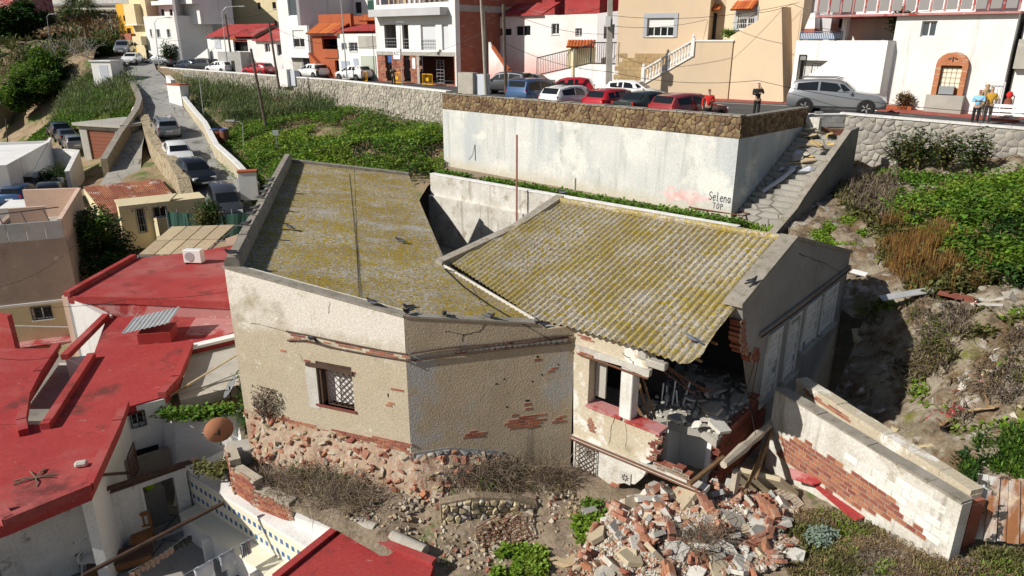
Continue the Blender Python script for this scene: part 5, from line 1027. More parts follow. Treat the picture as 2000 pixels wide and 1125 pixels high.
bx(H, 'cement_patch', F, F.rect(700, 70, 738, 95), .002, .03, 'concrete'); mb = MB(); mb.slab([F.pt(s6 - .2, zt + .3, .3), F.pt(F.L, zt + .3, .3), F.pt(F.L, zt + .9, -2), F.pt(s6 - .2, zt + .9, -2)], (0, 0, -.1)); mb.build('roof_sheet', M['redpaint'], H)
mb = MB(); bk = Fac(uy(650, 92, 20), uy(745, 86, 20)); H = thing('white_house', 'white house with dark windows peeking above the terracotta house', 'house', bk.pt(3, 9)); block(H, bk, 0, bk.L, 8, 20, 6, 'white_clean', [(671, 5, 681, 26, D(frame='darkmetal', sill=False)), (694, 4, 706, 26, D(frame='darkmetal', sill=False))])
bx(H, 'green_netting', bk, bk.rect(722, 0, 737, 60), .1, .2, 'greenmesh')
# --- tall white house with its side coloured grey as shade
p1_ = uy(592, 83.5, 100); F = Fac(uy(550, 86, 100), p1_); H = thing('tower_house', 'tall narrow white house with blank side wall greyed to look shaded', 'house', F.pt(1, 8))
fs = Fac(p1_, uy(656, 98, 20)); block(H, F, 0, F.L, 7.8, 20, 8, 'white_clean', [(562, -6, 580, 31, D(sill=False, pane='glass_blue', mull=0))]); bx(H, 'side_wall', fs, (0, 7.8, fs.L, 20), -.3, .02, 'grey_and_shade')
F_b = Fac(uy(557, 84.5, 100), uy(607, 81.5, 100)); block(H, F_b, 0, F_b.L, 10.2, F_b.px(580, 50)[1], 2.5, 'white_clean', [(572, 59, 594, 92, D(shutter=.5))], 'bay'); fs2 = Fac(F_b.pt(F_b.L, 0).xy, uy(630, 90, 80)); bx(H, 'bay_side', fs2, (.02, 10.2, fs2.L, F_b.px(580, 50)[1]), -.2, .02, 'grey_and_shade'); bx(H, 'ground_floor', F_b, (.3, 7.9, F_b.L - .2, 10.2), -.9, -.6, 'concrete'); bx(H, 'entrance', F_b, F_b.rect(585, 112, 606, 142), -.59, -.52, 'glass')
# --- low white house with red roof
F = Fac(uy(410, 94, 120), uy(560, 86.5, 120)); H = thing('low_house', 'low white house with dark red sheet roofs and garage', 'house', F.pt(4, 8)); zt = F.px(480, 76)[1]
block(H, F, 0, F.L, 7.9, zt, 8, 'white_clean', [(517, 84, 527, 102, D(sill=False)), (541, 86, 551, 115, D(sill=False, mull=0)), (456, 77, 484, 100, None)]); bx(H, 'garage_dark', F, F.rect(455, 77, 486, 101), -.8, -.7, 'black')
for k, (u0, u1, v0, v1) in enumerate(((408, 500, 70, 60), (497, 560, 78, 55))): mb = MB(); s0, z_0 = F.px(u0, v0); s1, z_1 = F.px(u1, v1); mb.slab([F.pt(s0, z_0, .4), F.pt(s1, z_0, .4), F.pt(s1, z_0 + 1.4, -3), F.pt(s0, z_0 + 1.4, -3)], (0, 0, -.12)); mb.build('roof_sheet', M['redpaint'], H)
bx(H, 'red_wall', F, (0, zt - .2, 4.5, zt + 1.6), -3.4, -3.2, 'terracotta'); r = F.rect(420, 75, 431, 95); bx(H, 'breeze_blocks', F, r, .01, .05, 'greybox')
T = thing('stone_porch', 'grey stone clad porch with dark doorway on the street', 'porch', F.pt(*F.px(460, 130), .8)); s0, s1 = F.px(446, 120)[0], F.px(490, 120)[0]; mb = MB(); mb.fbox(F, s0, s1, 7.9, F.px(465, 101)[1], .02, 1.4); mb.build('wall', M['block_grey'], T); bx(T, 'doorway', F, F.rect(472, 118, 478, 145), 1.4, 1.43, 'black')
mb = MB(); mb.slab([F.pt(-2.5, 8, .5), F.pt(.5, 8, .5), F.pt(.5, F.px(412, 95)[1], .5), F.pt(-2.5, F.px(380, 115)[1], .5)], F.n3 * -.3); mb.build('side_ramp', M['white_clean'], H)
mb = MB(); mb.slab([F.pt(*F.px(500, 130), .6), F.pt(*F.px(520, 145), .6), F.pt(*F.px(560, 145), .6), F.pt(*F.px(560, 105), .6)], F.n3 * -.4); mb.build('stair_wall', M['white_clean'], H)
# --- white, cream and yellow houses at the bend
p1_ = uy(349, 96.5, 60); F = Fac(uy(284, 100.5, 60), p1_); H = thing('white_house', 'white two storey house with long side wall tinted grey as shade at the road bend', 'house', F.pt(2, 9)); fs = Fac(p1_, uy(458, 118, 30)); zt = F.px(318, 31)[1]
block(H, F, 0, F.L, 8.3, zt, 5, 'white_clean', [(306, 57, 313, 73, D()), (326, 57, 333, 73, D()), (319, 100, 326, 112, D()), (331, 98, 337, 110, D()), (293, 57, 297, 72, D())]); bx(H, 'side_wall', fs, (0, 8.3, fs.L, 21), -.3, .02, 'grey_and_shade')  # side wall of a white house, its shade put in as grey colour
for u0, v0, u1, v1 in ((353, 58, 367, 74), (386, 58, 400, 74), (374, 101, 388, 112)): window(H, fs, fs.rect(u0, v0, u1, v1), deep=-.05, pane='glass', shutter=.6)
f9 = Fac(F.pt(.5, 0, -2).xy, F.pt(F.L + 2, 0, -2).xy); block(H, f9, 0, f9.L, zt - 1, 21, 5, 'white_clean', [(314, 18, 321, 31, D(frame='darkmetal')), (331, 18, 337, 31, D(frame='darkmetal')), (347, 18, 352, 31, D(frame='darkmetal'))]); bx(H, 'balcony', f9, (0, f9.px(330, 10)[1], f9.L, f9.px(330, 2)[1]), 0, .9, 'white_clean')
F = Fac(uy(261, 104, 60), uy(292, 101, 60)); H = thing('cream_house', 'tall cream house with bay between yellow and white houses', 'house', F.pt(1, 9)); block(H, F, 0, F.L, 8.5, 20, 6, 'cream', [(264, 16, 275, 36, D()), (286, 98, 291, 118, D(frame='darkmetal', sill=False))]); bx(H, 'bay', F, (.1, F.px(270, 48)[1], F.L * .7, F.px(270, 8)[1]), .0, .9, 'cream'); bx(H, 'bay_base', F, (0, F.px(270, 50)[1], F.L * .75, F.px(270, 48)[1]), .0, 1.0, 'white_clean'); bx(H, 'lower_bay', F, (F.L * .5, F.px(270, 88)[1], F.L + .2, F.px(270, 71)[1]), .0, 1.4, 'cream')
F = Fac(uy(234, 110, 60), uy(262, 105, 60)); H = thing('yellow_house', 'narrow ochre yellow house at the far end of the street', 'house', F.pt(1, 9)); block(H, F, 0, F.L, 8.5, F.px(245, 6)[1], 8, 'yellow', [(241, 30, 247, 41, D(frame='wood_brown', sill=False)), (248, 55, 256, 66, D(sill=False, frame='wood_brown'))]); bx(H, 'balcony', F, F.rect(243, 66, 270, 80), .0, .9, 'brickwall')
for k, (u0, u1, Y0, Y1, m, lab, wins) in enumerate(((452, 556, 118, 112, 'cream', 'cream apartment block with small windows behind the red roofed house', [(503, 5, 509, 18), (532, 4, 539, 17), (536, 40, 540, 51)]), (395, 470, 124, 121, 'peach', 'orange block behind the shade-grey wall', [(420, 2, 428, 10)]))):
    F = Fac(uy(u0, Y0, 30), uy(u1, Y1, 30)); H = thing('apartment_block', lab, 'building', F.pt(2, 9)); block(H, F, 0, F.L, 8, 24, 8, m, [(*q, D(frame='darkmetal')) for q in wins])
F = Fac(uy(1180, 80, 10), uy(1420, 66, 10)); H = thing('red_house', 'dark red house wall rising behind the beige house', 'house', F.pt(3, 9)); block(H, F, 0, F.L, 8, 20, 6, 'redpaint')
F = Fac(uy(1540, 60, 10), uy(2080, 48, 10)); H = thing('white_house', 'white house wall rising behind the terrace', 'house', F.pt(3, 9)); block(H, F, 0, F.L, 8, 20, 6, 'white_clean')
# --- hill road wall, red house on the hill
P0, P1 = at(20, 14, 204), at(250, 20, 198); F = Fac(P0.xy, P1.xy); T = thing('hill_road_wall', 'long pale wall of the upper road on the hill', 'wall', P0); mb = MB(); mb.fbox(F, -10, F.L + 10, 17, P0.z + 2.2, -1, 0); mb.build('wall', M['white_old'], T); mb = MB(); mb.fbox(F, -10, F.L + 10, P0.z + .2, P0.z + .7, 0, .4); mb.build('rail', M['greymetal'], T)
F = Fac(at(-30, 20, 175).xy, at(29, 20, 172).xy); H = thing('red_house', 'dark red house at the top left corner on the hill', 'house', F.pt(0, 14)); block(H, F, 0, F.L, 14, 30, 10, 'redpaint_worn')
# ================================================================ houses below the road, left
def flat(T, name, px, z, th, m):
    mb = MB(); mb.slab([atz(u, v, z if not isinstance(z, list) else z[i]) for i, (u, v) in enumerate(px)], (0, 0, -th)); return mb.build(name, M[m], T)
def vwall(T, name, pts, z0, m, t=.25, ztop=None):
    """walls hanging from top points (3D) down to z0"""
    mb = MB()
    for a, b in zip(pts, pts[1:]):
        d = (b - a); n = Vector((-d.y, d.x, 0)).normalized() * t
        if n.dot(a) < 0: n = -n
        mb.slab([a, b, Vector((b.x, b.y, z0)), Vector((a.x, a.y, z0))], n)
    return mb.build(name, M[m], T)
def kerb(T, name, px, z, m, w_=.22, h=.18):
    mb = MB(); P = [atz(u, v, z) for u, v in px]
    for a, b in zip(P, P[1:]):
        d = b - a; d.normalize(); n = Vector((-d.y, d.x, 0)) * w_ / 2; mb.slab([a - d * .03 - n, b + d * .03 - n, b + d * .03 + n, a - d * .03 + n], (0, 0, h))
    return mb.build(name, M[m], T)
# --- big red roofed house in front
H = thing('red_roof_house', 'rambling white house with big red painted flat roofs in the left foreground', 'house', (-12, 20, -2))
Z = 1.6
flat(H, 'roof', [(208, 622), (470, 597), (478, 655), (372, 680), (345, 745), (318, 775), (245, 796), (232, 832), (175, 957), (12, 1024), (-60, 1050), (-90, 900), (-90, 830), (95, 829), (140, 760), (180, 700)], Z, .3, 'redpaint')
flat(H, 'roof', [(-90, 828.5), (-90, 682), (112, 680), (55, 770), (46, 828.5)], Z, .3, 'redpaint')
flat(H, 'upper_roof', [(132, 579), (262, 505), (380, 492), (480, 474), (500, 540), (484, 592), (245, 580)], 2.35, .3, 'redpaint')
vwall(H, 'step_wall', [atz(132, 579, 2.33), atz(245, 580, 2.33), atz(484, 592, 2.33)], 1.2, 'redpaint_worn'); vwall(H, 'side_wall', [atz(262, 505, 2.3), atz(132, 579, 2.3)], -2, 'peach')
flat(H, 'washed_patch', [(392, 605), (468, 598), (476, 640), (440, 655), (360, 655)], Z + .006, .004, 'redpaint_worn'); flat(H, 'washed_patch', [(240, 598), (385, 596), (380, 605), (236, 612)], Z + .006, .004, 'redpaint_worn')
for px in ([(208, 622), (128, 702)], [(180, 700), (140, 762), (95, 832), (90, 838)], [(112, 680), (75, 735), (52, 780), (44, 830), (48, 850)], [(372, 680), (345, 745), (318, 776)], [(245, 797), (232, 832), (175, 957), (12, 1024)], [(0, 1000), (18, 1024)]): kerb(H, 'kerb', px, Z, 'redpaint', .24, .2)
kerb(H, 'kerb', [(132, 579), (262, 505)], 2.35, 'redpaint', .24, .2); kerb(H, 'white_kerb', [(374, 680), (478, 655)], Z, 'white', .35, .1)
vwall(H, 'white_wall', [atz(210, 620, Z), atz(131, 580, 2.3)], -2, 'white'); mb = MB(); w0, w1 = atz(131, 580, 2.3), atz(206, 575, 2.3)
mb.slab([w0 + Vector((0, -.05, 0)), w1 + Vector((0, -.05, 0)), w1 + Vector((0, -.05, -4)), w0 + Vector((0, -.05, -4))], (0, .25, 0)); mb.build('white_wall', M['white'], H)
vwall(H, 'white_wall', [atz(128, 703, 1.5), atz(176, 698, 1.5)], -2, 'white', .2); vwall(H, 'passage_wall', [atz(46, 829, 1.55), atz(95, 829, 1.55)], -2, 'cream', .2)
q = [atz(118, 708, .7), atz(172, 702, .7), atz(92, 800, .7), atz(52, 800, .7)]
sheets(H, q[3], (q[0] - q[3]).normalized(), (q[2] - q[3]).normalized(), [(0, 0), ((q[0] - q[3]).length, 0), ((q[0] - q[3]).length, 1.3), (0, 1.3)], .2, .025, 6, 1.5, [M['fibro_clean']], 6, 'passage_sheet')
flat(H, 'passage_floor', [(40, 700), (200, 690), (180, 860), (30, 860)], -1.2, .2, 'concrete_dark')
# walls of the yard
W2a, W2b = atz(246, 798, Z - .05), atz(322, 779, Z - .05)
vwall(H, 'yard_wall', [atz(175, 957, Z - .3), atz(232, 832, Z - .3), W2a], -2.2, 'white'); F = Fac(W2a.xy, W2b.xy); mb = MB(); wr = F.rect(255, 803, 284, 833); wallgrid(mb, F, 0, F.L, -2.2, Z - .05, [wr], .25); mb.build('yard_wall', M['white'], H); window(H, F, wr, bars='darkmetal', sill=False)
bx(H, 'garage_door', F, F.rect(253, 874, 314, 920), .01, .05, 'black')
F = Fac(atz(232, 836, Z).xy, atz(180, 950, Z).xy); r = (.2, .3, 1.0, 1.2); grille(H, F, r, .35, .12, .014, M['darkrust'], False)
flat(H, 'yard_floor', [(170, 960), (235, 840), (330, 800), (470, 830), (450, 905), (360, 930), (120, 1000)], -1.6, .3, 'concrete')
mb = MB(); P = [atz(322, 778, 1.2), atz(318, 818, .9), atz(340, 822, .9), atz(462, 812, .9), atz(470, 850, .5)]
for a, b in zip(P, P[1:]): mb.slab([a, b, b + Vector((0, -.6, -2.9)), a + Vector((0, -.6, -2.9))], (0, .35, 0))
mb.build('retaining_wall', M['white'], H)
T = thing('terrace', 'grey stained terrace with white edge beside the ruin', 'terrace', atz(420, 700, 1.2)); flat(T, 'floor', [(376, 686), (480, 660), (486, 730), (348, 768)], 1.35, .3, 'concrete'); mb = MB(); mb.tube([atz(345, 765, 1.5), atz(480, 683, 1.9)], .035, 5); mb.build('pole', M['wood_pale'], T); mb = MB(); mb.tube([atz(330, 773, 1.5), atz(372, 752, 1.55)], .04, 5); mb.build('plank', M['wood'], T); flat(T, 'stone_edge', [(348, 769), (486, 731), (488, 748), (352, 782)], 1.30, .35, 'stone_pale')
mb = MB(); P = [[(345, 790, .9), (488, 752, .9)], [(335, 812, .5), (485, 800, .5)]]; rs = random.Random(4); V = []; n = 16
for j in range(7):
    for i in range(n):
        a = atz(345 - 5 * j / 6 * 2 + (488 - 345) * i / (n - 1), 786 - 36 * i / (n - 1) + (34 + 12 * i / n) * j / 6, 1.1 - j * .13); V.append(a + Vector((rs.uniform(-.06, .06), rs.uniform(-.06, .06), rs.uniform(-.05, .05))))
mb.add(V, [(j * n + i, j * n + i + 1, (j + 1) * n + i + 1, (j + 1) * n + i) for j in range(6) for i in range(n - 1)]); tag(mb.build('earth_bank', M['sandbank'], smooth=60), kind='structure')
# roof furniture
p = atz(305, 665, Z); T = thing('roof_hatch', 'raised roof hatch covered with a grey corrugated sheet on the red roof', 'hatch', p); mb = MB(); mb.box(p + Vector((0, .2, .2)), (1.1, 1.0, .4), .2); mb.build('upstand', M['redpaint'], T); q = p + Vector((-.95, -.45, .45)); sheets(T, q, Vector((.97, .12, .2)).normalized(), Vector((-.1, .98, .1)).normalized(), [(0, 0), (1.7, 0), (1.7, 1.3), (0, 1.3)], .18, .02, 10, 1.4, [M['zinc']], 5, 'cover_sheet')
p = atz(381, 514, 2.35); T = thing('air_conditioner', 'white air conditioner unit standing on the red roof', 'air conditioner', p); mb = MB(); mb.box(p + Vector((0, 0, .36)), (.85, .36, .6), -.1); mb.build('case', M['plastic_white'], T, bevel=.02); mb = MB(); m = Matrix.Rotation(R(90), 3, 'X'); c = p + Vector((-.12, -.2, .36)); mb.add([c + Vector((math.cos(t) * .22, 0, math.sin(t) * .22)) for t in [i * math.tau / 16 for i in range(16)]] , [tuple(range(16))]); o = mb.build('fan_grille', M['galv'], T); s_m = o.modifiers.new('t', 'SOLIDIFY'); s_m.thickness = .02; mb = MB()
for dx in (-.3, .3): mb.box(p + Vector((dx, 0, .03)), (.06, .4, .06), -.1)
mb.build('foot', M['darkmetal'], T)
p = atz(160, 911, Z); T = top('rubble_lump', MB().box(p + Vector((0, 0, .08)), (.32, .18, .16), .3), M['render_white'], 'white rubble lump lying on the red roof', 'rubble', bevel=.05)
p = atz(70, 935, Z); mb = MB(); rs = random.Random(3)
for i in range(9): t = rs.uniform(0, 6.28); mb.tube([p + Vector((0, 0, .02)), p + Vector((math.cos(t) * .25, math.sin(t) * .2, .06)), p + Vector((math.cos(t) * .5, math.sin(t) * .42, .01))], .015, 4)
top('dead_plant', mb, M['drybrush'], 'withered dark plant lying flat on the red roof', 'dead plant')
for u, v, cc, lab in ((432, 868, 'amber_dish', 'rusty orange satellite dish above the white yard wall'), (452, 782, 'greymetal', 'grey satellite dish leaning over the earth bank')):
    p = atz(u, v, .6 if v > 800 else 1.0) ; T = thing('satellite_dish', lab, 'satellite dish', p); mb = MB(); n = 14; m = Matrix.Rotation(R(-60 if v > 800 else 20), 3, 'Z') @ Matrix.Rotation(R(75 if v > 800 else -55), 3, 'Y'); V = [p + Vector((0, 0, .5)) + m @ Vector((0, 0, -.1))]
    V += [p + Vector((0, 0, .5)) + m @ Vector((math.cos(t) * .38, math.sin(t) * .42, 0)) for t in [i * math.tau / n for i in range(n)]]; mb.add(V, [(0, 1 + i, 1 + (i + 1) % n) for i in range(n)]); o = mb.build('dish', M[cc] if cc in M else simple(cc, (.48, .20, .10), .7), T, smooth=60); o.modifiers.new('t', 'SOLIDIFY').thickness = .015; mb = MB(); mb.tube([p, p + Vector((0, 0, .5))], .025, 5); mb.tube([p + Vector((0, 0, .35)), p + Vector((-.45, -.2, .45))], .012, 4); mb.build('mast', M['darkmetal'], T)
mb = MB(); mb.tube([atz(15, 1018, .5), atz(386, 897, .5)], .07, 6); top('steel_beam', mb, M['darkrust'], 'long rusty steel beam spanning over the yard from red roof to garden bed', 'beam')
mb = MB(); mb.tube([atz(160, 1125, .6), atz(437, 982, .6)], .06, 6); top('steel_beam', mb, M['darkrust'], 'lower rusty steel beam crossing above the patio furniture', 'beam')
mb = MB(); mb.tube([atz(168, 930, 1.5), atz(262, 922, .4)], .045, 5); top('steel_beam', mb, M['darkrust'], 'short rusty beam sticking out from the red roof edge', 'beam')
# --- patio at the bottom left
F = Fac((-12.75, 15.05), (-9.55, 17.75)); PT = thing('patio_house', 'white walled patio with blue tiled bench at the bottom left', 'patio', (-11, 16, -1.8)); dr = F.rect(288, 938, 352, 1062); dr = (dr[0], -1.75, dr[2], dr[3])
mb = MB(); wallgrid(mb, F, -1, F.L, -1.9, .25, [dr], .2); mb.build('wall', M['white_old'], PT); bx(PT, 'wall_cap', F, (-1, .25, F.L, .31), -.25, .05, 'darkrust'); bx(PT, 'room_wall', F, (dr[0] - .5, -1.9, dr[2] + .3, .2), -1.6, -1.5, 'concrete_dark')
mb = MB(); mb.add([(-13.6, 13, -1.8), (-9, 12, -1.8), (-5.5, 13.5, -1.8), (-9.3, 18.2, -1.8), (-10.5, 18.8, -1.8), (-13.6, 15.4, -1.8)], [(0, 1, 2, 3, 4, 5)]); mb.build('floor', M['pathconc'], PT)
F2 = Fac((-13.45, 12.2), (-12.85, 15.05)); mb = MB(); mb.slab([(-13.6, 12, -1.9), (-13.05, 15.2, -1.9), (-13.05, 15.2, .9), (-13.6, 12, .9)], (-.3, 0, 0)); mb.build('side_wall', M['concrete'], PT)
FT = Fac((-9.75, 18.0), (-5.0, 14.5)); mb = MB(); mb.fbox(FT, -.1, FT.L, -1.9, -.05, -.75, 0); mb.build('tiled_wall', M['white_clean'], PT); mb = MB(); mb.fbox(FT, .5, FT.L, -1.9, -1.05, 0, .55); mb.build('bench', M['white_clean'], PT); bx(PT, 'bench_top', FT, (.48, -1.05, FT.L, -1.0), .0, .58, 'tile_cream'); bx(PT, 'tile_bed', FT, (0, -.95, FT.L - .2, -.12), .0, .012, 'tile_cream')
for i in range(24):
    for z in (-.35, -.75): bx(PT, 'blue_tile', FT, (.12 + i * .235, z - .08, .12 + i * .235 + .11, z + .06), .013, .02, 'tile_blue')
for i in range(3): a = 2.0 + i * 1.1; bx(PT, 'bench_leg', FT, (a, -1.9, a + .1, -1.07), .5, .8, 'white_clean')
mb = MB(); mb.add([(*FT.pt(a, -.04, -o).xy, -.02 + .03 * math.sin(a * 3)) for a in [i * FT.L / 10 for i in range(11)] for o in (.0, .8, 1.5)], [(i * 3 + j, i * 3 + j + 1, i * 3 + j + 4, i * 3 + j + 3) for i in range(10) for j in (0, 1)]); mb.build('wall_top', M['white'], PT)
mb = MB(); FW = Fac((-5.0, 14.5), (-3.7, 13.0)); P = atz(575, 1010, .3), atz(650, 1035, .3); mb.slab([P[0], P[1], Vector((P[1].x, P[1].y, -2)), Vector((P[0].x, P[0].y, -2))], (0, .25, 0)); mb.build('back_wall', M['white_clean'], PT)
# red roof at the bottom
H = thing('red_roof_shed', 'red roofed shed in the bottom foreground with bare cement patches', 'shed', atz(700, 1080, .3)); q = [atz(663, 1030, .35), atz(848, 1100, .35), atz(832, 1150, .35), atz(520, 1150, .35)]; mb = MB(); mb.slab(q, (0, 0, -.3)); mb.build('roof', M['redpaint'], H); vwall(H, 'wall', [q[3] - Vector((0, 0, .3)), q[0] - Vector((0, 0, .3)), q[1] - Vector((0, 0, .3)), q[2] - Vector((0, 0, .3))], -2, 'concrete_dark')
kerb(H, 'kerb', [(540, 1130), (663, 1031), (846, 1100)], .35, 'redpaint', .2, .1)
# patio furniture
def chair(T, p, rz, m, h=.45, bh=.95, w_=.48, slats=4):
    rot = Matrix.Rotation(rz, 3, 'Z'); tr = lambda x, y, z: p + rot @ Vector((x, y, z)); mb = MB(); mb.box(tr(0, 0, h), (w_, w_, .05), rz); mb.build('seat', M[m], T)
    for x in (-1, 1):
        for y in (-1, 1): mb = MB(); mb.tube([tr(x * w_ * .45, y * w_ * .45, 0), tr(x * w_ * .45, y * w_ * .45, h if y < 0 else bh)], .025, 5); mb.build('leg', M[m], T)
    mb = MB(); mb.box(tr(0, w_ * .45, bh - .05), (w_, .03, .12), rz); mb.box(tr(0, w_ * .45, h + .15), (w_, .03, .06), rz)
    for i in range(slats): mb.box(tr((i + .5) / slats * w_ - w_ / 2, w_ * .45, (h + bh) / 2 + .05), (.05, .02, bh - h - .2), rz)
    mb.build('backrest', M[m], T)
p = atz(283, 1075, -1.8); T = thing('wooden_chair', 'brown slatted wooden chair against the patio wall', 'chair', p); chair(T, p, R(20), 'wood_brown', .5, 1.1, .55)
p = atz(190, 1112, -1.8); T = thing('plastic_chair', 'white plastic garden armchair on the patio', 'chair', p)
mb = MB(); V = []; n = 9
for j, (hh, rr) in enumerate(((.42, .27), (.6, .29), (.8, .28), (.95, .2))): V += [p + Vector((math.cos(t) * rr, math.sin(t) * rr, hh)) for t in [math.pi * i / (n - 1) for i in range(n)]]
mb.add(V, [(j * n + i, j * n + i + 1, (j + 1) * n + i + 1, (j + 1) * n + i) for j in range(3) for i in range(n - 1)]); mb.build('backrest', M['plastic_white'], T, smooth=60).modifiers.new('t', 'SOLIDIFY').thickness = .02; mb = MB(); mb.box(p + Vector((0, -.02, .42)), (.52, .5, .04)); mb.build('seat', M['plastic_white'], T)
for x in (-1, 1):
    for y in (-1, 1): mb = MB(); mb.tube([p + Vector((x * .27, y * .25, 0)), p + Vector((x * .23, y * .2, .43))], .03, 5); mb.build('leg', M['plastic_white'], T)
    mb = MB(); mb.tube([p + Vector((x * .28, .0, .64)), p + Vector((x * .28, -.25, .62)), p + Vector((x * .26, -.25, .42))], .03, 5); mb.build('armrest', M['plastic_white'], T)
p = atz(142, 1110, -1.8); T = thing('sideboard', 'dark wooden table stacked on another by the patio wall', 'table', p)
for h, m, dx in ((.55, 'wood_brown', 0), (.95, 'darkrust', -.1)):
    mb = MB(); mb.box(p + Vector((dx, .1, h)), (.7, .6, .06), .2); mb.build('top', M[m], T)
    for x in (-.28, .28):
        for y in (-.2, .25): mb = MB(); mb.box(p + Vector((x + dx, y + .1, h - .22)), (.06, .06, .4), .2); mb.build('leg', M[m], T)
p = atz(240, 1110, -1.8); T = thing('low_table', 'long low wooden coffee table on the patio', 'table', p); mb = MB(); mb.box(p + Vector((0, 0, .4)), (1.6, .6, .06), R(28)); mb.build('top', M['darkrust'], T); mb = MB(); mb.box(p + Vector((0, 0, .25)), (1.5, .5, .24), R(28)); mb.build('apron', M['wood_brown'], T)
for x in (-.65, .65): mb = MB(); q = p + Matrix.Rotation(R(28), 3, 'Z') @ Vector((x, 0, .06)); mb.box(q, (.1, .45, .14), R(28)); mb.build('leg', M['wood_brown'], T)
p = F.pt(F.px(310, 985)[0], -1.75, -1.0); p.z = -.62; T = thing('bucket', 'lime green plastic bucket in the dark doorway', 'bucket', p); mb = MB(); mb.lathe([(.13, 0), (.17, .32), (.19, .33), (.17, .335), (.125, .03)], p, 14); mb.build('pail', M['lime'], T, smooth=50); mb = MB(); mb.tube([p + Vector((math.cos(t) * .18, 0, .33 - math.sin(t) * .12)) for t in [math.pi * i / 6 for i in range(7)]], .01, 4); mb.build('handle', M['galv'], T); mb = MB(); mb.box(p + Vector((0, 0, -.6)), (.7, .6, 1.18), .7); top('washstand', mb, M['concrete_dark'], 'dark concrete washstand carrying the green bucket', 'washstand')
mb = MB(); L0, L1_ = atz(250, 1118, -.3), atz(372, 1040, -.3); mb.tube([L0, (L0 + L1_) / 2 - Vector((0, 0, .1)), L1_], .006, 4); T = thing('clothes_line', 'clothes line with small garments over the patio', 'clothes line', L0); mb.build('line', M['galv'], T)
rs = random.Random(12)
for i in range(13):
    q = L0.lerp(L1_, (i + .5) / 13) - Vector((0, 0, .08)); mb = MB(); mb.slab([q + Vector((-.05, 0, 0)), q + Vector((.06, .03, 0)), q + Vector((.05, .03, -rs.uniform(.14, .26))), q + Vector((-.04, .01, -rs.uniform(.14, .26)))], (0, .012, 0)); mb.build('garment', M['black' if i > 8 else 'clothtan'], T)
L0, L1_ = atz(392, 1105, -.2), atz(490, 1052, -.2); mb = MB(); mb.tube([L0 - (L1_ - L0) * .3, L1_ + (L1_ - L0) * .3], .006, 4); T = thing('clothes_line', 'clothes line with white towels before the blue tiles', 'clothes line', L0); mb.build('line', M['galv'], T)
for i, (t, w_, h, m) in enumerate(((.05, .5, .5, 'clothwhite'), (.5, .42, .5, 'clothgrey'), (.88, .28, .42, 'clothgrey'))):
    q = L0.lerp(L1_, t); d = (L1_ - L0).normalized(); mb = MB(); V = []
    for j in range(4):
        for k in range(6): V.append(q + d * (w_ * (k / 5 - .5)) + Vector((0, .03 * math.sin(k * 1.9 + j), -h * j / 3)))
    mb.add(V, [(j * 6 + k, j * 6 + k + 1, (j + 1) * 6 + k + 1, (j + 1) * 6 + k) for j in range(3) for k in range(5)]); tw = mb.build('towel', M[m], T, smooth=60); tw.modifiers.new('t', 'SOLIDIFY').thickness = .008
    if i == 2:
        for k in range(5): mb = MB(); mb.slab([q + d * (-.12 + k * .055) + Vector((0, -.05, -.02)), q + d * (-.10 + k * .055) + Vector((0, -.05, -.02)), q + d * (-.10 + k * .055) + Vector((0, -.05, -h)), q + d * (-.12 + k * .055) + Vector((0, -.05, -h))], (0, .004, 0)); mb.build('stripe', M['paint_darkred' if k == 4 else 'black'], tw)
# --- left block with the brown gable
F = Fac(uy(-40, 31.2, 550), uy(146, 32.6, 550)); H = thing('brown_house', 'brown rendered house with metal clad roof parapet at the left edge', 'house', F.pt(F.L / 2, -1)); zt = F.px(60, 470)[1]; zm = F.px(60, 592)[1]
block(H, F, 0, F.L, zm, zt, 7, 'mauve', roof='concrete'); block(H, F, 0, F.L - .1, -3, zm, 6, 'cream', [(62, 598, 102, 624, D(bars='darkmetal', frame='wpaint'))], 'lower_wall', roof='concrete'); bx(H, 'pale_band', F, (0, zm - .1, F.L - .3, zm + .02), 0, .06, 'white_clean')
for i in range(5): mb = MB(); a = F.L * i / 5; mb.fbox(F, a + .02, a + F.L / 5 - .02, zt, zt + .85, -.08, .02); mb.build('parapet_sheet', M['zinc'], H)
q = [F.pt(F.L - .1, 0, -.1), F.pt(F.L - .1, 0, -6), F.pt(1, 0, -6.5)]; mb = MB()
for a, b in zip(q, q[1:]): d = (b - a).normalized(); n = Vector((-d.y, d.x, 0)) * .1; mb.slab([Vector((*(a - n).xy, zt - .2)), Vector((*(b - n).xy, zt - .2)), Vector((*(b - n).xy, zt + 1.3)), Vector((*(a - n).xy, zt + (.9 if a is q[0] else 1.3)))], 2 * n)
mb.build('roof_wall', M['peach'], H); bx(H, 'roof_wall', F, (1, zt - .2, 2.6, zt + 1.0), -3.2, -3.0, 'peach'); mb = MB(); mb.tube([F.pt(0, zt + 1.0, -1.5), F.pt(F.L - .3, zt + 1.2, -1.5)], .03, 4)
for i in range(4): mb.tube([F.pt(F.L * (i + .5) / 4, zt, -.8), F.pt(F.L * (i + .5) / 4 - .5, zt + 1.1, -1.5)], .03, 4)
mb.build('roof_frame', M['darkmetal'], H)
bx(H, 'balcony', F, (1.0, zm - 2.6, F.L - .4, zm - 1.9), .0, .8, 'redpaint_worn'); bx(H, 'balcony_base', F, (1.0, zm - 3.6, F.L - .4, zm - 2.6), .0, .75, 'cream'); mb = MB(); mb.tube([F.pt(-.5, zm - .6, .5), F.pt(F.L, zm - 1.3, .7)], .03, 4); mb.build('pipe', M['white_clean'], H)
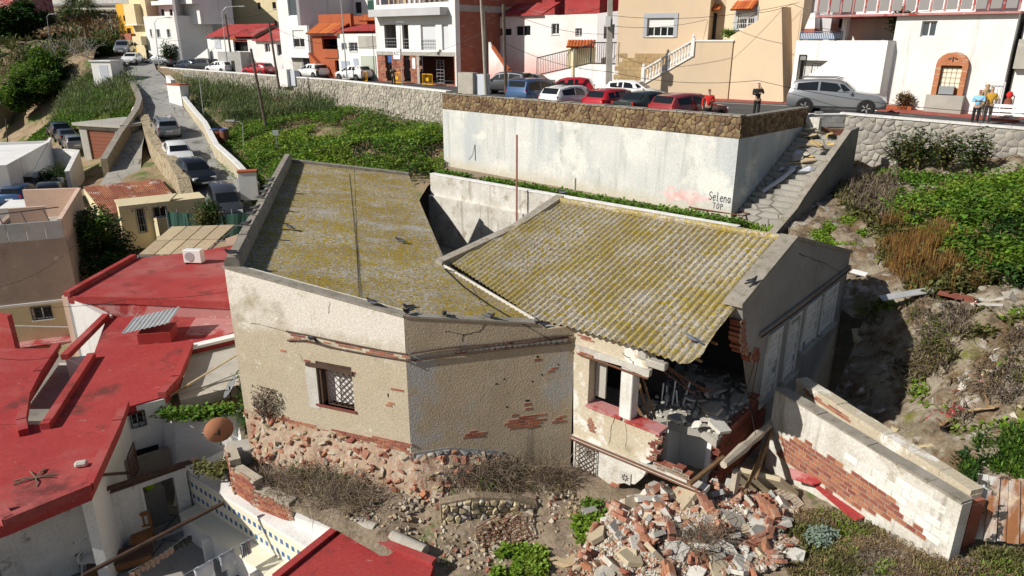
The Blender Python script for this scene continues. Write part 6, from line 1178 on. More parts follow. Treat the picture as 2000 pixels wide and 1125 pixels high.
T = thing('balcony_gate', 'dark barred gate on the landing below the brown house', 'gate', F.pt(1.2, zm - 3, .9)); railing(T, F, .6, 1.8, zm - 3.3, zm - 1.9, .95, .12, 'darkmetal', 'bars'); railing(T, F, F.L - 1.6, F.L - .3, zm - 3.9, zm - 2.8, 1.4, .14, 'darkmetal', 'rail')
p = F.pt(F.px(96, 655)[0], zm - 2.62, 1.0); T = thing('potted_plant', 'small plant in a blue pot on a white pedestal', 'potted plant', p); mb = MB(); mb.box(p - Vector((0, 0, .6)), (.35, .35, 1.0)); mb.build('pedestal', M['white'], T); mb = MB(); mb.lathe([(.12, -.1), (.17, .2), (.15, .2)], p, 10); mb.build('pot', simple('potblue', (.03, .25, .35), .4), T); POTP = (T, p)
mb = MB(); q = [atz(-30, 612, 2.6), atz(14, 618, 2.6)]; mb.slab([q[0], q[1], Vector((q[1].x, q[1].y, 1)), Vector((q[0].x, q[0].y, 1))], (0, .25, 0)); T = thing('red_parapet', 'red painted parapet wall at the left edge', 'wall', q[0]); mb.build('wall', M['redpaint'], T)
# yellow wall and shed by the garden
F = Fac(uy(116, 40.5, 420), uy(174, 42, 420)); T = thing('yellow_shed', 'small shed with bright ochre wall and flat roof', 'shed', F.pt(1, 0)); block(T, F, 0, F.L, -.8, F.px(145, 414)[1], 3, 'yellow', roof='peach'); 
# --- rusty roofed shed and cream house
H = thing('rusty_shed', 'shed with patchwork rusty corrugated roof', 'shed', at(240, 400, 48)); q = [at(162, 366, 51), at(312, 350, 53.5), at(338, 384, 48.5), at(232, 414, 46), at(203, 418, 45.5)]
a0, a1, b1, b0 = q[0], q[1], q[2], q[4]; nC, nR = 7, 2
for i in range(nC):
    for j in range(nR):
        c = [a0.lerp(a1, (i + di) / nC).lerp(b0.lerp(b1, (i + di) / nC), (j + dj) / nR + .02 * dj) + Vector((0, 0, .02 * (nR - j))) for di, dj in ((0, 0), (1.03, 0), (1.03, 1.06), (0, 1.06))]
        L = (c[1] - c[0]).length; sheets(H, c[0], (c[1] - c[0]).normalized(), (c[3] - c[0]).normalized(), [(0, 0), (L, 0), (L, (c[3] - c[0]).length), (0, (c[3] - c[0]).length)], L / 6, .03, 6, 9, [M['rustsheet']], i * 3 + j)
vwall(H, 'wall', [q[0] - Vector((0, 0, .1)), q[4] - Vector((0, 0, .1))], -1, 'cream', .3); vwall(H, 'wall', [q[4] - Vector((0, 0, .12)), q[3] - Vector((0, 0, .12)), q[2] - Vector((0, 0, .12))], -1, 'concrete', .3)
F = Fac(uy(236, 43.2, 430), uy(338, 44.8, 430)); H = thing('cream_cottage', 'small cream cottage with white barred door below the parked cars', 'house', F.pt(2, 0)); zt = F.px(280, 398)[1]
block(H, F, 0, F.L, -.6, zt, 1.6, 'cream', [(268, 406, 285, 455, D(bars='greymetal', sill=False, mull=0)), (300, 404, 326, 425, D(bars='darkmetal'))], roof='cream')
mb = MB(); q0 = F.pt(0, zt, 0); mb.slab([F.pt(0, zt, -.2), F.pt(F.L, zt, -.2), F.pt(F.L + .6, zt + .25, -1.1), F.pt(-.1, zt + .25, -1.1)], (0, 0, -.1)); mb.build('roof_slab', M['cream'], H); bx(H, 'wing', F, (F.L, -.6, F.L + 2.2, zt - .1), -2.6, -.4, 'cream')
P = [F.pt(F.L * .62, zt - .9, .02), F.pt(F.L * .55, zt - 1.6, 2.4)]; mb = MB(); mb.slab([P[0], P[1], Vector((*P[1].xy, -1.5)), Vector((*P[0].xy, -1))], (.2, 0, 0)); mb.build('steps_wall', M['cream'], H)
mb = MB()
for u in (255, 283, 312): a = F.px(u, 400)[0]; mb.tube([F.pt(a, zt - .25, 0), F.pt(a, zt - .3, .5)], .05, 5)
mb.build('spout', M['darkrust'], H)
# pergola with reed panels
T = thing('pergola', 'pergola roofed with tan reed panels on a grey metal frame', 'pergola', atz(360, 480, 0)); zt = 2.25
for i in range(4):
    for j in range(2):
        f = lambda s, t: atz(335 - 65 * t + (125 + 0 * t) * s, 443 + 55 * t - 4 * s * (1 - t), zt) ; s0, s1, t0, t1 = i / 4 + .01, (i + 1) / 4 - .01, j / 2 + .01, (j + 1) / 2 - .01
        mb = MB(); mb.slab([f(s0, t0), f(s1, t0), f(s1, t1), f(s0, t1)], (0, 0, .03)); mb.build('reed_panel', M['wood_pale'], T)
mb = MB()
for t in (0, .5, 1): mb.tube([f(0, t) - Vector((0, 0, .05)), f(1.35, t) - Vector((0, 0, .05))], .04, 4)
for s in (0, .5, 1, 1.3): mb.tube([f(s, 0) - Vector((0, 0, .09)), f(s, 1.03) - Vector((0, 0, .09))], .04, 4)
mb.build('frame', M['greymetal'], T)
for s, t in ((0, 1), (1.3, 1), (0, 0)): mb = MB(); q = f(s, t); mb.tube([q, Vector((q.x, q.y, -.6))], .05, 5); mb.build('post', M['greymetal'], T)
q = [atz(440, 466, 2.4), atz(492, 448, 2.9), atz(500, 480, 2.9)]; mb = MB(); mb.slab([q[0], q[1], Vector((*q[1].xy, 0)), Vector((*q[0].xy, 0))], (.1, .25, 0)); T = thing('pink_parapet', 'pale pink wall between red roof and green fence', 'wall', q[0]); mb.build('wall', M['peach'], T)
# green mesh fence
P = [at(332, 452, 42.5), at(372, 455, 42), at(440, 460, 41.5), at(502, 452, 41.5)]; T = thing('mesh_fence', 'green windscreen mesh fence below the grey parked car', 'fence', P[0])
for a, b in zip(P, P[1:]):
    n = 8; mb = MB(); V = []
    for i in range(n + 1): q = a.lerp(b, i / n); V += [q + Vector((0, .04 * math.sin(i * 2), -.1)), q + Vector((0, .05 * math.sin(i * 1.3), 1.25))]
    mb.add(V, [(2 * i, 2 * i + 1, 2 * i + 3, 2 * i + 2) for i in range(n)]); mb.build('mesh', M['greenmesh'], T).modifiers.new('t', 'SOLIDIFY').thickness = .02
for i in range(9): q = P[0].lerp(P[-1], i / 8); mb = MB(); mb.tube([q - Vector((0, .08, .4)), q + Vector((0, -.08, 1.4))], .025, 5); mb.build('post', M['galv'], T)
# --- white house, garage and yard further left
F = Fac(uy(14, 50, 330), uy(112, 63, 330)); H = thing('white_house', 'white flat roofed house with shaded side at the left edge', 'house', F.pt(5, 1)); block(H, F, 0, F.L, .3, 3.7, 14, 'white_clean', roof='white_clean'); bx(H, 'upper_block', F, (2, 3.4, 9, 4.5), -11, -5, 'white_clean'); mb = MB(); mb.slab([F.pt(3, 1.4, .06), F.pt(F.L, 3.75, .06), F.pt(F.L, 3.95, .06), F.pt(3, 1.6, .06)], F.n3 * -.2); mb.build('stair_rail', M['white_clean'], H); bx(H, 'base', F, (-4, 0, 8, 1.4), 0, 1.6, 'white_clean')
polywall('yard_wall', 'white corner wall around the small green garden', [(112, 318, 63), (157, 322, 61.5), (137, 366, 55)], 1.2, .3, M['white'], M['coping_white'])
F = Fac(uy(160, 66.5, 280), uy(240, 64.5, 280)); H = thing('garage', 'concrete garage with red brown roller door', 'garage', F.pt(1.5, 2)); r = F.rect(173, 255, 228, 299)
mb = MB(); wallgrid(mb, F, 0, F.L, 1.2, F.px(200, 247)[1], [(r[0], 1.2, r[2], r[3])], .3); mb.fbox(F, 0, .3, 1.2, F.px(200, 247)[1], -5, -.3); mb.fbox(F, F.L - .3, F.L, 1.2, F.px(200, 247)[1], -5, -.3); mb.build('wall', M['concrete'], H)
n = 8
for i in range(n): bx(H, 'door_slat', F, (r[0], 1.6 + (r[3] - 1.6) * i / n + .02, r[2], 1.6 + (r[3] - 1.6) * (i + 1) / n), -.2, -.15, 'browngate')
bx(H, 'roof', F, (-.3, F.px(200, 247)[1], F.L + .5, F.px(200, 247)[1] + .25), -5.2, .4, 'concrete')
p = at(215, 160, 85.5); T = thing('utility_shed', 'white rendered utility kiosk with grey door at the roadside', 'kiosk', p); mb = MB(); mb.box(p + Vector((0, 0, .9)), (2.5, 2, 2.8), R(-10)); mb.build('wall', M['white_clean'], T); mb = MB(); mb.box(p + Vector((.1, -1.0, .9)), (1.1, .1, 2.0), R(-10)); mb.build('door', M['greybox'], T); mb = MB(); mb.box(p + Vector((0, 0, 2.35)), (2.8, 2.3, .12), R(-10)); mb.build('roof', M['white_clean'], T)
p = at(60, 124, 125); T = thing('blue_container', 'blue container with fence posts in the reeds', 'container', p); mb = MB(); mb.box(p, (6, 2.4, 1.6), .1); mb.build('body', M['blue'], T)
polywall('boundary_wall', 'low stone boundary wall in the reeds at the left edge', [(-20, 240, 88), (40, 205, 95)], 1.6, .6, M['mortar_grey'])
# ================================================================ cars
# stations: x / L, low edge, belt, top, half width, roof half width (heights in m for H = 1.5)
KIND = dict(
 hatch=(4.0, 1.76, 1.48, [(-.5, .40, .78, .80, .78, .72), (-.475, .26, .92, .95, .93, .80), (-.40, .22, .97, 1.38, 1, .74), (-.24, .22, .96, 1.47, 1, .76), (.0, .22, .94, 1.46, 1, .76), (.10, .22, .93, 1.36, 1, .76), (.24, .22, .92, .97, 1, .84), (.40, .22, .80, .84, .97, .78), (.475, .26, .62, .68, .88, .70), (.5, .36, .52, .56, .72, .62)]),
 sedan=(4.4, 1.78, 1.45, [(-.5, .40, .82, .86, .80, .74), (-.475, .26, .94, .98, .92, .80), (-.36, .22, .95, 1.02, 1, .82), (-.24, .22, .95, 1.36, 1, .74), (-.10, .22, .94, 1.45, 1, .75), (.04, .22, .93, 1.43, 1, .76), (.11, .22, .92, 1.34, 1, .76), (.23, .22, .91, .96, 1, .84), (.40, .22, .80, .84, .97, .78), (.475, .26, .62, .68, .88, .70), (.5, .36, .52, .56, .72, .62)]),
 wagon=(4.5, 1.78, 1.52, [(-.5, .40, .80, .84, .80, .74), (-.48, .26, .95, 1.0, .94, .80), (-.42, .22, .97, 1.42, 1, .76), (-.2, .22, .96, 1.52, 1, .77), (.02, .22, .94, 1.49, 1, .77), (.10, .22, .93, 1.38, 1, .77), (.22, .22, .92, .98, 1, .84), (.40, .22, .82, .86, .97, .78), (.475, .26, .62, .68, .88, .70), (.5, .36, .52, .56, .72, .62)]),
 suv=(4.6, 1.82, 1.72, [(-.5, .50, .90, .96, .84, .78), (-.485, .34, 1.06, 1.12, .95, .84), (-.43, .30, 1.10, 1.60, 1, .80), (-.2, .30, 1.09, 1.70, 1, .80), (.0, .30, 1.07, 1.68, 1, .79), (.07, .30, 1.06, 1.58, 1, .79), (.19, .30, 1.04, 1.12, 1, .86), (.40, .30, .98, 1.02, .97, .80), (.475, .34, .76, .86, .90, .74), (.5, .42, .60, .66, .78, .66)]),
 van=(4.4, 1.80, 1.80, [(-.5, .42, .95, 1.0, .90, .80), (-.49, .28, 1.05, 1.1, .97, .82), (-.455, .24, 1.07, 1.72, 1, .84), (-.2, .24, 1.05, 1.80, 1, .84), (.05, .24, 1.03, 1.76, 1, .83), (.12, .24, 1.02, 1.62, 1, .82), (.27, .24, 1.0, 1.06, 1, .88), (.42, .24, .88, .92, .97, .80), (.48, .28, .70, .76, .9, .74), (.5, .38, .55, .60, .78, .66)]))
_CARS = {}
def car_proto(kind, paint, rail):
    L, W, H, S = KIND[kind]; hw = W / 2; roofs = [i for i, s in enumerate(S) if s[3] - s[2] > .25]; r0, r1 = roofs[0], roofs[-1]
    def sec(s):
        x, zl, zb, zt, w_, wt = s; gh = zt - zb > .25; y1, y2 = hw * w_, hw * wt
        return [Vector((x * L, y, z)) for y, z in ((y1 * .86, zl), (y1 * .98, zl + .12), (y1, (zl + zb) * .55), (y1 * .96, zb), (y2, zt - (.07 if gh else .02)), (y2 * .80, zt))]
    secs = [sec(s) for s in S]; n = 6; mb = MB(); V = []
    for c in secs: V += [p for p in c] + [Vector((p.x, -p.y, p.z)) for p in reversed(c)]
    F = []
    for i in range(len(secs) - 1):
        for k in range(11): F.append((i * 12 + k, i * 12 + k + 1, (i + 1) * 12 + k + 1, (i + 1) * 12 + k))
        F.append((i * 12 + 11, i * 12, (i + 1) * 12, (i + 1) * 12 + 11))
    F += [tuple(range(11, -1, -1)), tuple((len(secs) - 1) * 12 + k for k in range(12))]; mb.add(V, F)
    parts = [('body', mb.mesh('body', M[paint], smooth=38), None)]
    def ip(x, k):
        for a, b, p, q in zip(S, S[1:], secs, secs[1:]):
            if a[0] <= x <= b[0]: return p[k].lerp(q[k], (x - a[0]) / (b[0] - a[0]))
    def side(x, t): return ip(x, 3).lerp(ip(x, 4), t)
    def glass(pts, name):
        nrm = (pts[1] - pts[0]).cross(pts[2] - pts[0]).normalized(); c = sum(pts, Vector()) / len(pts); out = Vector((c.x * .3, c.y, .6)); nrm = nrm if nrm.dot(out) > 0 else -nrm
        m_ = MB(); m_.slab([p - nrm * .01 for p in pts], nrm * .022); parts.append((name, m_.mesh(name, M['glass']), None))
    xr, xf = S[r0][0], S[r1][0]; cow = S[r1 + 1][0]; bk = S[r0 - 1][0]
    xm = xr + (xf - xr) * .50
    for sg in (1, -1):
        fl = lambda p: Vector((p.x, p.y * sg, p.z))
        glass([fl(side(xm + .012, .12)), fl(side(xm + .012, .90)), fl(side(xf - .01, .88)), fl(side(xf + (cow - xf) * .75, .35)), fl(side(xf + (cow - xf) * .78, .12))], 'side_window')
        glass([fl(side(xr + .03, .14)), fl(side(xr + .03, .86)), fl(side(xm - .012, .90)), fl(side(xm - .012, .12))], 'side_window')
    def cross(x, f): p = ip(x, 5); q = ip(x, 4); y = q.y * f; return y, p.z * .55 + q.z * .45
    def pane(xa, xb, name, f=.93):
        q = []
        for x, sgn in ((xa, 1), (xa, -1), (xb, -1), (xb, 1)): p = ip(x, 5); q.append(Vector((p.x, sgn * ip(x, 4).y * f * .93, p.z + .004)))
        glass(q, name)
    pane(xf + (cow - xf) * .06, xf + (cow - xf) * .90, 'windscreen')
    pane(xr - (xr - bk) * .06, xr - (xr - bk) * (.80 if kind != 'van' else .62), 'rear_window')
    def small(name, c, d, m, rz=0): m_ = MB(); m_.box(c, d, rz); parts.append((name, m_.mesh(name, M[m]), None))
    zb = S[-2][2]
    for sg in (1, -1):
        small('headlight', (L * .462, sg * hw * .66, zb + .04), (.16, hw * .40, .13), 'lamp_clear', -sg * .35); small('taillight', (-L * .476, sg * hw * .80, S[1][2] - .08), (.10, hw * .2, .22 if kind != 'van' else .4), 'lamp_red', sg * .2)
        p = side(xf + (cow - xf) * .62, .18); small('mirror', (p.x, sg * (p.y + .09), p.z), (.1, .16, .11), paint if kind != 'van' else 'black'); 
    small('number_plate', (-L * .5 - .005, 0, S[0][1] + .26), (.02, .5, .11), 'signwhite'); small('number_plate', (L * .5 + .005, 0, S[-1][1] + .03), (.02, .5, .11), 'signwhite')
    small('bumper', (L * .485, 0, S[-1][1] - .02), (.12, hw * 1.4, .12), 'black'); small('bumper', (-L * .485, 0, S[0][1] - .02), (.10, hw * 1.5, .14), 'black'); small('front_grille', (L * .487, 0, zb - .04), (.06, hw * .8, .10), 'darkmetal')
    if rail:
        for sg in (1, -1): m_ = MB(); m_.tube([(xr * L * .9, sg * hw * .68, H + .0), (xr * L * .8, sg * hw * .68, H + .05), (xf * L * .6 - .3, sg * hw * .68, H + .05), (xf * L * .6, sg * hw * .68, H - .02)], .022, 5); parts.append(('roof_rail', m_.mesh('roof_rail', M['darkmetal']), None))
    r = .31 if kind != 'suv' else .37
    ty = MB(); ty.lathe([(r * .62, -.09), (r * .93, -.1), (r, -.07), (r, .07), (r * .93, .1), (r * .62, .09)], (0, 0, 0), 20); tym = ty.mesh('tyre', M['rubber'], smooth=40)
    rm = MB(); rm.lathe([(r * .63, -.07), (r * .63, .085), (r * .5, .07), (r * .18, .075), (.0, .09)], (0, 0, 0), 16)
    for k in range(5): t = k * math.tau / 5; rm.box((math.cos(t) * r * .36, math.sin(t) * r * .36, .08), (r * .42, r * .14, .03), t)
    rmm = rm.mesh('rim', M['alu'], smooth=40); ar = MB(); ar.lathe([(r * 1.16, -.05), (r * 1.16, .045), (r * 1.1, .05)], (0, 0, 0), 20); arm = ar.mesh('wheel_arch', M['black'])
    for x in (-.305 if kind != 'van' else -.32, .31):
        for sg in (1, -1): parts.append(('wheel', (tym, rmm, arm), (Vector((x * L, sg * (hw - .06), r)), sg)))
    return parts
def car(name, label, kind, paint, p, rz, group=None, scale=1, rail=False, pitch=0):
    if (kind, paint, rail) not in _CARS: _CARS[kind, paint, rail] = car_proto(kind, paint, rail)
    T = thing(name, label, 'car', p, rz, group); T.rotation_euler = (0, pitch, rz); T.scale = (scale,) * 3
    def lk(nm, me, par, loc=(0, 0, 0), rot=(0, 0, 0)):
        o = bpy.data.objects.new(nm, me); COL.objects.link(o); o.parent = par; o.location = loc; o.rotation_euler = rot; return o
    for nm, me, ex in _CARS[kind, paint, rail]:
        if ex is None: lk(nm, me, T)
        else:
            c, sg = ex; lk('wheel_arch', me[2], T, c + Vector((0, sg * .02, .0)), (R(-90 * sg), 0, 0)); o = lk('wheel', me[0], T, c, (R(-90 * sg), 0, 0)); lk('rim', me[1], o)
    return T
def spt(u, Y): q = at(u, 150, Y); q.z = sz(q.x, q.y) + .005; return q
def gpt(u, v, Y, dz=.07): q = at(u, v, Y); q.z += dz; return q
PK = 'cars parked along the street'; PR_ = 'cars parked on the sloping road'
car('parked_car', 'silver off road car standing before the white stair wall', 'suv', 'paint_silver', spt(1640, 39.2) , R(-27), PK, 1.06, True)
for u, Y, a, k, c, lab, rl in ((1052, 46.2, 48, 'van', 'paint_blue', 'blue van, leftmost of the row behind the stone parapet', False), (1122, 43.6, 42, 'wagon', 'paint_white', 'white estate car with roof rails behind the stone parapet', True), (1206, 41.3, 40, 'hatch', 'paint_red', 'red hatchback between white estate and dark green car behind parapet', False), (1272, 39.3, 38, 'sedan', 'paint_green', 'dark green saloon between two red cars behind parapet', False), (1352, 37.0, 36, 'wagon', 'paint_darkred', 'dark red car beside the man in the red sweater', False),
    (1108, 53.5, 168, 'hatch', 'paint_red', 'red hatchback with black roof pillars by the white ramp', False), (1240, 49.0, -22, 'hatch', 'paint_white', 'rounded white hatchback at the foot of the balustrade stairs', False), (985, 57.5, 150, 'suv', 'paint_grey', 'dark grey car behind the lamp post and meter boxes', False), (1030, 60, 150, 'sedan', 'paint_black', 'black car before the pink wall', False),
    (612, 79.5, 140, 'hatch', 'paint_white', 'white hatchback parked below the tall white house', False), (691, 75.0, 145, 'hatch', 'paint_white', 'white hatchback with black bumper before the white garage', False), (506, 86.0, 150, 'hatch', 'paint_red', 'small red car by the stone porch', False), (432, 90.5, 150, 'hatch', 'paint_white', 'white hatchback beside the stone porch', False), (399, 92.3, 150, 'suv', 'paint_black', 'black off road car before the white ramp', False), (372, 94, 150, 'hatch', 'paint_darkblue', 'dark blue hatchback at the bend', False), (317, 97.5, 170, 'sedan', 'paint_silver', 'grey saloon parked before the white house at the bend', False)):
    car('parked_car', lab, k, c, spt(u, Y), R(a), PK, 1.0, rl)
for u, v, Y, a, k, c, lab in ((246, 116, 99, -75, 'van', 'paint_silver', 'silver van coming down by the yellow house'), (259, 122, 96, -80, 'hatch', 'paint_white', 'white car behind the scooter by the cream house'), (226, 132, 92, 100, 'sedan', 'paint_black', 'black car parked behind the white kiosk')):
    q = at(u, v, Y); q.z = max(sz(q.x, q.y), lz(q.x, q.y)) + .02; car('parked_car', lab, k, c, q, R(a), PK)
car('parked_car', 'silver car seen from behind on the sloping road', 'wagon', 'paint_silver', gpt(325, 263, 64.3), R(122), PR_, 1.08, True, -.10)
car('parked_car', 'white car on the sloping road above the black one', 'sedan', 'paint_white', gpt(350, 316, 56.5), R(-58), PR_, 1.05, False, .12)
car('parked_car', 'black car on the sloping road below the white one', 'sedan', 'paint_black', gpt(382, 353, 52.2), R(-50), PR_, 1.08, False, .12)
car('parked_car', 'large dark grey car at the bottom of the sloping road', 'van', 'paint_grey', gpt(444, 418, 47.8), R(-62), PR_, 1.02, False, .10)
for u, v, Y, a, k, c, lab in ((118, 270, 75, 130, 'wagon', 'paint_darkblue', 'dark car at the back of the left yard'), (132, 280, 72.5, 130, 'sedan', 'paint_grey', 'grey car in the middle of the left yard'), (147, 294, 70, 128, 'wagon', 'paint_silver', 'silver car in front of the left yard by the garage'), (70, 378, 55, 105, 'van', 'paint_darkblue', 'dark car beside the shrubs of the white house'), (103, 402, 50, 120, 'sedan', 'paint_black', 'black car half hidden by the peach roof wall'), (48, 398, 51, 100, 'hatch', 'paint_blue', 'blue car hidden behind the peach roof wall')):
    q = at(u, v, Y); q.z = lz(q.x, q.y) + .12; car('parked_car', lab, k, c, q, R(a), 'cars in the lower yard')
# ================================================================ people
def skin(name, pts, edges, m, par, root=0, lv=1):
    me = bpy.data.meshes.new(name); me.from_pydata([p[:3] for p in pts], edges, []); me.materials.append(m); o = bpy.data.objects.new(name, me); COL.objects.link(o); o.parent = par
    md = o.modifiers.new('skin', 'SKIN'); md.use_smooth_shade = True
    for i, p in enumerate(pts): r = p[3]; me.skin_vertices[0].data[i].radius = (r, p[4] if len(p) > 4 else r); me.skin_vertices[0].data[i].use_root = (i == root)
    s = o.modifiers.new('sub', 'SUBSURF'); s.levels = s.render_levels = lv; return o
def person(label, p, rz, top_m, leg_m, hair_m, arms, h=1.75, cat='person', long_hair=False, glasses=False, skirtlong=False):
    T = thing('person', label, cat, p, rz); T.scale = (h / 1.75,) * 3
    # x forward, y left
    J = [(0, 0, .95, .13), (0, 0, 1.12, .12), (.0, 0, 1.32, .13), (0, 0, 1.47, .06), (.015, 0, 1.56, .05), (.03, 0, 1.645, .085, .075), (.025, 0, 1.70, .075, .07)]
    E = [(0, 1), (1, 2), (2, 3), (3, 4), (4, 5), (5, 6)]
    for sg in (1, -1):
        b = len(J); J += [(0, sg * .09, .86, .085), (.02, sg * .1, .48, .06), (-.02, sg * .11, .09, .045), (.1, sg * .12, .035, .035)]; E += [(0, b), (b, b + 1), (b + 1, b + 2), (b + 2, b + 3)]
        el, ha = arms[0 if sg > 0 else 1]; b = len(J); J += [(0, sg * .19, 1.40, .05), (*el, .042), (*ha, .03)]; E += [(2, b), (b, b + 1), (b + 1, b + 2)]
        d = (Vector(ha) - Vector(el)).normalized(); pal = Vector(ha) + d * .05; k = len(J); J.append((*pal, .03, .016)); E.append((b + 2, k)); s_ = d.cross(Vector((0, 0, 1))).normalized() if abs(d.z) < .9 else Vector((1, 0, 0))
        for f in range(4): J.append((*(pal + d * (.07 - abs(f - 1.4) * .01) + s_ * (f - 1.5) * .017), .009)); E.append((k, len(J) - 1))
        J.append((*(pal + s_ * .045 + d * .01), .010)); E.append((k, len(J) - 1))
    skin('body', J, E, M['skin'], T)
    tp = [(0, 0, .92, .155, .125), (0, 0, 1.12, .145, .125), (0, 0, 1.34, .165, .12), (0, 0, 1.46, .08)]; te = [(0, 1), (1, 2), (2, 3)]
    for sg in (1, -1): el, ha = arms[0 if sg > 0 else 1]; b = len(tp); tp += [(0, sg * .2, 1.40, .068), (*el, .058), (*(Vector(el).lerp(Vector(ha), .92)), .045)]; te += [(2, b), (b, b + 1), (b + 1, b + 2)]
    skin('jacket', tp, te, M[top_m], T)
    lp = [(0, 0, .97, .135)]; le = []
    for sg in (1, -1): b = len(lp); lp += [(0, sg * .09, .84, .10), (.02, sg * .1, .48, .075), (-.02, sg * .11, .12, .065)]; le += [(0, b), (b, b + 1), (b + 1, b + 2)]
    skin('trousers', lp, le, M[leg_m], T)
    for sg in (1, -1): skin('shoe', [(-.05, sg * .11, .045, .05, .045), (.1, sg * .12, .04, .045, .035), (.17, sg * .125, .035, .03)], [(0, 1), (1, 2)], M['black'], T)
    hp = [(-.015, 0, 1.72, .095, .085), (-.035, 0, 1.66, .085)] + ([(-.07, 0, 1.5, .09, .06), (-.07, 0, 1.35, .08, .04)] if long_hair else []); skin('hair', hp, [(i, i + 1) for i in range(len(hp) - 1)], M[hair_m], T)
    mb = MB()
    for sg in (1, -1): mb.box((.112, sg * .03, 1.655), (.012, .022, .012))
    mb.build('eyes', M['black'], T, local=True); mb = MB(); mb.box((.118, 0, 1.628), (.03, .018, .03)); mb.build('nose', M['skin'], T, local=True); mb = MB(); mb.box((.108, 0, 1.595), (.012, .045, .01)); mb.build('mouth', M['lamp_red'], T, local=True)
    if glasses: mb = MB(); mb.box((.115, 0, 1.658), (.02, .13, .035)); mb.build('sunglasses', M['black'], T, local=True)
    return T
simple('sweater_red', (.55, .02, .015), .9); simple('cloth_black', (.016, .016, .018), .95); simple('jacket_blue', (.25, .52, .78), .8); simple('hair_fair', (.36, .24, .11), .7); simple('trouser_grey', (.23, .20, .17), .9); simple('coat_beige', (.45, .33, .2), .9); simple('jacket_olive', (.13, .12, .09), .9)
down = lambda sg: ((-.02, sg * .28, 1.14), (.06, sg * .27, .90)); fwd = lambda sg: ((.02, sg * .27, 1.16), (.24, sg * .12, 1.18)); crossd = lambda sg: ((.05, sg * .27, 1.17), (.18, -sg * .06, 1.24)); upd = lambda sg: ((.1, sg * .24, 1.22), (.22, sg * .08, 1.50))
def stand(u, Y): q = at(u, 200, Y); q.z = sz(q.x, q.y); return q
P_ = [('man in a red sweater and sunglasses looking over the parapet', stand(1384, 35.9), -100, 'sweater_red', 'cloth_black', 'hair', (fwd(1), down(-1)), 1.78, False, True), ('man in black with one hand raised to his chin beside the parapet end', stand(1479, 38.2), -95, 'cloth_black', 'cloth_black', 'hair', (upd(1), crossd(-1)), 1.8, False, False),
      ('person in a dark jacket photographing from the street by the construction site', stand(771, 66.5), -80, 'jacket_olive', 'cloth_black', 'hair', (upd(1), upd(-1)), 1.72, True, False), ('person dressed in black between the two white hatchbacks', stand(625, 77.5), -120, 'cloth_black', 'cloth_black', 'hair', (down(1), down(-1)), 1.7, False, False),
      ('person in a light blue jacket hugging a bag by the white pallet bench', stand(1911, 34.6), -130, 'jacket_blue', 'cloth_black', 'hair', (crossd(1), crossd(-1)), 1.66, False, False), ('person in a mustard jacket next to the one in light blue', stand(1934, 34.9), -110, 'mustard', 'trouser_grey', 'hair', (fwd(1), down(-1)), 1.76, False, False), ('person with long fair hair and beige coat behind the couple', stand(1922, 37.0), 100, 'coat_beige', 'trouser_grey', 'hair_fair', (down(1), down(-1)), 1.72, True, False)]
for lab, p, a, t, l, h, ar, ht, lh, gl in P_: person(lab, p, R(a), t, l, h, ar, ht, long_hair=lh, glasses=gl)
p = stand(1969, 36.4); T = thing('street_ornament', 'brown patterned ornament with red top beside the white gate', 'ornament', p); mb = MB(); mb.lathe([(.18, 0), (.2, .5), (.17, 1.0), (.08, 1.1)], p, 10); mb.build('column', M['rustsheet'], T, smooth=50); mb = MB(); mb.lathe([(.1, 1.1), (.16, 1.25), (.08, 1.4)], p, 8); mb.build('cap', M['sweater_red'], T, smooth=50)
# ================================================================ pigeons
def bird_mesh(m):
    mb = MB(); P = [(-.2, .02, .012), (-.13, .05, .035), (-.04, .075, .062), (.04, .085, .065), (.1, .115, .045), (.13, .155, .032), (.155, .175, .028), (.175, .172, .012)]
    mb.tube([Vector((x, 0, z)) for x, z, r in P], [r for _, _, r in P], 8); mb.slab([(-.1, .03, .05), (-.30, .035, .02), (-.30, -.035, .02), (-.1, -.03, .05)], (0, 0, .012)); mb.slab([(.17, .008, .17), (.2, 0, .165), (.17, -.008, .17)], (0, 0, .01)); return mb.mesh('body', m, smooth=60)
BM_, BG_ = bird_mesh(M['pigeon']), bird_mesh(M['pigeon_grey'])
wm = MB(); wm.slab([(.08, 0, 0), (.04, 0, -.03), (-.16, 0, -.02), (-.22, 0, 0), (-.1, 0, .03)], (0, .012, 0)); WM_ = wm.mesh('wing', M['pigeon_grey'])
lm = MB(); lm.tube([(0, 0, 0), (.01, 0, -.07)], .007, 4); LM_ = lm.mesh('leg', M['terracotta'])
def bird(p, rz, label, grey=False, group=None, s=.92):
    T = thing('pigeon', label, 'pigeon', p + Vector((0, 0, .03)), rz, group); T.scale = (s,) * 3
    for nm, me, loc in (('body', BG_ if grey else BM_, (0, 0, 0)), ('wing', WM_, (0, .058, .085)), ('wing', WM_, (0, -.07, .085)), ('leg', LM_, (0, .025, .04)), ('leg', LM_, (0, -.025, .04))): o = bpy.data.objects.new(nm, me); COL.objects.link(o); o.parent = T; o.location = loc
def onpar(t): q = F_.lerp(A_, t) + NX * .2; return v3(q, z1(q) + .5)
for t in (.42, .49, .55, .60, .70, .745, .82): bird(onpar(t), R(-20 + 40 * t), 'dark pigeon in the row along the left parapet of the long roof', group='pigeons on the left parapet')
bird(onpar(.995), R(200), 'dark pigeon at the front end of the left parapet'); bird(on1(566, 448), R(150), 'dark pigeon standing alone on the left half of the long roof'); bird(on1(781, 474), R(170), 'dark pigeon standing alone on the right half of the long roof')
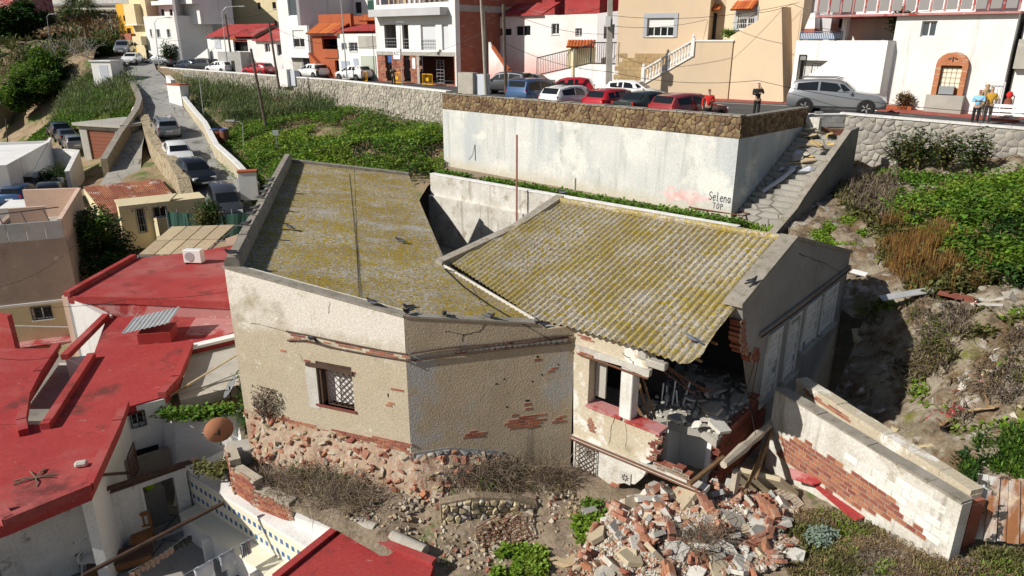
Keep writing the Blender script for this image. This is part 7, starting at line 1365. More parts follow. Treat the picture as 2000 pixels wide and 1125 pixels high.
for i, u in enumerate((725, 803, 797, 869, 959)):
    F, s = (FAB, FAB.px(u, 615)[0]) if u < 797 else (FBC, FBC.px(u, 630)[0]); s = max(s, .1); z = (topAB(s) if F is FAB else tB + (z1(CV) + .12 - tB) * s / (FBC.L - 1.1)) + .05
    bird(F.pt(s, z, -.08 - (.3 if u == 803 else 0)), R(160 + 40 * i), ['dark pigeon on the front edge of the long roof above the window', 'dark pigeon on sheets just behind the front corner', 'dark pigeon on the very front corner of the long roof', 'dark pigeon on the middle front edge right of the corner', 'dark pigeon on the front edge near the roof valley'][i])
bird(v3(ab(.05, -.1), 6.78), R(150), 'dark pigeon on the peak of the verge wall before the white wall'); bird(FG.pt(FG.px(1476, 560)[0], zr(FG.px(1476, 560)[0]) + .14, -.1), R(30), 'dark pigeon on the sloping gable coping'); bird(on2(1350, 668), R(140), 'grey pigeon at the broken corner of the right roof', True)
a, z = FAB.px(612, 664); bird(FAB.pt(a, z - .02, .06), R(250), 'grey pigeon clinging to the rusty bars above the window', True); bird(FBC.pt(FBC.L - .9, 4.78, -.1), R(200), 'dark pigeon in the gap at the roof valley end', group=None)
# ================================================================ poles, lamps, wires
def pole(name, label, cat, pts, r, m, n=7): mb = MB(); mb.tube(pts, r, n); return top(name, mb, M[m], label, cat)
def lamp(label, u0, v0, Y, u1, v1, arm, m='galv', r=.07):
    b, t = at(u0, v0, Y), at(u1, v1, Y); T = thing('street_lamp', label, 'street lamp', b); mb = MB(); pts = [b - Vector((0, 0, .5)), b.lerp(t, .5), b.lerp(t, .93)]; d = Vector((arm, 0, 0))
    pts += [t + d * .25, t + d * .9 + Vector((0, 0, .1))] if arm else [t]; mb.tube(pts, [r, r * .8, r * .6] + [r * .5] * (len(pts) - 3), 7); mb.build('post', M[m], T)
    mb = MB(); mb.box(t + d * 1.1 + Vector((0, 0, .1)), (.7, .25, .12)); mb.build('lamp_head', M['galv'], T)
lamp('curved street lamp on the hill road at far left', 99, 98, 150, 91, 28, 1.6); lamp('street lamp beside the palm tree on the hill', 222, 80, 150, 214, 28, -1.2); lamp('street lamp before the white house at the bend', 313, 150, 93, 301, 36, 1.6); lamp('street lamp beside the stone porch', 446, 148, 90, 432, 14, 2.2); lamp('tall grey street lamp beside the white hatchback', 678, 158, 73.5, 665, -10, 0); lamp('thin lamp post before the construction sign', 786, 166, 66.5, 781, 45, 0, r=.05)
lamp('tall pale pink street lamp at the left end of the parapet', 950, 185, 47.6, 938, -20, 0, 'pole_conc', .11); lamp('small street lamp among the reeds by the road wall', 397, 220, 70, 389, 150, -1.0, r=.05)
lamp('thin lamp post in the green slope below the road wall', 476, 296, 58, 474, 238, -.9, r=.04)
pole('utility_pole', 'dark wooden utility pole behind the red roofed house', 'pole', [at(452, 112, 91), at(440, 28, 91)], [.13, .1], 'polewood'); pole('utility_pole', 'leaning dark wooden pole by the stone wall', 'pole', [at(546, 175, 72), at(537, 120, 72), at(526, 46, 72)], [.13, .11, .1], 'polewood'); pole('utility_pole', 'leaning dark wooden pole standing in the reeds', 'pole', [at(519, 245, 62), at(508, 190, 62), at(490, 95, 62)], [.14, .12, .1], 'polewood')
pole('utility_pole', 'weathered wooden pole beside the pale pink lamp', 'pole', [at(988, 182, 50), at(983, 8, 50)], [.11, .1], 'polewood'); pole('utility_pole', 'wooden pole with transformer bundle before the pink wall', 'pole', [at(951, 150, 62), at(947, 22, 62)], [.13, .11], 'polewood')
b, t = at(1189, 164, 51), at(1192, -30, 51); pole('utility_pole', 'tall square concrete pole with white box before the beige house', 'pole', [b, t], [.3, .2], 'pole_conc', 4); mb = MB(); mb.box(at(1187, 42, 50.6), (.35, .3, .65)); top('junction_box', mb, M['plastic_white'], 'white junction box on the tall concrete pole', 'box')
for u, v, Y, u1, v1 in ((119, 100, 140, 110, 40), (48, 118, 130, 42, 82), (138, 92, 140, 133, 55), (235, 84, 140, 230, 68), (16, 290, 70, 11, 232), (88, 105, 132, 84, 78)): pole('wooden_post', 'thin pole on the left hillside', 'pole', [at(u, v + 3, Y), at(u1, v1, Y)], .06, 'polewood', 5)['group'] = 'thin poles on the left hillside'
def wire(pts, sag=.4, r=.018):
    Q = []
    for a, b in zip(pts, pts[1:]):
        for i in range(9): t = i / 8; Q.append(a.lerp(b, t) - Vector((0, 0, sag * 4 * t * (1 - t))))
    return Q
WR = [([at(1192, 30, 51), at(1560, 5, 47)], .5), ([at(1192, 50, 51), at(1380, 38, 53)], .3), ([at(1208, 66, 51), at(985, 20, 50)], .5), ([at(1192, 10, 51), at(1010, 14, 62)], .6), ([at(988, 85, 50), at(1190, 140, 45), at(1480, 157, 40), at(2010, 222, 33)], .35), ([at(1548, 8, 47), at(1680, 30, 44), at(1990, -10, 39)], .25), ([at(1548, 8, 47), at(1480, 25, 46), at(1430, 45, 50)], .1), ([at(950, 60, 62), at(737, 120, 73)], .6), ([at(440, 30, 91), at(300, 70, 95)], 1.5), ([at(440, 30, 91), at(526, 50, 72)], 1.2), ([at(526, 50, 72), at(737, 90, 73)], .8), ([at(430, 35, 91), at(600, -10, 90)], .8), ([at(860, 180, 60), at(560, 290, 52)], .7), ([at(0, 560, 30), at(145, 480, 33), at(262, 475, 40)], .3), ([atz(60, 600, 3.2), atz(250, 585, 3.0), atz(475, 565, 3.3)], .1), ([atz(0, 700, 2.4), atz(110, 695, 1.9)], .1)]
for k, (pts, sg) in enumerate(WR): mb = MB(); mb.tube(wire(pts, sg), .016 if pts[0].y > 40 else .009, 3); tag(top('overhead_wire', mb, M['black'], 'thin dark wire strung across the houses' if k < 13 else 'thin cable strung over the red roofs', 'wire', 'overhead wires' if k < 13 else 'cables over the red roofs'))
# meter boxes, barrels, bins
for u, v, Y, w_, lab in ((566, 160, 75.5, 2.2, 'pair of white meter boxes on the stone wall below the tall house'), (925, 176, 54, 2.6, 'beige meter box on the stone wall before the dark car')):
    p = at(u, v, Y); T = thing('meter_box', lab, 'meter box', p); mb = MB(); mb.box(p + Vector((-.4, 0, .4)), (1.5, .6, 1.7), -.7); mb.build('case', M['pole_conc'] if u > 900 else M['white'], T); mb = MB(); mb.box(p + Vector((.7, -.5, .4)), (.9, .6, 1.5), -.7); mb.build('door', M['greybox'], T)
for i, (u, v, m, lab) in enumerate(((421, 276, 'yellowbarrier', 'yellow barrel with blue lid behind the road wall'), (429, 280, 'rustsheet', 'rust red barrel in the middle of three'), (440, 276, 'browngate', 'brown barrel with blue lid behind the road wall'))):
    p = at(u, v, 61.5 - i * .3); T = thing('barrel', lab, 'barrel', p); mb = MB(); mb.lathe([(.36, -.2), (.38, .2), (.36, .45), (.38, .7), (.36, .95)], p, 14); mb.build('drum', M[m], T, smooth=50)
    if i != 1: mb = MB(); mb.lathe([(.38, .95), (.38, 1.03), (.05, 1.05)], p, 14); mb.build('lid', M['blue'], T)
p = stand(1573, 42.2); T = thing('waste_skip', 'black open skip behind the silver car', 'skip', p); mb = MB(); mb.box(p + Vector((-.1, -.5, .5)), (1.5, 1.0, .9), -.4); mb.build('body', M['black'], T, bevel=.05)
p = at(540, 275, 54); T = thing('small_sign', 'small white notice on a stick in the green slope', 'sign', p); mb = MB(); mb.tube([p - Vector((0, 0, .5)), p + Vector((0, 0, .5))], .03, 4); mb.build('stick', M['greymetal'], T); mb = MB(); mb.box(p + Vector((0, -.02, .6)), (.42, .04, .4), .3); mb.build('plate', M['signwhite'], T)
# ================================================================ ramp walls right of the ruin
for k, (p0, p1, zt, lab) in enumerate((((7.35, 17.7), (9.46, 12.5), 2.8, 'low wall of white blocks and exposed red brick running from the ruin to the lower right'), ((8.2, 18.3), (9.95, 12.95), 2.78, 'tan plastered wall behind the white block wall at lower right'))):
    F = Fac(p0, p1); T = thing('garden_wall', lab, 'wall', F.pt(0, .3)); mb = MB(); mb.fbox(F, 0, F.L, -.3, zt - .08 * k, -.3, 0); mb.build('wall', M['wallwhite' if k == 0 else 'walltan3'], T); mb = MB()
    for i in range(7): a = F.L * i / 7; mb.fbox(F, a, a + F.L / 7 - .01, zt - .08 * k, zt + .05 + random.uniform(-.015, .015), -.33, .03)
    mb.build('coping', M['coping' if k == 0 else 'walltan3'], T)
    if k == 0:
        bricks(T, F, fpoly(F, (1524, 845), (1570, 862), (1640, 905), (1700, 945), (1735, 975), (1762, 990), (1762, 1010), (1800, 1040), (1700, 1005), (1600, 945), (1560, 920), (1524, 885)), .26, .13, 'brick', .012, .02, seed=101)
        bricks(T, F, fpoly(F, (1640, 880), (1800, 965), (1845, 1000), (1845, 1068), (1800, 1045), (1760, 1000), (1700, 940)), .42, .2, 'block_white', .008, .012, seed=102, name='block', drop=.12, mortar='wallwhite')
    else: bricks(T, F, [(.2, zt - .24), (2.2, zt - .22), (2.2, zt - .1), (.2, zt - .1)], .25, .09, 'brick', .01, seed=103)
q = at(1898, 1050, 13.0); T = thing('metal_fence', 'rust streaked pale metal sheet fence standing at the right edge', 'metal fence', q); t0, t1, t2, t3 = at(1898, 1052, 13.0), at(2010, 1062, 12.6), at(2010, 938, 12.9), at(1912, 926, 13.3)
for i in range(5):
    f = lambda s, t: t0.lerp(t1, s).lerp(t3.lerp(t2, s), t); s0, s1 = i / 5, (i + 1) / 5; o = Vector((0, -.05 * (i % 2), 0)); mb = MB(); mb.slab([f(s0, 0) + o, f(s1, 0) + o, f(s1, 1) + o, f(s0, 1) + o], (0, .03, 0)); mb.build('sheet', M['rustpanel'], T)
mb = MB(); mb.box(t0 + Vector((-.15, .1, .4)), (.35, .35, 1.3), .3); top('gate_pillar', mb, M['brickwall'], 'short flaking brick pillar beside the rusty panel', 'pillar')
# ================================================================ stone footing of the ruin and the terrace below
ms = [M['stone_red'], M['stone_tan'], M['stone_pale'], M['stone_red'], M['stone_tan']]
TOPL = [FAB.pt(t * FAB.L, 1.72 - .25 * t, .02) for t in (0, .2, .4, .6, .8, 1)] + [FBC.pt(.8, 1.25, .02), FBC.pt(2.0, 1.0, .02)]; BOTL = [at(*q) for q in ((492, 905, 17.6), (560, 925, 17.1), (620, 945, 16.7), (690, 965, 16.2), (760, 985, 15.9), (830, 1003, 15.5), (880, 985, 15.8), (970, 960, 16.2))]
FOOT = TPS(TOPL + BOTL + [a.lerp(b, .5) + Vector((0, 0, .12)) for a, b in zip(TOPL, BOTL)])
FTP = [p.xy for p in TOPL] + [p.xy for p in reversed(BOTL)]; terrain('rubble_slope', M['footing'], FOOT, [tuple(p) for p in FTP], .12, .10, 3, .1)
mb = MB(); mb.slab([FBC.pt(a, z, .01) for a, z in fpoly(FBC, (800, 885), (880, 872), (980, 880), (1000, 960), (830, 1010))], FBC.n3 * .02); mb.build('footing_bed', M['sheetrock'], RU)
stone_cells(RU, FBC, fpoly(FBC, (808, 888), (880, 876), (975, 886), (980, 950), (840, 995)), .24, .17, [M['sheetrock'], M['sheetrock'], M['stone_pale'], M['stone_red']], .07, .02, 32, base=.01)
F = Fac(at(868, 1040, 15.0).xy, at(1060, 1030, 15.6).xy); T = thing('terrace_wall', 'low wall of pale yellow stones below the ruin', 'wall', F.pt(0, 0)); mb = MB(); mb.slab([F.pt(a, z, -.02) for a, z in fpoly(F, (860, 985), (930, 972), (1000, 975), (1050, 985), (1050, 1100), (868, 1100))], F.n3 * -.25); mb.build('core', M['soil_dry'], T)
stone_cells(T, F, fpoly(F, (862, 988), (930, 975), (1000, 978), (1045, 990), (1020, 1068), (868, 1072)), .21, .15, [M['stone_tan'], M['stone_tan'], M['stone_pale']], .09, .018, 33, base=-.03)
bricks(T, F, fpoly(F, (890, 1066), (1005, 1062), (1005, 1083), (890, 1086)), .075, .2, 'brick', .05, .012, seed=104)
P = [at(443, 905, 17.6), at(455, 950, 16.9), at(500, 985, 16.2), at(566, 1010, 15.6)]; T = thing('brick_wall', 'low curved red brick garden wall between white wall and weeds', 'wall', P[0])
for i, (a, b) in enumerate(zip(P, P[1:])):
    F = Fac(a.xy, b.xy); zt = [1.0, .8, .55][i]; mb = MB(); mb.fbox(F, 0, F.L, -.8, zt, -.3, -.01); mb.build('core', M['mortar'], T); bricks(T, F, [(0, -.6), (F.L, -.6), (F.L, zt - .12 * (i == 2)), (0, zt)], .25, .075, 'brick', .02, seed=110 + i)
p = at(470, 900, 17.9); mb = MB(); mb.box(p + Vector((0, 0, .25)), (.75, .65, .55), .3); top('concrete_block', mb, M['concrete'], 'square concrete pier on top of the curved brick wall', 'pier', bevel=.03)
for i, (a, b) in enumerate((((697, 1022, 15.0), (735, 1035, 14.7)), ((765, 1048, 14.5), (830, 1078, 14.0)))):
    p, q = at(*a), at(*b); mb = MB(); mb.tube([p, q], .17, 14); top('concrete_pipe', mb, M['pole_conc'], ['short concrete pipe with a brick end near the red shed', 'longer concrete pipe lying at the red shed corner'][i], 'pipe', smooth=50)
def grid_mesh(name, label, q, nx, ny, r=.012):
    mb = MB(); rs = random.Random(2); f = lambda s, t: q[0].lerp(q[1], s).lerp(q[3].lerp(q[2], s), t) + Vector((0, 0, .05 * math.sin(s * 5 + t * 3)))
    for i in range(nx + 1): mb.tube([f(i / nx, t / 4) for t in range(5)], r, 4)
    for j in range(ny + 1): mb.tube([f(t / 4, j / ny) for t in range(5)], r, 4)
    top(name, mb, M['rust'], label, 'mesh')
grid_mesh('reinforcing_mesh', 'rusty reinforcing mesh leaning on the pale stone wall', [at(930, 1032, 14.8), at(1010, 990, 15.2), at(1040, 1050, 14.5), at(935, 1078, 14.2)], 9, 7); grid_mesh('reinforcing_mesh', 'rusty reinforcing mesh sticking up at the bottom edge', [at(1105, 1125, 13.2), at(1143, 1078, 13.8), at(1172, 1110, 13.3), at(1150, 1150, 12.9)], 7, 6)
# ================================================================ rubble
rsR = random.Random(21)
def chunk(seed, sx=1, sy=.8, sz_=.6, n=11):
    r = random.Random(seed); bm = bmesh.new()
    for _ in range(n): v = Vector((r.gauss(0, 1), r.gauss(0, 1), r.gauss(0, 1))).normalized() * r.uniform(.8, 1); bm.verts.new((max(-.5, min(.5, v.x * .62)) * sx, max(-.5, min(.5, v.y * .62)) * sy, max(-.5, min(.5, v.z * .62)) * sz_))
    bmesh.ops.convex_hull(bm, input=bm.verts); bmesh.ops.delete(bm, geom=[v for v in bm.verts if not v.link_faces], context='VERTS'); me = bpy.data.meshes.new('chunk'); bm.to_mesh(me); bm.free(); me.materials.append(M['render_white']); return me
def slabm(seed, t=.25):
    r = random.Random(seed); n = r.randint(5, 7); mb = MB(); mb.slab([(math.cos(i * math.tau / n) * .55 * r.uniform(.7, 1.1), math.sin(i * math.tau / n) * .45 * r.uniform(.7, 1.1), -t / 2) for i in range(n)], (0, 0, t)); return mb.mesh('slab', M['render_white'])
CH = [chunk(i) for i in range(10)] + [chunk(20 + i, 1, .6, .35, 14) for i in range(4)]; SL = [slabm(i, .22) for i in range(8)]; BH = [chunk(50 + i, .36, .2, .13, 18) for i in range(7)]
BK = MB().box((0, 0, 0), (.25, .12, .085)).mesh('brick', M['brick_dusty']); BL = MB().box((0, 0, 0), (.4, .2, .2)).mesh('block', M['block_grey'])
bb = MB(); [bb.box((x, y, z), (.24, .115, .07)) for x, y, z in ((0, 0, 0), (.12, .01, .08), (-.12, 0, .08), (0, 0, .16), (.25, 0, 0))]; BC = bb.mesh('bonded_bricks', M['brick_dusty'])
RP = thing('rubble_pile', 'big heap of broken bricks, blocks and plaster slabs spilling from the collapsed corner', 'rubble', at(1380, 1040, 14.6))
HP = [at(1250, 990, 15.3).xy, at(1330, 975, 15.6).xy, at(1420, 985, 15.6).xy, at(1380, 1060, 14.4).xy, at(1250, 1060, 14.4).xy]
def mound(x, y): p = Vector((x, y)); return fz(x, y) + .05 + sum(h_ * math.exp(-((p - c).length_squared) / .8) for c, h_ in zip(HP, (.12, .2, .3, .3, .3)))
RPOLY = [at(*q).xy for q in ((1190, 1000, 15.2), (1260, 965, 15.9), (1400, 955, 16.2), (1490, 975, 15.9), (1560, 1000, 15.2), (1520, 1060, 14.3), (1560, 1125, 13.2), (1480, 1150, 12.9), (1150, 1150, 12.9), (1120, 1100, 13.5), (1150, 1050, 14.3))]
def rpt(poly):
    xs, ys = [p[0] for p in poly], [p[1] for p in poly]
    while True:
        x, y = rsR.uniform(min(xs), max(xs)), rsR.uniform(min(ys), max(ys))
        if inpoly(x, y, poly): return x, y
def rot(): return (rsR.uniform(-.9, .9), rsR.uniform(-.9, .9), rsR.uniform(0, 6.28))
for i in range(270):
    x, y = rpt(FTP); s = rsR.uniform(.12, .36); piece('footing_stone', rsR.choice(CH), RU, (x, y, float(FOOT(x, y)[0]) + rsR.uniform(-.03, .05)), rot(), (s, s * rsR.uniform(.6, 1), s * .7), M[rsR.choice(['stone_red', 'stone_tan', 'stone_red', 'stone_red', 'mortar', 'brick'])])
terrain('rubble_mound', M['mortar'], lambda x, y: np.array([mound(a, b) - .04 for a, b in zip(np.atleast_1d(x), np.atleast_1d(y))]), [tuple(p) for p in RPOLY], .18, .06, 4)
for i in range(285):
    x, y = rpt(RPOLY); z = mound(x, y) + rsR.uniform(-.02, .14); t = rsR.random(); nr = math.hypot(x - at(1380, 1000, 15.2).x, y - 15.2)
    if t < .10: piece('brick', BK, RP, (x, y, z), rot(), [rsR.uniform(.8, 1.2)] * 3)
    elif t < .34: piece('brick', rsR.choice(BH), RP, (x, y, z), rot(), [rsR.uniform(.8, 1.5)] * 3, M[rsR.choice(['brick_dusty', 'brick_dusty', 'brick'])])
    elif t < .42: piece('bonded_bricks', BC, RP, (x, y, z), rot(), [rsR.uniform(.9, 1.6)] * 3)
    elif t < .46: piece('block', BL, RP, (x, y, z + .05), rot(), [rsR.uniform(.55, .9)] * 3, M[rsR.choice(['block_grey', 'render_white', 'block_grey'])])
    elif t < .66: s = rsR.uniform(.28, .75); piece('plaster_slab', rsR.choice(SL), RP, (x, y, z + .04), (rsR.uniform(-.7, .7), rsR.uniform(-.7, .7), rsR.uniform(0, 6)), (s, s, s * .8), M[rsR.choice(['render_white', 'render_tan', 'render_white', 'stone_pale'])])
    else: s = rsR.uniform(.13, .38); piece('chunk', rsR.choice(CH), RP, (x, y, z), rot(), (s, s * rsR.uniform(.7, 1.2), s), M[rsR.choice(['render_white', 'render_tan', 'stone_pale', 'block_grey', 'brick_dusty', 'mortar'])])
def frag(name, poly, n, hf, s0, s1, m, par=None):
    mb = MB()
    for _ in range(n):
        x, y = rpt(poly); c = Vector((x, y, hf(x, y) + .02)); s = rsR.uniform(s0, s1); mb.box(c, (s, s * rsR.uniform(.4, 1), s * rsR.uniform(.3, .8)), 0, Euler(rot()).to_matrix())
    return tag(mb.build(name, M[m], par), kind='stuff')
for m, n in (('brick_dusty', 2200), ('render_white', 1500), ('mortar', 2400), ('stone_tan', 400)): frag('fragments', RPOLY, n, lambda x, y: mound(x, y) + .03, .03, .13, m, RP)
FPOLY = [at(*q).xy for q in ((520, 920, 17), (830, 985, 15.8), (1110, 940, 16.5), (1180, 1000, 15.4), (1130, 1120, 13.3), (900, 1120, 13.6), (700, 1020, 14.8), (560, 980, 15.9))]; GPOLY = [at(*q).xy for q in ((1540, 1000, 15.2), (1780, 1080, 13.2), (1900, 1110, 12.4), (1900, 1150, 11.8), (1540, 1150, 12.8))]
for m, n in (('brick_dusty', 120), ('stone_tan', 300), ('mortar', 350)): tag(frag('loose_stones', FPOLY, n, fz, .03, .13, m), 'small loose stones scattered on the ground below the ruin', 'stones')
for m, n in (('mortar', 110), ('stone_tan', 70)): tag(frag('loose_stones', GPOLY, n, fz, .03, .10, m), 'small loose stones in the dry grass at lower right', 'stones')
def place(name, label, cat, me, p, r, s, m): o = piece(name, me, None, p, r, s, M[m]); return tag(o, label, cat)
place('boulder', 'pale yellow boulder among the dry weeds below the window', 'stone', CH[2], at(697, 955, 16.2), (.3, .2, .4), (.45, .4, .7), 'stone_tan'); place('block', 'grey concrete block lying left of the rubble heap', 'block', BL, at(1151, 1008, 15.3) + Vector((0, 0, .1)), (.1, .1, .5), (1, 1, 1), 'block_grey')
place('red_stone', 'red brick lump in the weeds below the footing', 'stone', CH[4], at(555, 950, 16.5), (.4, .1, 1), (.35, .3, .35), 'brick'); place('sand_heap', 'small heap of yellow sand below the stone wall', 'sand', CH[0], at(1105, 1085, 13.9) - Vector((0, 0, .15)), (0, 0, .3), (1.3, 1.0, .8), 'sand')
for lab, px, Y, r, s, m in (('large grey white plaster slab lying on the rubble left of centre', (1275, 1000), 15.6, (-.5, .15, .4), (1.5, 1.3, .5), 'render_white'), ('long tan slab with red stripe leaning on the rubble', (1330, 1015), 15.3, (-.6, -.3, 1.0), (1.7, 1.1, .6), 'render_tan'), ('fallen tan wall panel leaning under the broken corner', (1497, 945), 16.2, (-1.0, .15, -.35), (1.6, 1.5, .6), 'render_tan'), ('white broken plaster plate at the right end of the rubble', (1525, 1045), 14.7, (-.5, .5, .4), (.7, .6, .4), 'render_white'), ('pale triangular slab in the lower rubble', (1300, 1065), 14.3, (-.6, .2, .1), (.8, .7, .4), 'stone_pale'), ('curved grey concrete piece on the rubble', (1398, 1005), 15.4, (-.7, .4, .8), (.8, .6, .6), 'block_grey')):
    p = at(*px, Y); p.z = max(p.z, mound(p.x, p.y) + .1); place('fallen_slab', lab, 'slab', rsR.choice(SL), p, r, s, m)
def panel(label, c, r, nx, ny):
    c = at(*c); T = thing('brick_panel', label, 'brick panel', c); m = Euler(r).to_matrix(); mb = MB(); mb.box(c, (nx * .255, ny * .085, .11), 0, m); mb.build('mortar', M['mortar'], T)
    for j in range(ny):
        for i in range(nx):
            if rsR.random() < .9: q = c + m @ Vector(((i + .5 * (j % 2) - nx / 2 + .3) * .25, (j + .5 - ny / 2) * .085, .03)); o = piece('brick', brick_mesh(.238, .11, .072, M['brick']), T, q, m @ Matrix.Rotation(R(90), 3, 'X') @ Matrix.Rotation(R(90), 3, 'X') @ Matrix.Rotation(R(-90), 3, 'X'))
panel('slab of bonded red bricks lying flat at the bottom left of the rubble', (1225, 1085, 13.9), (.15, .05, .12), 6, 9); panel('brick wall piece lying tilted right of the collapsed corner', (1518, 985, 15.6), (.35, -.1, .5), 5, 8); panel('loose brick wall strip at the lower edge right of the rubble', (1578, 1105, 13.2), (.1, .2, -.9), 6, 3); panel('brick wall piece at the bottom edge of the rubble', (1490, 1100, 13.5), (.4, .2, .9), 4, 6); panel('second brick strip beside the dry grass at the bottom', (1600, 1100, 13.3), (.1, .25, -.85), 6, 3)
# rubble inside the broken room
IR = thing('room_rubble', 'broken slabs and plaster lying on the exposed upper floor', 'rubble', v3(ab(7, 2.5), 1.95))
for i in range(85):
    a, b = rsR.uniform(5.6, 8.35), rsR.uniform(.6, 4.1); p = v3(ab(a, b), 1.98 + rsR.uniform(0, .2) + .25 * math.exp(-((a - 7.3) ** 2 + (b - 3) ** 2)))
    if b > 3.9 and a < 7: continue
    if i % 3 == 0: s = rsR.uniform(.35, .75); piece('slab', rsR.choice(SL), IR, p, (rsR.uniform(-.4, .4), rsR.uniform(-.4, .4), rsR.uniform(0, 6)), (s, s, s * .7), M[rsR.choice(['render_white', 'render_white', 'stone_pale'])])
    else: s = rsR.uniform(.12, .34); piece('chunk', rsR.choice(CH), IR, p, rot(), (s, s, s * .8), M[rsR.choice(['render_white', 'stone_pale', 'mortar', 'block_grey'])])
tag(frag('fragments', [ab(5.4, 4.0), ab(8.4, 4.0), ab(8.4, .5), ab(5.4, .5)], 500, lambda x, y: 1.97, .03, .12, 'render_white', IR))
for i in range(5): mb = MB(); p = v3(ab(6.4 + i * .12, 3.4 - i * .1), 2.0); mb.tube([p, p + Vector((rsR.uniform(-.2, .4), rsR.uniform(0, .3), rsR.uniform(.4, .75)))], .025, 4); mb.build('broken_lath', M['wpaint'], IR)
# litter on the stairs, scrap on the right slope
LT = thing('stair_litter', 'heap of dumped foam, bags and boards at the top of the stairs', 'litter', (15.6, 35, 7))
for i in range(26):
    t = rsR.uniform(.0, .72) ** 2; q = PS + dS * (6.4 * t + .3) + nS * rsR.uniform(.4, 2.1); z = 7.6 - 3.4 * t + rsR.uniform(.02, .25); s = rsR.uniform(.35, .8)
    piece(['foam', 'bag', 'board', 'rag'][i % 4], [CH[11], CH[3], SL[2], CH[6]][i % 4], LT, (q.x, q.y, z), (rsR.uniform(-.4, .4), rsR.uniform(-.4, .4), rsR.uniform(0, 6)), (s * 1.5, s, s * (.35 if i % 4 != 1 else .7)), [M['sandfoam'] if 'sandfoam' in M else simple('sandfoam', (.55, .40, .15), .9), M['black'] if t < .25 else M['clothgrey'], M['wood_pale'], M['stone_pale']][i % 4])
q = PS + dS * 3.6 + nS * 1.2; mb = MB(); mb.tube([(*q, 6.2), (*(q + dS * .8 - nS * .2), 5.8), (*(q + dS * 1.6 - nS * .7), 5.2)], .1, 8); top('fabric_roll', mb, M['clothgrey'], 'grey rolled fabric lying down the littered stairs', 'fabric', smooth=60)
SB = [('long light grey metal sheet lying on the rock edge', (1725, 588, 23), (1845, 568, 23), .35, 'zinc'), ('rusty corrugated strip on the rock edge beside the grey sheet', (1830, 575, 22.6), (1905, 605, 21.8), .4, 'rustsheet'), ('pale board lying at the right end of the rock edge', (1895, 595, 22), (1960, 605, 21.6), .2, 'fibro_clean'), ('second pale board below the first on the rock edge', (1895, 600, 21.8), (1955, 615, 21.3), .15, 'fibro_clean'), ('two white boards behind the gable corner', (1660, 532, 25.6), (1690, 540, 25.2), .3, 'wpaint'), ('grey plank on the dump of red scrap', (1860, 848, 18.3), (1930, 858, 17.8), .12, 'wood'), ('thin plank across the dump of red scrap', (1880, 842, 18.2), (1925, 866, 17.8), .08, 'wood_pale')]
for lab, a, b, w_, m in SB:
    p, q = at(*a), at(*b); hz = lambda v: Vector((v.x, v.y, max(v.z, RSL(v.x, v.y) + .15))); p, q = hz(p), hz(q); d = (q - p).normalized(); n = Vector((-d.y, d.x, .15)) * w_; mb = MB(); mb.slab([p, q, q + n, p + n], (0, 0, .03)); top('scrap_board', mb, M[m], lab, 'board')
SC_ = thing('scrap_heap', 'heap of dark red scrap and stones on the right slope', 'scrap', at(1860, 850, 18.2))
for i in range(36): u, v = rsR.uniform(1810, 1910), rsR.uniform(825, 880); p = at(u, v, 19.8 - (v - 820) * .03); p.z = RSL(p.x, p.y) + .12; s = rsR.uniform(.15, .45); piece('scrap', rsR.choice(CH + SL), SC_, p, rot(), (s, s, s * .5), M[rsR.choice(['redpaint_worn', 'stone_grey', 'black', 'wood', 'redpaint', 'render_white'])])
T = thing('sheet_scrap', 'red and white corrugated panels dumped against the white block wall', 'metal sheet', at(1640, 985, 15.2))
for i, (c, m, dz) in enumerate((([(1588, 958, 15.9), (1610, 950, 16), (1668, 1000, 14.9), (1690, 1020, 14.5), (1668, 1028, 14.4)], 'redpaint', .12), ([(1612, 955, 15.9), (1622, 948, 16.0), (1697, 1002, 14.8), (1686, 1012, 14.7)], 'zinc', .26), ([(1540, 925, 16.5), (1580, 940, 16.1), (1610, 952, 15.8), (1585, 958, 15.8), (1545, 945, 16.2)], 'redpaint_worn', .15))): mb = MB(); mb.slab([at(*q) + Vector((0, 0, dz)) for q in c], (0, 0, .05)); mb.build('panel', M[m], T)
for i in range(60):
    u, v = rsR.uniform(1680, 1980), rsR.uniform(590, 900); Y = 23.5 - (v - 570) * .019 ; p = at(u, v, Y); p.z = RSL(p.x, p.y); s = rsR.uniform(.25, .9); place('rock', 'weathered rock lying on the right slope', 'rock', rsR.choice(CH[:10]), p, rot(), (s, s * .8, s * .7), rsR.choice(['rock', 'rock', 'stone_pale', 'stone_tan']))['group'] = 'rocks on the right slope'
mb = MB(); Q = [(1685, 346, 34.8), (1760, 356, 33.6), (1850, 370, 31.6), (1950, 388, 29.4)]; V = []
for q in Q: p = at(*q); h = RSL(p.x, p.y) + .16; V += [(p.x, p.y, h), (p.x + .45, p.y + .65, h + .04), (p.x, p.y, h - .5)]
mb.add(V, [(i * 3, i * 3 + 3, i * 3 + 4, i * 3 + 1) for i in range(3)] + [(i * 3, i * 3 + 2, i * 3 + 5, i * 3 + 3) for i in range(3)]); tag(mb.build('concrete_ledge', M['concrete']), kind='structure')
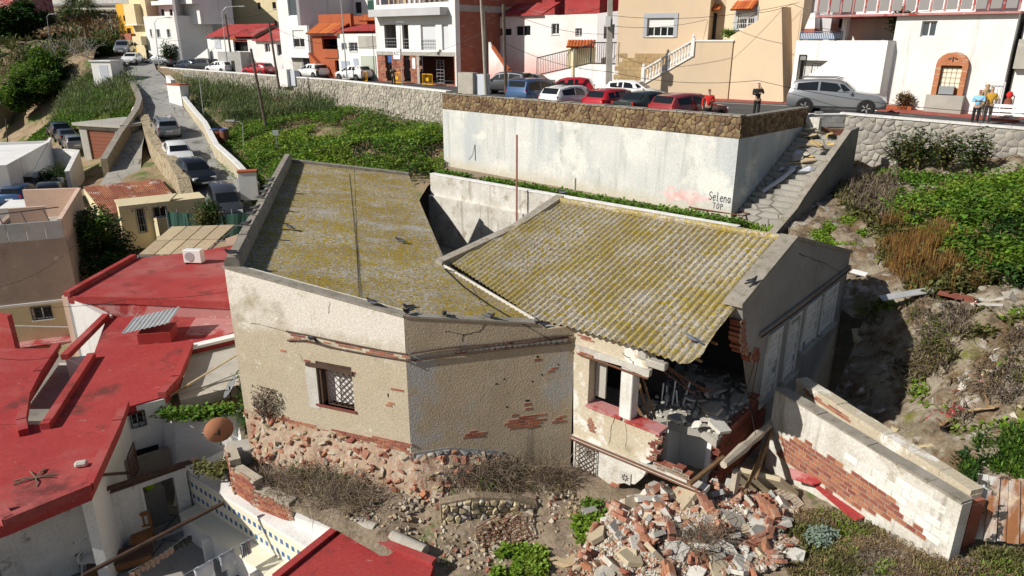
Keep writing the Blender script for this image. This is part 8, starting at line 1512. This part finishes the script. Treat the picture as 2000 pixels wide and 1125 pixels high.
# ================================================================ plants
NR = np.random.RandomState(11)
def leafmesh(name, m, B, length, width, up=.5, parent=None, bend=.3, az=None):
    """one folded leaf (two triangles pairs) per base point: B (n,3)"""
    n = len(B); a = NR.uniform(0, 2 * np.pi, n) if az is None else az; el = np.clip(NR.normal(up, .35, n), -.4, 1.5); L = length * NR.uniform(.55, 1.35, n); W = width * NR.uniform(.6, 1.3, n)
    d = np.stack([np.cos(a) * np.cos(el), np.sin(a) * np.cos(el), np.sin(el)], 1); s = np.stack([-np.sin(a), np.cos(a), NR.uniform(-.4, .4, n)], 1)
    mid = B + d * (L * .5)[:, None]; tip = B + d * L[:, None] - np.array([0, 0, 1.]) * (bend * L)[:, None]
    V = np.stack([B, mid - s * (W / 2)[:, None], tip, mid + s * (W / 2)[:, None]], 1).reshape(-1, 3)
    o = np.array(wloc(parent)) if parent is not None else np.zeros(3); V = V - o
    me = bpy.data.meshes.new(name); me.vertices.add(4 * n); me.vertices.foreach_set('co', V.ravel()); me.loops.add(4 * n); me.loops.foreach_set('vertex_index', np.arange(4 * n, dtype=np.int32)); me.polygons.add(n); me.polygons.foreach_set('loop_start', np.arange(0, 4 * n, 4, dtype=np.int32)); me.polygons.foreach_set('loop_total', np.full(n, 4, dtype=np.int32)); me.update(); me.validate(); me.materials.append(m)
    ob = bpy.data.objects.new(name, me); COL.objects.link(ob)
    if parent is not None: ob.parent = parent
    return ob
def sample(poly, n, thr=None, ns=.5, off=0, edge=.0):
    P = [tuple(p)[:2] for p in poly]; xs, ys = [p[0] for p in P], [p[1] for p in P]; out = []; k = 0
    X = NR.uniform(min(xs), max(xs), n * 6); Y = NR.uniform(min(ys), max(ys), n * 6); j = min(.9, .05 * min(max(xs) - min(xs), max(ys) - min(ys)) + .05); ok = inpoly_np(X + NR.normal(0, j, len(X)), Y + NR.normal(0, j, len(Y)), P); X, Y = X[ok], Y[ok]
    if thr is not None: q = np.array([noise.noise((x * ns + off, y * ns, off)) + .5 * noise.noise((x * ns * 3, y * ns * 3, off)) for x, y in zip(X, Y)]); X, Y = X[q > thr], Y[q > thr]
    return X[:n], Y[:n]
def cover(name, label, m, h, poly, n, length, width, thr=None, ns=.5, up=.5, hgt=.2, off=0, bend=.3, cat='plants'):
    X, Y = sample([at(*q).xy for q in poly], n, thr, ns, off)
    if not len(X): return
    Z = np.asarray(h(X, Y)) + NR.uniform(0, 1, len(X)) ** 1.5 * hgt; return tag(leafmesh(name, M[m], np.stack([X, Y, Z], 1), length, width, up, bend=bend), label, cat, kind='stuff')
hl, hr, hf = (lambda x, y: LEFT(x, y) - .1), (lambda x, y: RIGHT(x, y)), (lambda x, y: FRONT(x, y))
hl2 = lambda x, y: LEFT(x, y) - .05
# green slope in the middle
SLP = [(440, 262, 65), (520, 225, 66), (650, 215, 68), (760, 230, 60), (866, 250, 52), (866, 330, 46), (790, 345, 43.5), (560, 330, 45), (515, 390, 48), (486, 345, 52), (448, 300, 58.5)]
cover('ground_cover', 'dense bright green weeds on the slope below the street wall', 'leaf_bright', hl, SLP, 30000, .25, .15, -.02, .12, .5, .3); cover('ground_cover', 'mid green weeds on the slope below the street wall', 'leaf_mid', hl, SLP, 17000, .25, .15, .0, .16, .5, .4, 3); cover('ground_cover', 'dark green weeds on the slope below the street wall', 'leaf_dark', hl, SLP, 4000, .28, .16, .15, .25, .4, .4, 7); cover('dry_grass', 'dry grass patches on the green slope', 'straw', hl, SLP, 6000, .35, .05, .0, .2, .9, .1, 12)
RD = [(362, 160, 85), (420, 167, 81), (560, 197, 73), (655, 207, 70), (650, 222, 66), (520, 235, 64.5), (445, 245, 67), (415, 225, 71), (385, 190, 77)]
cover('reeds', 'tall green reeds below the street wall', 'leaf_reed', hl, RD, 15000, .75, .06, -.15, .3, 1.0, 1.1, 2, .35); cover('reeds', 'darker reeds below the street wall', 'leaf_dark', hl, RD, 5000, .6, .08, .05, .3, .9, .8, 5, .35)
R2 = [(110, 175, 90), (180, 140, 95), (236, 158, 87), (246, 190, 79), (246, 232, 72.5), (200, 225, 76), (120, 220, 82)]
cover('reeds', 'grey green reeds left of the path wall', 'leaf_reed', hl, R2, 12000, .8, .07, -.2, .3, 1.0, 1.0, 4, .35); cover('reeds', 'mid green reeds left of the path wall', 'leaf_mid', hl, R2, 6000, .6, .1, -.1, .3, .9, .7, 6, .35)
HL = [(0, 270, 80), (150, 195, 85), (262, 225, 72), (250, 235, 70), (150, 232, 77), (100, 262, 79), (0, 290, 76)]
cover('ground_cover', 'grass and weeds on the left hillside', 'leaf_mid', hl, HL, 11000, .4, .2, -.2, .2, .6, .3); cover('ground_cover', 'bright weeds on the left hillside', 'leaf_bright', hl, HL, 5000, .35, .2, .1, .2, .6, .2, 4)
FH = [(-40, 240, 90), (60, 200, 100), (120, 130, 115), (240, 128, 100), (250, 110, 122), (0, 100, 150), (-80, 120, 130)]
cover('reeds', 'olive reeds and scrub on the far left hillside', 'leaf_olive', lambda x, y: np.where(np.asarray(y) < 127, LEFT(x, y) - .1, HILL(x, y)), FH, 12000, 1.2, .16, -.1, .12, 1.0, .6, 9); cover('scrub', 'dark scrub on the far left hillside', 'leaf_dark', lambda x, y: np.where(np.asarray(y) < 127, LEFT(x, y) - .1, HILL(x, y)), FH, 4000, 1.1, .4, .2, .1, .7, 1.0, 2)
HX = [(-100, 110, 132), (60, 100, 145), (240, 95, 140), (240, 40, 185), (0, 35, 190), (-100, 30, 190)]
cover('scrub', 'brown dry scrub covering the hill', 'straw', HILL, HX, 6000, 1.5, .4, -.2, .06, .8, .8); cover('scrub', 'dark green scrub on the hill', 'leaf_dark', HILL, HX, 700, 1.6, .6, .3, .05, .7, 1.0, 5)
# ledge strip and stair foot
X = NR.uniform(0, 1, 5000); Y = NR.uniform(.05, 1, 5000); k = np.array([noise.noise((x * 9, 1, 0)) for x in X]) > -.25; X, Y = X[k], Y[k]; LP_ = np.array(LA + Vector((.15, .5)))[None] + (np.array(LB) - np.array(LA))[None] * X[:, None] + np.array([.35, .35])[None] * (Y * 1.6)[:, None]
tag(leafmesh('ground_cover', M['leaf_mid'], np.column_stack([LP_, 4.15 + NR.uniform(0, .25, len(X))]), .26, .14), 'strip of green weeds along the foot of the white wall', 'plants', kind='stuff')
q0_ = PR + nS * .3 + dS * .3; A2 = NR.uniform(0, 1, (1600, 2)); LP_ = np.array(q0_)[None] + np.array(nS)[None] * (A2[:, :1] * 2.0) + np.array(dS)[None] * (A2[:, 1:] * 2.8); tag(leafmesh('ground_cover', M['leaf_bright'], np.column_stack([LP_, 4.0 - A2[:, 1] * .5 + NR.uniform(0, .2, 1600)]), .25, .12, .8), 'green weeds at the foot of the littered stairs', 'plants', kind='stuff')
# right slope
G1 = [(1745, 395, 31), (1830, 365, 32), (2000, 350, 30.5), (2060, 420, 27), (2060, 590, 22), (1950, 590, 22.6), (1880, 540, 24), (1830, 480, 26), (1750, 430, 29)]
cover('ground_cover', 'bright green leafy plants on the right slope', 'leaf_bright', hr, G1, 22000, .22, .14, .02, .35, .35, .6, 1); cover('ground_cover', 'mid green leafy plants on the right slope', 'leaf_mid', hr, G1, 10000, .22, .14, .05, .4, .35, .7, 4); cover('dry_grass', 'dry straw between the plants on the right slope', 'straw', hr, G1, 5000, .45, .03, 0, .4, .9, .3, 21); cover('ground_cover', 'dark green leafy plants on the right slope', 'leaf_dark', hr, G1, 6000, .22, .14, .1, .5, .3, .6, 8)
G2 = [(1730, 425, 29.5), (1800, 430, 28.5), (1880, 470, 26), (1930, 560, 23), (1850, 590, 22.6), (1760, 560, 24.2), (1730, 490, 26.5)]
cover('rust_stalks', 'tall rust coloured dry stalks on the right slope', 'rustplant', hr, G2, 6500, .6, .02, -.1, .7, 1.3, .3, 1, .05); cover('ground_cover', 'olive leaves between the rusty stalks', 'leaf_olive', hr, G2, 7000, .32, .14, -.1, .6, .6, .4, 3)
G3 = [(1600, 440, 30), (1670, 420, 30.5), (1690, 470, 28), (1650, 500, 27.6), (1590, 480, 28.5)]; cover('ground_cover', 'light green clover patch beside the stair wall', 'leaf_bright', hr, G3, 5500, .13, .09, -.15, .6, .5, .15)
G4 = [(1650, 350, 34.5), (1740, 345, 34.5), (1770, 400, 31), (1740, 460, 28.5), (1690, 440, 29.5), (1640, 400, 32)]; cover('dry_scrub', 'brown dry scrub beside the stair wall', 'drybrush', hr, G4, 3500, .5, .03, -.1, .4, .9, .5); cover('ground_cover', 'dark olive weeds beside the stair wall', 'leaf_olive', hr, G4, 4500, .28, .12, 0, .5, .6, .4, 2)
G5 = [(1700, 335, 35.5), (2000, 345, 30.7), (2000, 372, 29.4), (1850, 372, 32), (1720, 360, 34.2)]; cover('ground_cover', 'weeds along the foot of the grey stone wall', 'leaf_mid', hr, G5, 6000, .22, .12, 0, .5, .6, .3)
G6 = [(1690, 575, 24.2), (1800, 600, 22.8), (2020, 620, 20.8), (2050, 850, 16.6), (1900, 840, 17.6), (1780, 760, 20), (1760, 680, 21.8)]; cover('dry_scrub', 'dry grass and twigs hanging over the rocks', 'straw', hr, G6, 2600, .5, .025, .15, .6, .7, .1, 3, .5); cover('dry_scrub', 'brown twigs among the rocks', 'drybrush', hr, G6, 3000, .5, .03, .15, .6, .8, .15, 6, .4); cover('ground_cover', 'green tufts among the rocks', 'leaf_olive', hr, G6, 3500, .26, .10, .25, .6, .6, .2, 9)
cover('ground_cover', 'bright tufts among the rocks', 'leaf_bright', hr, G6, 3000, .22, .12, .3, .9, .6, .15, 14)
G7 = [(1880, 860, 17.3), (2040, 830, 16.5), (2060, 940, 14.8), (1960, 930, 15.4), (1890, 920, 16)]; cover('ground_cover', 'green grass mound behind the rusty metal fence', 'leaf_mid', hr, G7, 4500, .3, .04, .0, .7, 1.0, .15); cover('ground_cover', 'dark grass mound behind the rusty metal fence', 'leaf_dark', hr, G7, 2200, .25, .06, .1, .7, .9, .2, 3)
# front ground
for j, (poly, n) in enumerate(([[(520, 900, 17.2), (620, 925, 16.9), (730, 965, 15.9), (720, 1020, 15), (640, 1010, 15.3), (560, 985, 15.8), (500, 940, 16.8)], 3000], [[(850, 930, 16.4), (960, 905, 16.9), (1110, 925, 17), (1110, 965, 16.3), (980, 975, 16), (860, 975, 16)], 3400], [[(1330, 1075, 14.0), (1410, 1070, 14.0), (1420, 1125, 13.3), (1320, 1125, 13.3)], 1300])): cover('dry_brush', ['tangle of dry brown twigs below the barred window', 'tangle of dry brown twigs below the middle wall', 'dry twigs at the bottom of the rubble heap'][j], 'drybrush', hf, poly, n // 2, .7, .016, -.3, .9, .6, .3 if j < 2 else .6, j, .3); cover('dry_grass', ['straw between the twigs below the window', 'straw between the twigs below the middle wall', 'straw at the bottom of the rubble heap'][j], 'straw', hf, poly, n // 4, .35, .02, 0, .8, .6, .2, j + 3, .4)
for j, (poly, n) in enumerate(([[(985, 1075, 14.2), (1050, 1070, 14.2), (1070, 1125, 13.4), (960, 1125, 13.4)], 2200], [[(1120, 1010, 15.2), (1180, 1020, 15), (1190, 1070, 14.2), (1130, 1060, 14.4)], 1800], [[(560, 905, 17.1), (600, 905, 17.2), (700, 950, 16.4), (640, 945, 16.4)], 300], [[(930, 940, 16.4), (1000, 945, 16.4), (990, 965, 16.1), (930, 960, 16.1)], 260], [[(1130, 990, 15.8), (1200, 1005, 15.5), (1220, 1030, 15), (1150, 1020, 15.2)], 300])): cover('ground_cover', ['bright green weeds at the bottom edge below the stone wall', 'green weeds left of the rubble heap', 'few green sprouts on the stone footing', 'few green sprouts below the middle wall', 'few green sprouts by the white lower wall'][j], 'leaf_bright' if j in (0, 1) else 'leaf_mid', hf, poly, n, .16, .09, -.3, 1.2, .6, .2, j)
GR = [(1540, 990, 15.3), (1700, 1030, 14.3), (1790, 1085, 12.9), (2060, 1060, 12.6), (2060, 1160, 11.4), (1540, 1160, 12.6)]
cover('dry_grass', 'dry straw grass in the lower right corner', 'straw', hf, GR, 8000, .24, .016, -.05, .9, .9, .08, 1, .4); cover('dry_grass', 'brown twigs in the lower right corner', 'drybrush', hf, GR, 3500, .25, .016, .05, .9, .7, .1, 5, .4); cover('ground_cover', 'green grass in the lower right corner', 'leaf_olive', hf, GR, 8000, .2, .03, .0, .8, 1.0, .08, 8); cover('ground_cover', 'bright grass tufts in the lower right corner', 'leaf_bright', hf, GR, 3200, .18, .03, .25, .8, 1.0, .08, 3)
# individual bushes and trees
def blob(c, rad, n, seed=0, shell=.55):
    r = np.random.RandomState(seed); cl = r.normal(0, 1, (14, 3)); cl /= np.linalg.norm(cl, axis=1)[:, None]; cl *= r.uniform(.35, .8, (14, 1)); k = r.randint(0, 14, n); d = r.normal(0, 1, (n, 3)); d /= np.linalg.norm(d, axis=1)[:, None]
    return np.array(c)[None] + (cl[k] + d * r.uniform(shell * .45, .48, (n, 1))) * np.array(rad)[None]
def bush(name, label, p, rad, n, m, ls, cat='bush', trunk=.5, group=None, m2=None, seed=1):
    T = thing(name, label, cat, p, group=group); c = p + Vector((0, 0, rad[2] * .75 + trunk)); leafmesh('crown', M[m], blob(c, rad, n, seed), ls, ls * .5, .3, T)
    if m2: leafmesh('crown', M[m2], blob(c + Vector((-.1, -.1, rad[2] * .15)), rad, n // 2, seed + 1), ls, ls * .5, .4, T)
    mb = MB(); r_ = random.Random(seed); mb.tube([p - Vector((0, 0, .2)), p + Vector((.05, 0, trunk * .6)), c], [.12 * rad[0] ** .5, .09 * rad[0] ** .5, .03], 6)
    for i in range(5): t = i * 1.3; mb.tube([p + Vector((0, 0, trunk * .7)), c + Vector((math.cos(t) * rad[0] * .5, math.sin(t) * rad[1] * .5, rad[2] * r_.uniform(-.2, .4)))], [.06 * rad[0] ** .5, .015], 5)
    mb.build('trunk', M['bark'], T); return T
for i, (u, v, Y, r, lab) in enumerate(((72, 203, 92, (3.3, 3, 2.3), 'large dark green bush on the left hillside'), (104, 172, 96, (2.7, 2.5, 2.3), 'rounded green bush nearer the palm'), (48, 222, 90, (2.2, 2, 1.7), 'lower green bush at the left hillside foot'), (203, 122, 104, (2.6, 2.2, 1.7), 'dark green bush behind the white kiosk'), (12, 78, 150, (7, 5, 3.6), 'dark mass of shrubs on the hill at the left edge'), (55, 66, 155, (4.5, 4, 3), 'dark shrubs on the hill next to the left edge mass'))): bush('bush', lab, at(u, v, Y), r, 5200 if i < 4 else 4200, 'leaf_dark', .42 if i < 4 else 1.0, trunk=.6, m2='leaf_mid' if i < 3 else None, seed=i)
bush('tree', 'dark leafy tree in the shaded garden behind the red roof', at(208, 540, 36), (1.7, 1.6, 1.4), 3600, 'leaf_dark', .24, 'tree', 1.2, m2='leaf_mid', seed=11); bush('tree', 'dark leafy tree beside the ochre wall', at(172, 540, 36), (1.2, 1.2, 1.4), 2200, 'leaf_dark', .22, 'tree', .9, seed=12); bush('pine_tree', 'small dark pine behind the pergola', at(412, 462, 40), (.95, .9, 1.1), 2600, 'leaf_dark', .16, 'tree', .2, m2='leaf_olive', seed=13)
for i, (u, v, Y) in enumerate(((230, 520, 37), (190, 560, 34.5), (240, 555, 34.5))): bush('shrub', 'added dark shrub standing in for garden shade below the cream cottage', at(u, v, Y), (1.2, 1.1, .9), 1300, 'leaf_dark', .2, trunk=.2, seed=70 + i, group='shrubs added as garden shade')  # dark shrubs added to imitate the shade lying over this garden
for i, (u, v, Y, lab) in enumerate(((80, 350, 58, 'shrub between the white house and the dark car'), (100, 372, 54, 'shrub right of the dark car'), (48, 375, 54.5, 'shrub left of the dark car'), (118, 345, 60, 'green shrub in the small walled garden'))): q = at(u, v, Y); q.z = lz(q.x, q.y); bush('shrub', lab, q, (1.1, 1.0, .9), 1200, 'leaf_dark' if i < 3 else 'leaf_bright', .2, trunk=.2, seed=20 + i)
bush('shrub', 'tall shrub before the white house at the bend', spt(339, 97), (1.3, 1.0, 1.9), 1500, 'leaf_dark', .3, trunk=.2, seed=30)
for i, (u, v, Y, r) in enumerate(((1595, 1075, 13.9, (.42, .35, .22)), (1507, 1068, 14.2, (.26, .22, .16)))): q = at(u, v, Y); q.z = fz(q.x, q.y); bush('silver_bush', ['silvery blue green bush right of the rubble', 'small silvery blue green bush at the rubble edge'][i], q, r, 900 - 450 * i, 'leaf_blue', .10, trunk=.03, seed=40 + i)
for i, (u, v, Y) in enumerate(((1755, 325, 35.3), (1795, 320, 34.6), (1845, 330, 33.6), (1900, 335, 32.6))): q = at(u, v, Y); q.z = RSL(q.x, q.y); bush('climbing_bush', ['leftmost', 'second from left', 'third from left', 'rightmost'][i] + ' olive bush climbing the grey stone wall', q, (.9, .4, 1.0), 500, 'leaf_olive', .22, trunk=.3, seed=50 + i, group='bushes before the grey stone wall', m2='leaf_dark')
for (T, nm, c, rad, n, m, ls) in ((PLANT[0], 'dry_grass', PLANT[1].pt(PLANT[2] + .2, 8.85, .3), (.7, .3, .5), 500, 'straw', .35), (POTP[0], 'leaves', POTP[1] + Vector((0, 0, .4)), (.3, .3, .3), 200, 'leaf_mid', .16)): leafmesh(nm, M[m], blob(c, rad, n, 3), ls, ls * .2, .9, T)
q = at(1660, 75, 44.5); bush('terrace_plant', 'dark plant hanging in the shaded terrace corner', TERR[0].pt(TERR[0].px(1735, 60)[0], TERR[1], -1.2), (.8, .5, 1.1), 900, 'leaf_dark', .25, trunk=.2, seed=60); bush('terrace_plant', 'green plant on the landing of the beige house', F3.pt(Lp[0] + 2.4, Lp[1], -.6), (.7, .4, .45), 600, 'leaf_mid', .2, trunk=.1, seed=61)
T = thing('dead_vine', 'withered dark vine hanging on the lower left of the front wall', 'plant', FAB.pt(*FAB.px(515, 790), .1)); mb = MB(); rs = random.Random(5)
for i in range(26): a, z = FAB.px(512 + rs.uniform(-8, 14), 800); x = a; pts = []
for i in range(30):
    a, z = FAB.px(515 + rs.uniform(-6, 10), 806); pts = [FAB.pt(a, z, .1)]
    for k in range(4): a += rs.uniform(-.16, .22); z += rs.uniform(.05, .3) if k < 3 else -rs.uniform(.1, .3); pts.append(FAB.pt(a, z, .08 + rs.uniform(0, .1)))
    mb.tube(pts, .008, 3)
mb.build('stems', M['drybrush'], T); B = np.array([tuple(FAB.pt(FAB.px(518, 780)[0] + rs.uniform(-.35, .55), FAB.px(518, 780)[1] + rs.uniform(-.5, .5), .12)) for _ in range(260)]); leafmesh('leaves', M['drybrush'], B, .12, .05, -.6, T)
def lhedge(label, pts, n, m, ls, hgt):
    P = [Vector(p) for p in pts]; B = []
    for _ in range(n): i = NR.randint(0, len(P) - 1); q = P[i].lerp(P[i + 1], NR.rand()); B.append((q.x + NR.normal(0, .12), q.y + NR.normal(0, .12), q.z + NR.rand() * hgt))
    tag(leafmesh('ground_cover', M[m], np.array(B), ls, ls * .55, .5), label, 'plants', kind='stuff')
lhedge('green creeper on the ledge above the white yard wall', [atz(322, 816, 1.0), atz(390, 818, 1.0), atz(460, 806, 1.1)], 1500, 'leaf_mid', .16, .3); lhedge('green creeper at the left foot of the ruin', [atz(488, 745, 1.5), atz(484, 790, 1.0), atz(490, 850, .8)], 900, 'leaf_dark', .16, .6); lhedge('weeds on the garden bed behind the tiled wall', [atz(385, 915, .3), atz(430, 930, .3), atz(450, 905, .6)], 900, 'leaf_olive', .15, .2)
# palm and bare tree
p = at(178, 135, 108); tp_ = at(159, 20, 108); T = thing('palm_tree', 'tall fan palm with a shaggy skirt of dead fronds', 'palm', p); mb = MB(); mb.tube([p - Vector((0, 0, 1)), p.lerp(tp_, .5) + Vector((.2, 0, 0)), tp_], [.4, .3, .3], 8); mb.build('trunk', M['bark'], T)
def fronds(name, c, n, L, m, e0, e1, seed):
    r = np.random.RandomState(seed); B, A = [], []
    for i in range(n):
        a, e = r.uniform(0, 6.28), r.uniform(e0, e1); d = np.array([math.cos(a) * math.cos(e), math.sin(a) * math.cos(e), math.sin(e)])
        for k in range(16): t = r.uniform(.35, 1); B.append(np.array(c) + d * L * t - np.array([0, 0, .25 * L * t * t]) + r.normal(0, .1, 3)); A.append(a + r.normal(0, .35))
    leafmesh(name, M[m], np.array(B), 1.25, .12, .1, T, .35, np.array(A))
fronds('crown', tp_, 46, 2.4, 'leaf_dark', -.3, 1.4, 3); fronds('crown', tp_, 20, 2.4, 'leaf_olive', -.2, 1.2, 5); fronds('dead_skirt', tp_ - Vector((0, 0, .5)), 16, .9, 'straw', -1.5, -.8, 4)
p = at(155, 128, 100); T = thing('bare_tree', 'leafless pale tree tangle beside the palm', 'tree', p); mb = MB(); rs = random.Random(6)
def branch(p, d, L, r, k):
    q = p + d * L; mb.tube([p, p.lerp(q, .5) + Vector((rs.gauss(0, .08), rs.gauss(0, .08), .05)) * L, q], [r, r * .8, r * .55], 4)
    if k:
        for _ in range(3): branch(q, (d + Vector((rs.gauss(0, .55), rs.gauss(0, .55), rs.gauss(.05, .35)))).normalized(), L * rs.uniform(.6, .85), r * .6, k - 1)
for i in range(5): branch(p + Vector((rs.uniform(-2, 2), 0, -.3)), Vector((rs.uniform(-.8, .8), rs.uniform(-.5, .3), 1)).normalized(), 1.4, .10, 4)
mb.build('branches', M['bark_pale'], T)
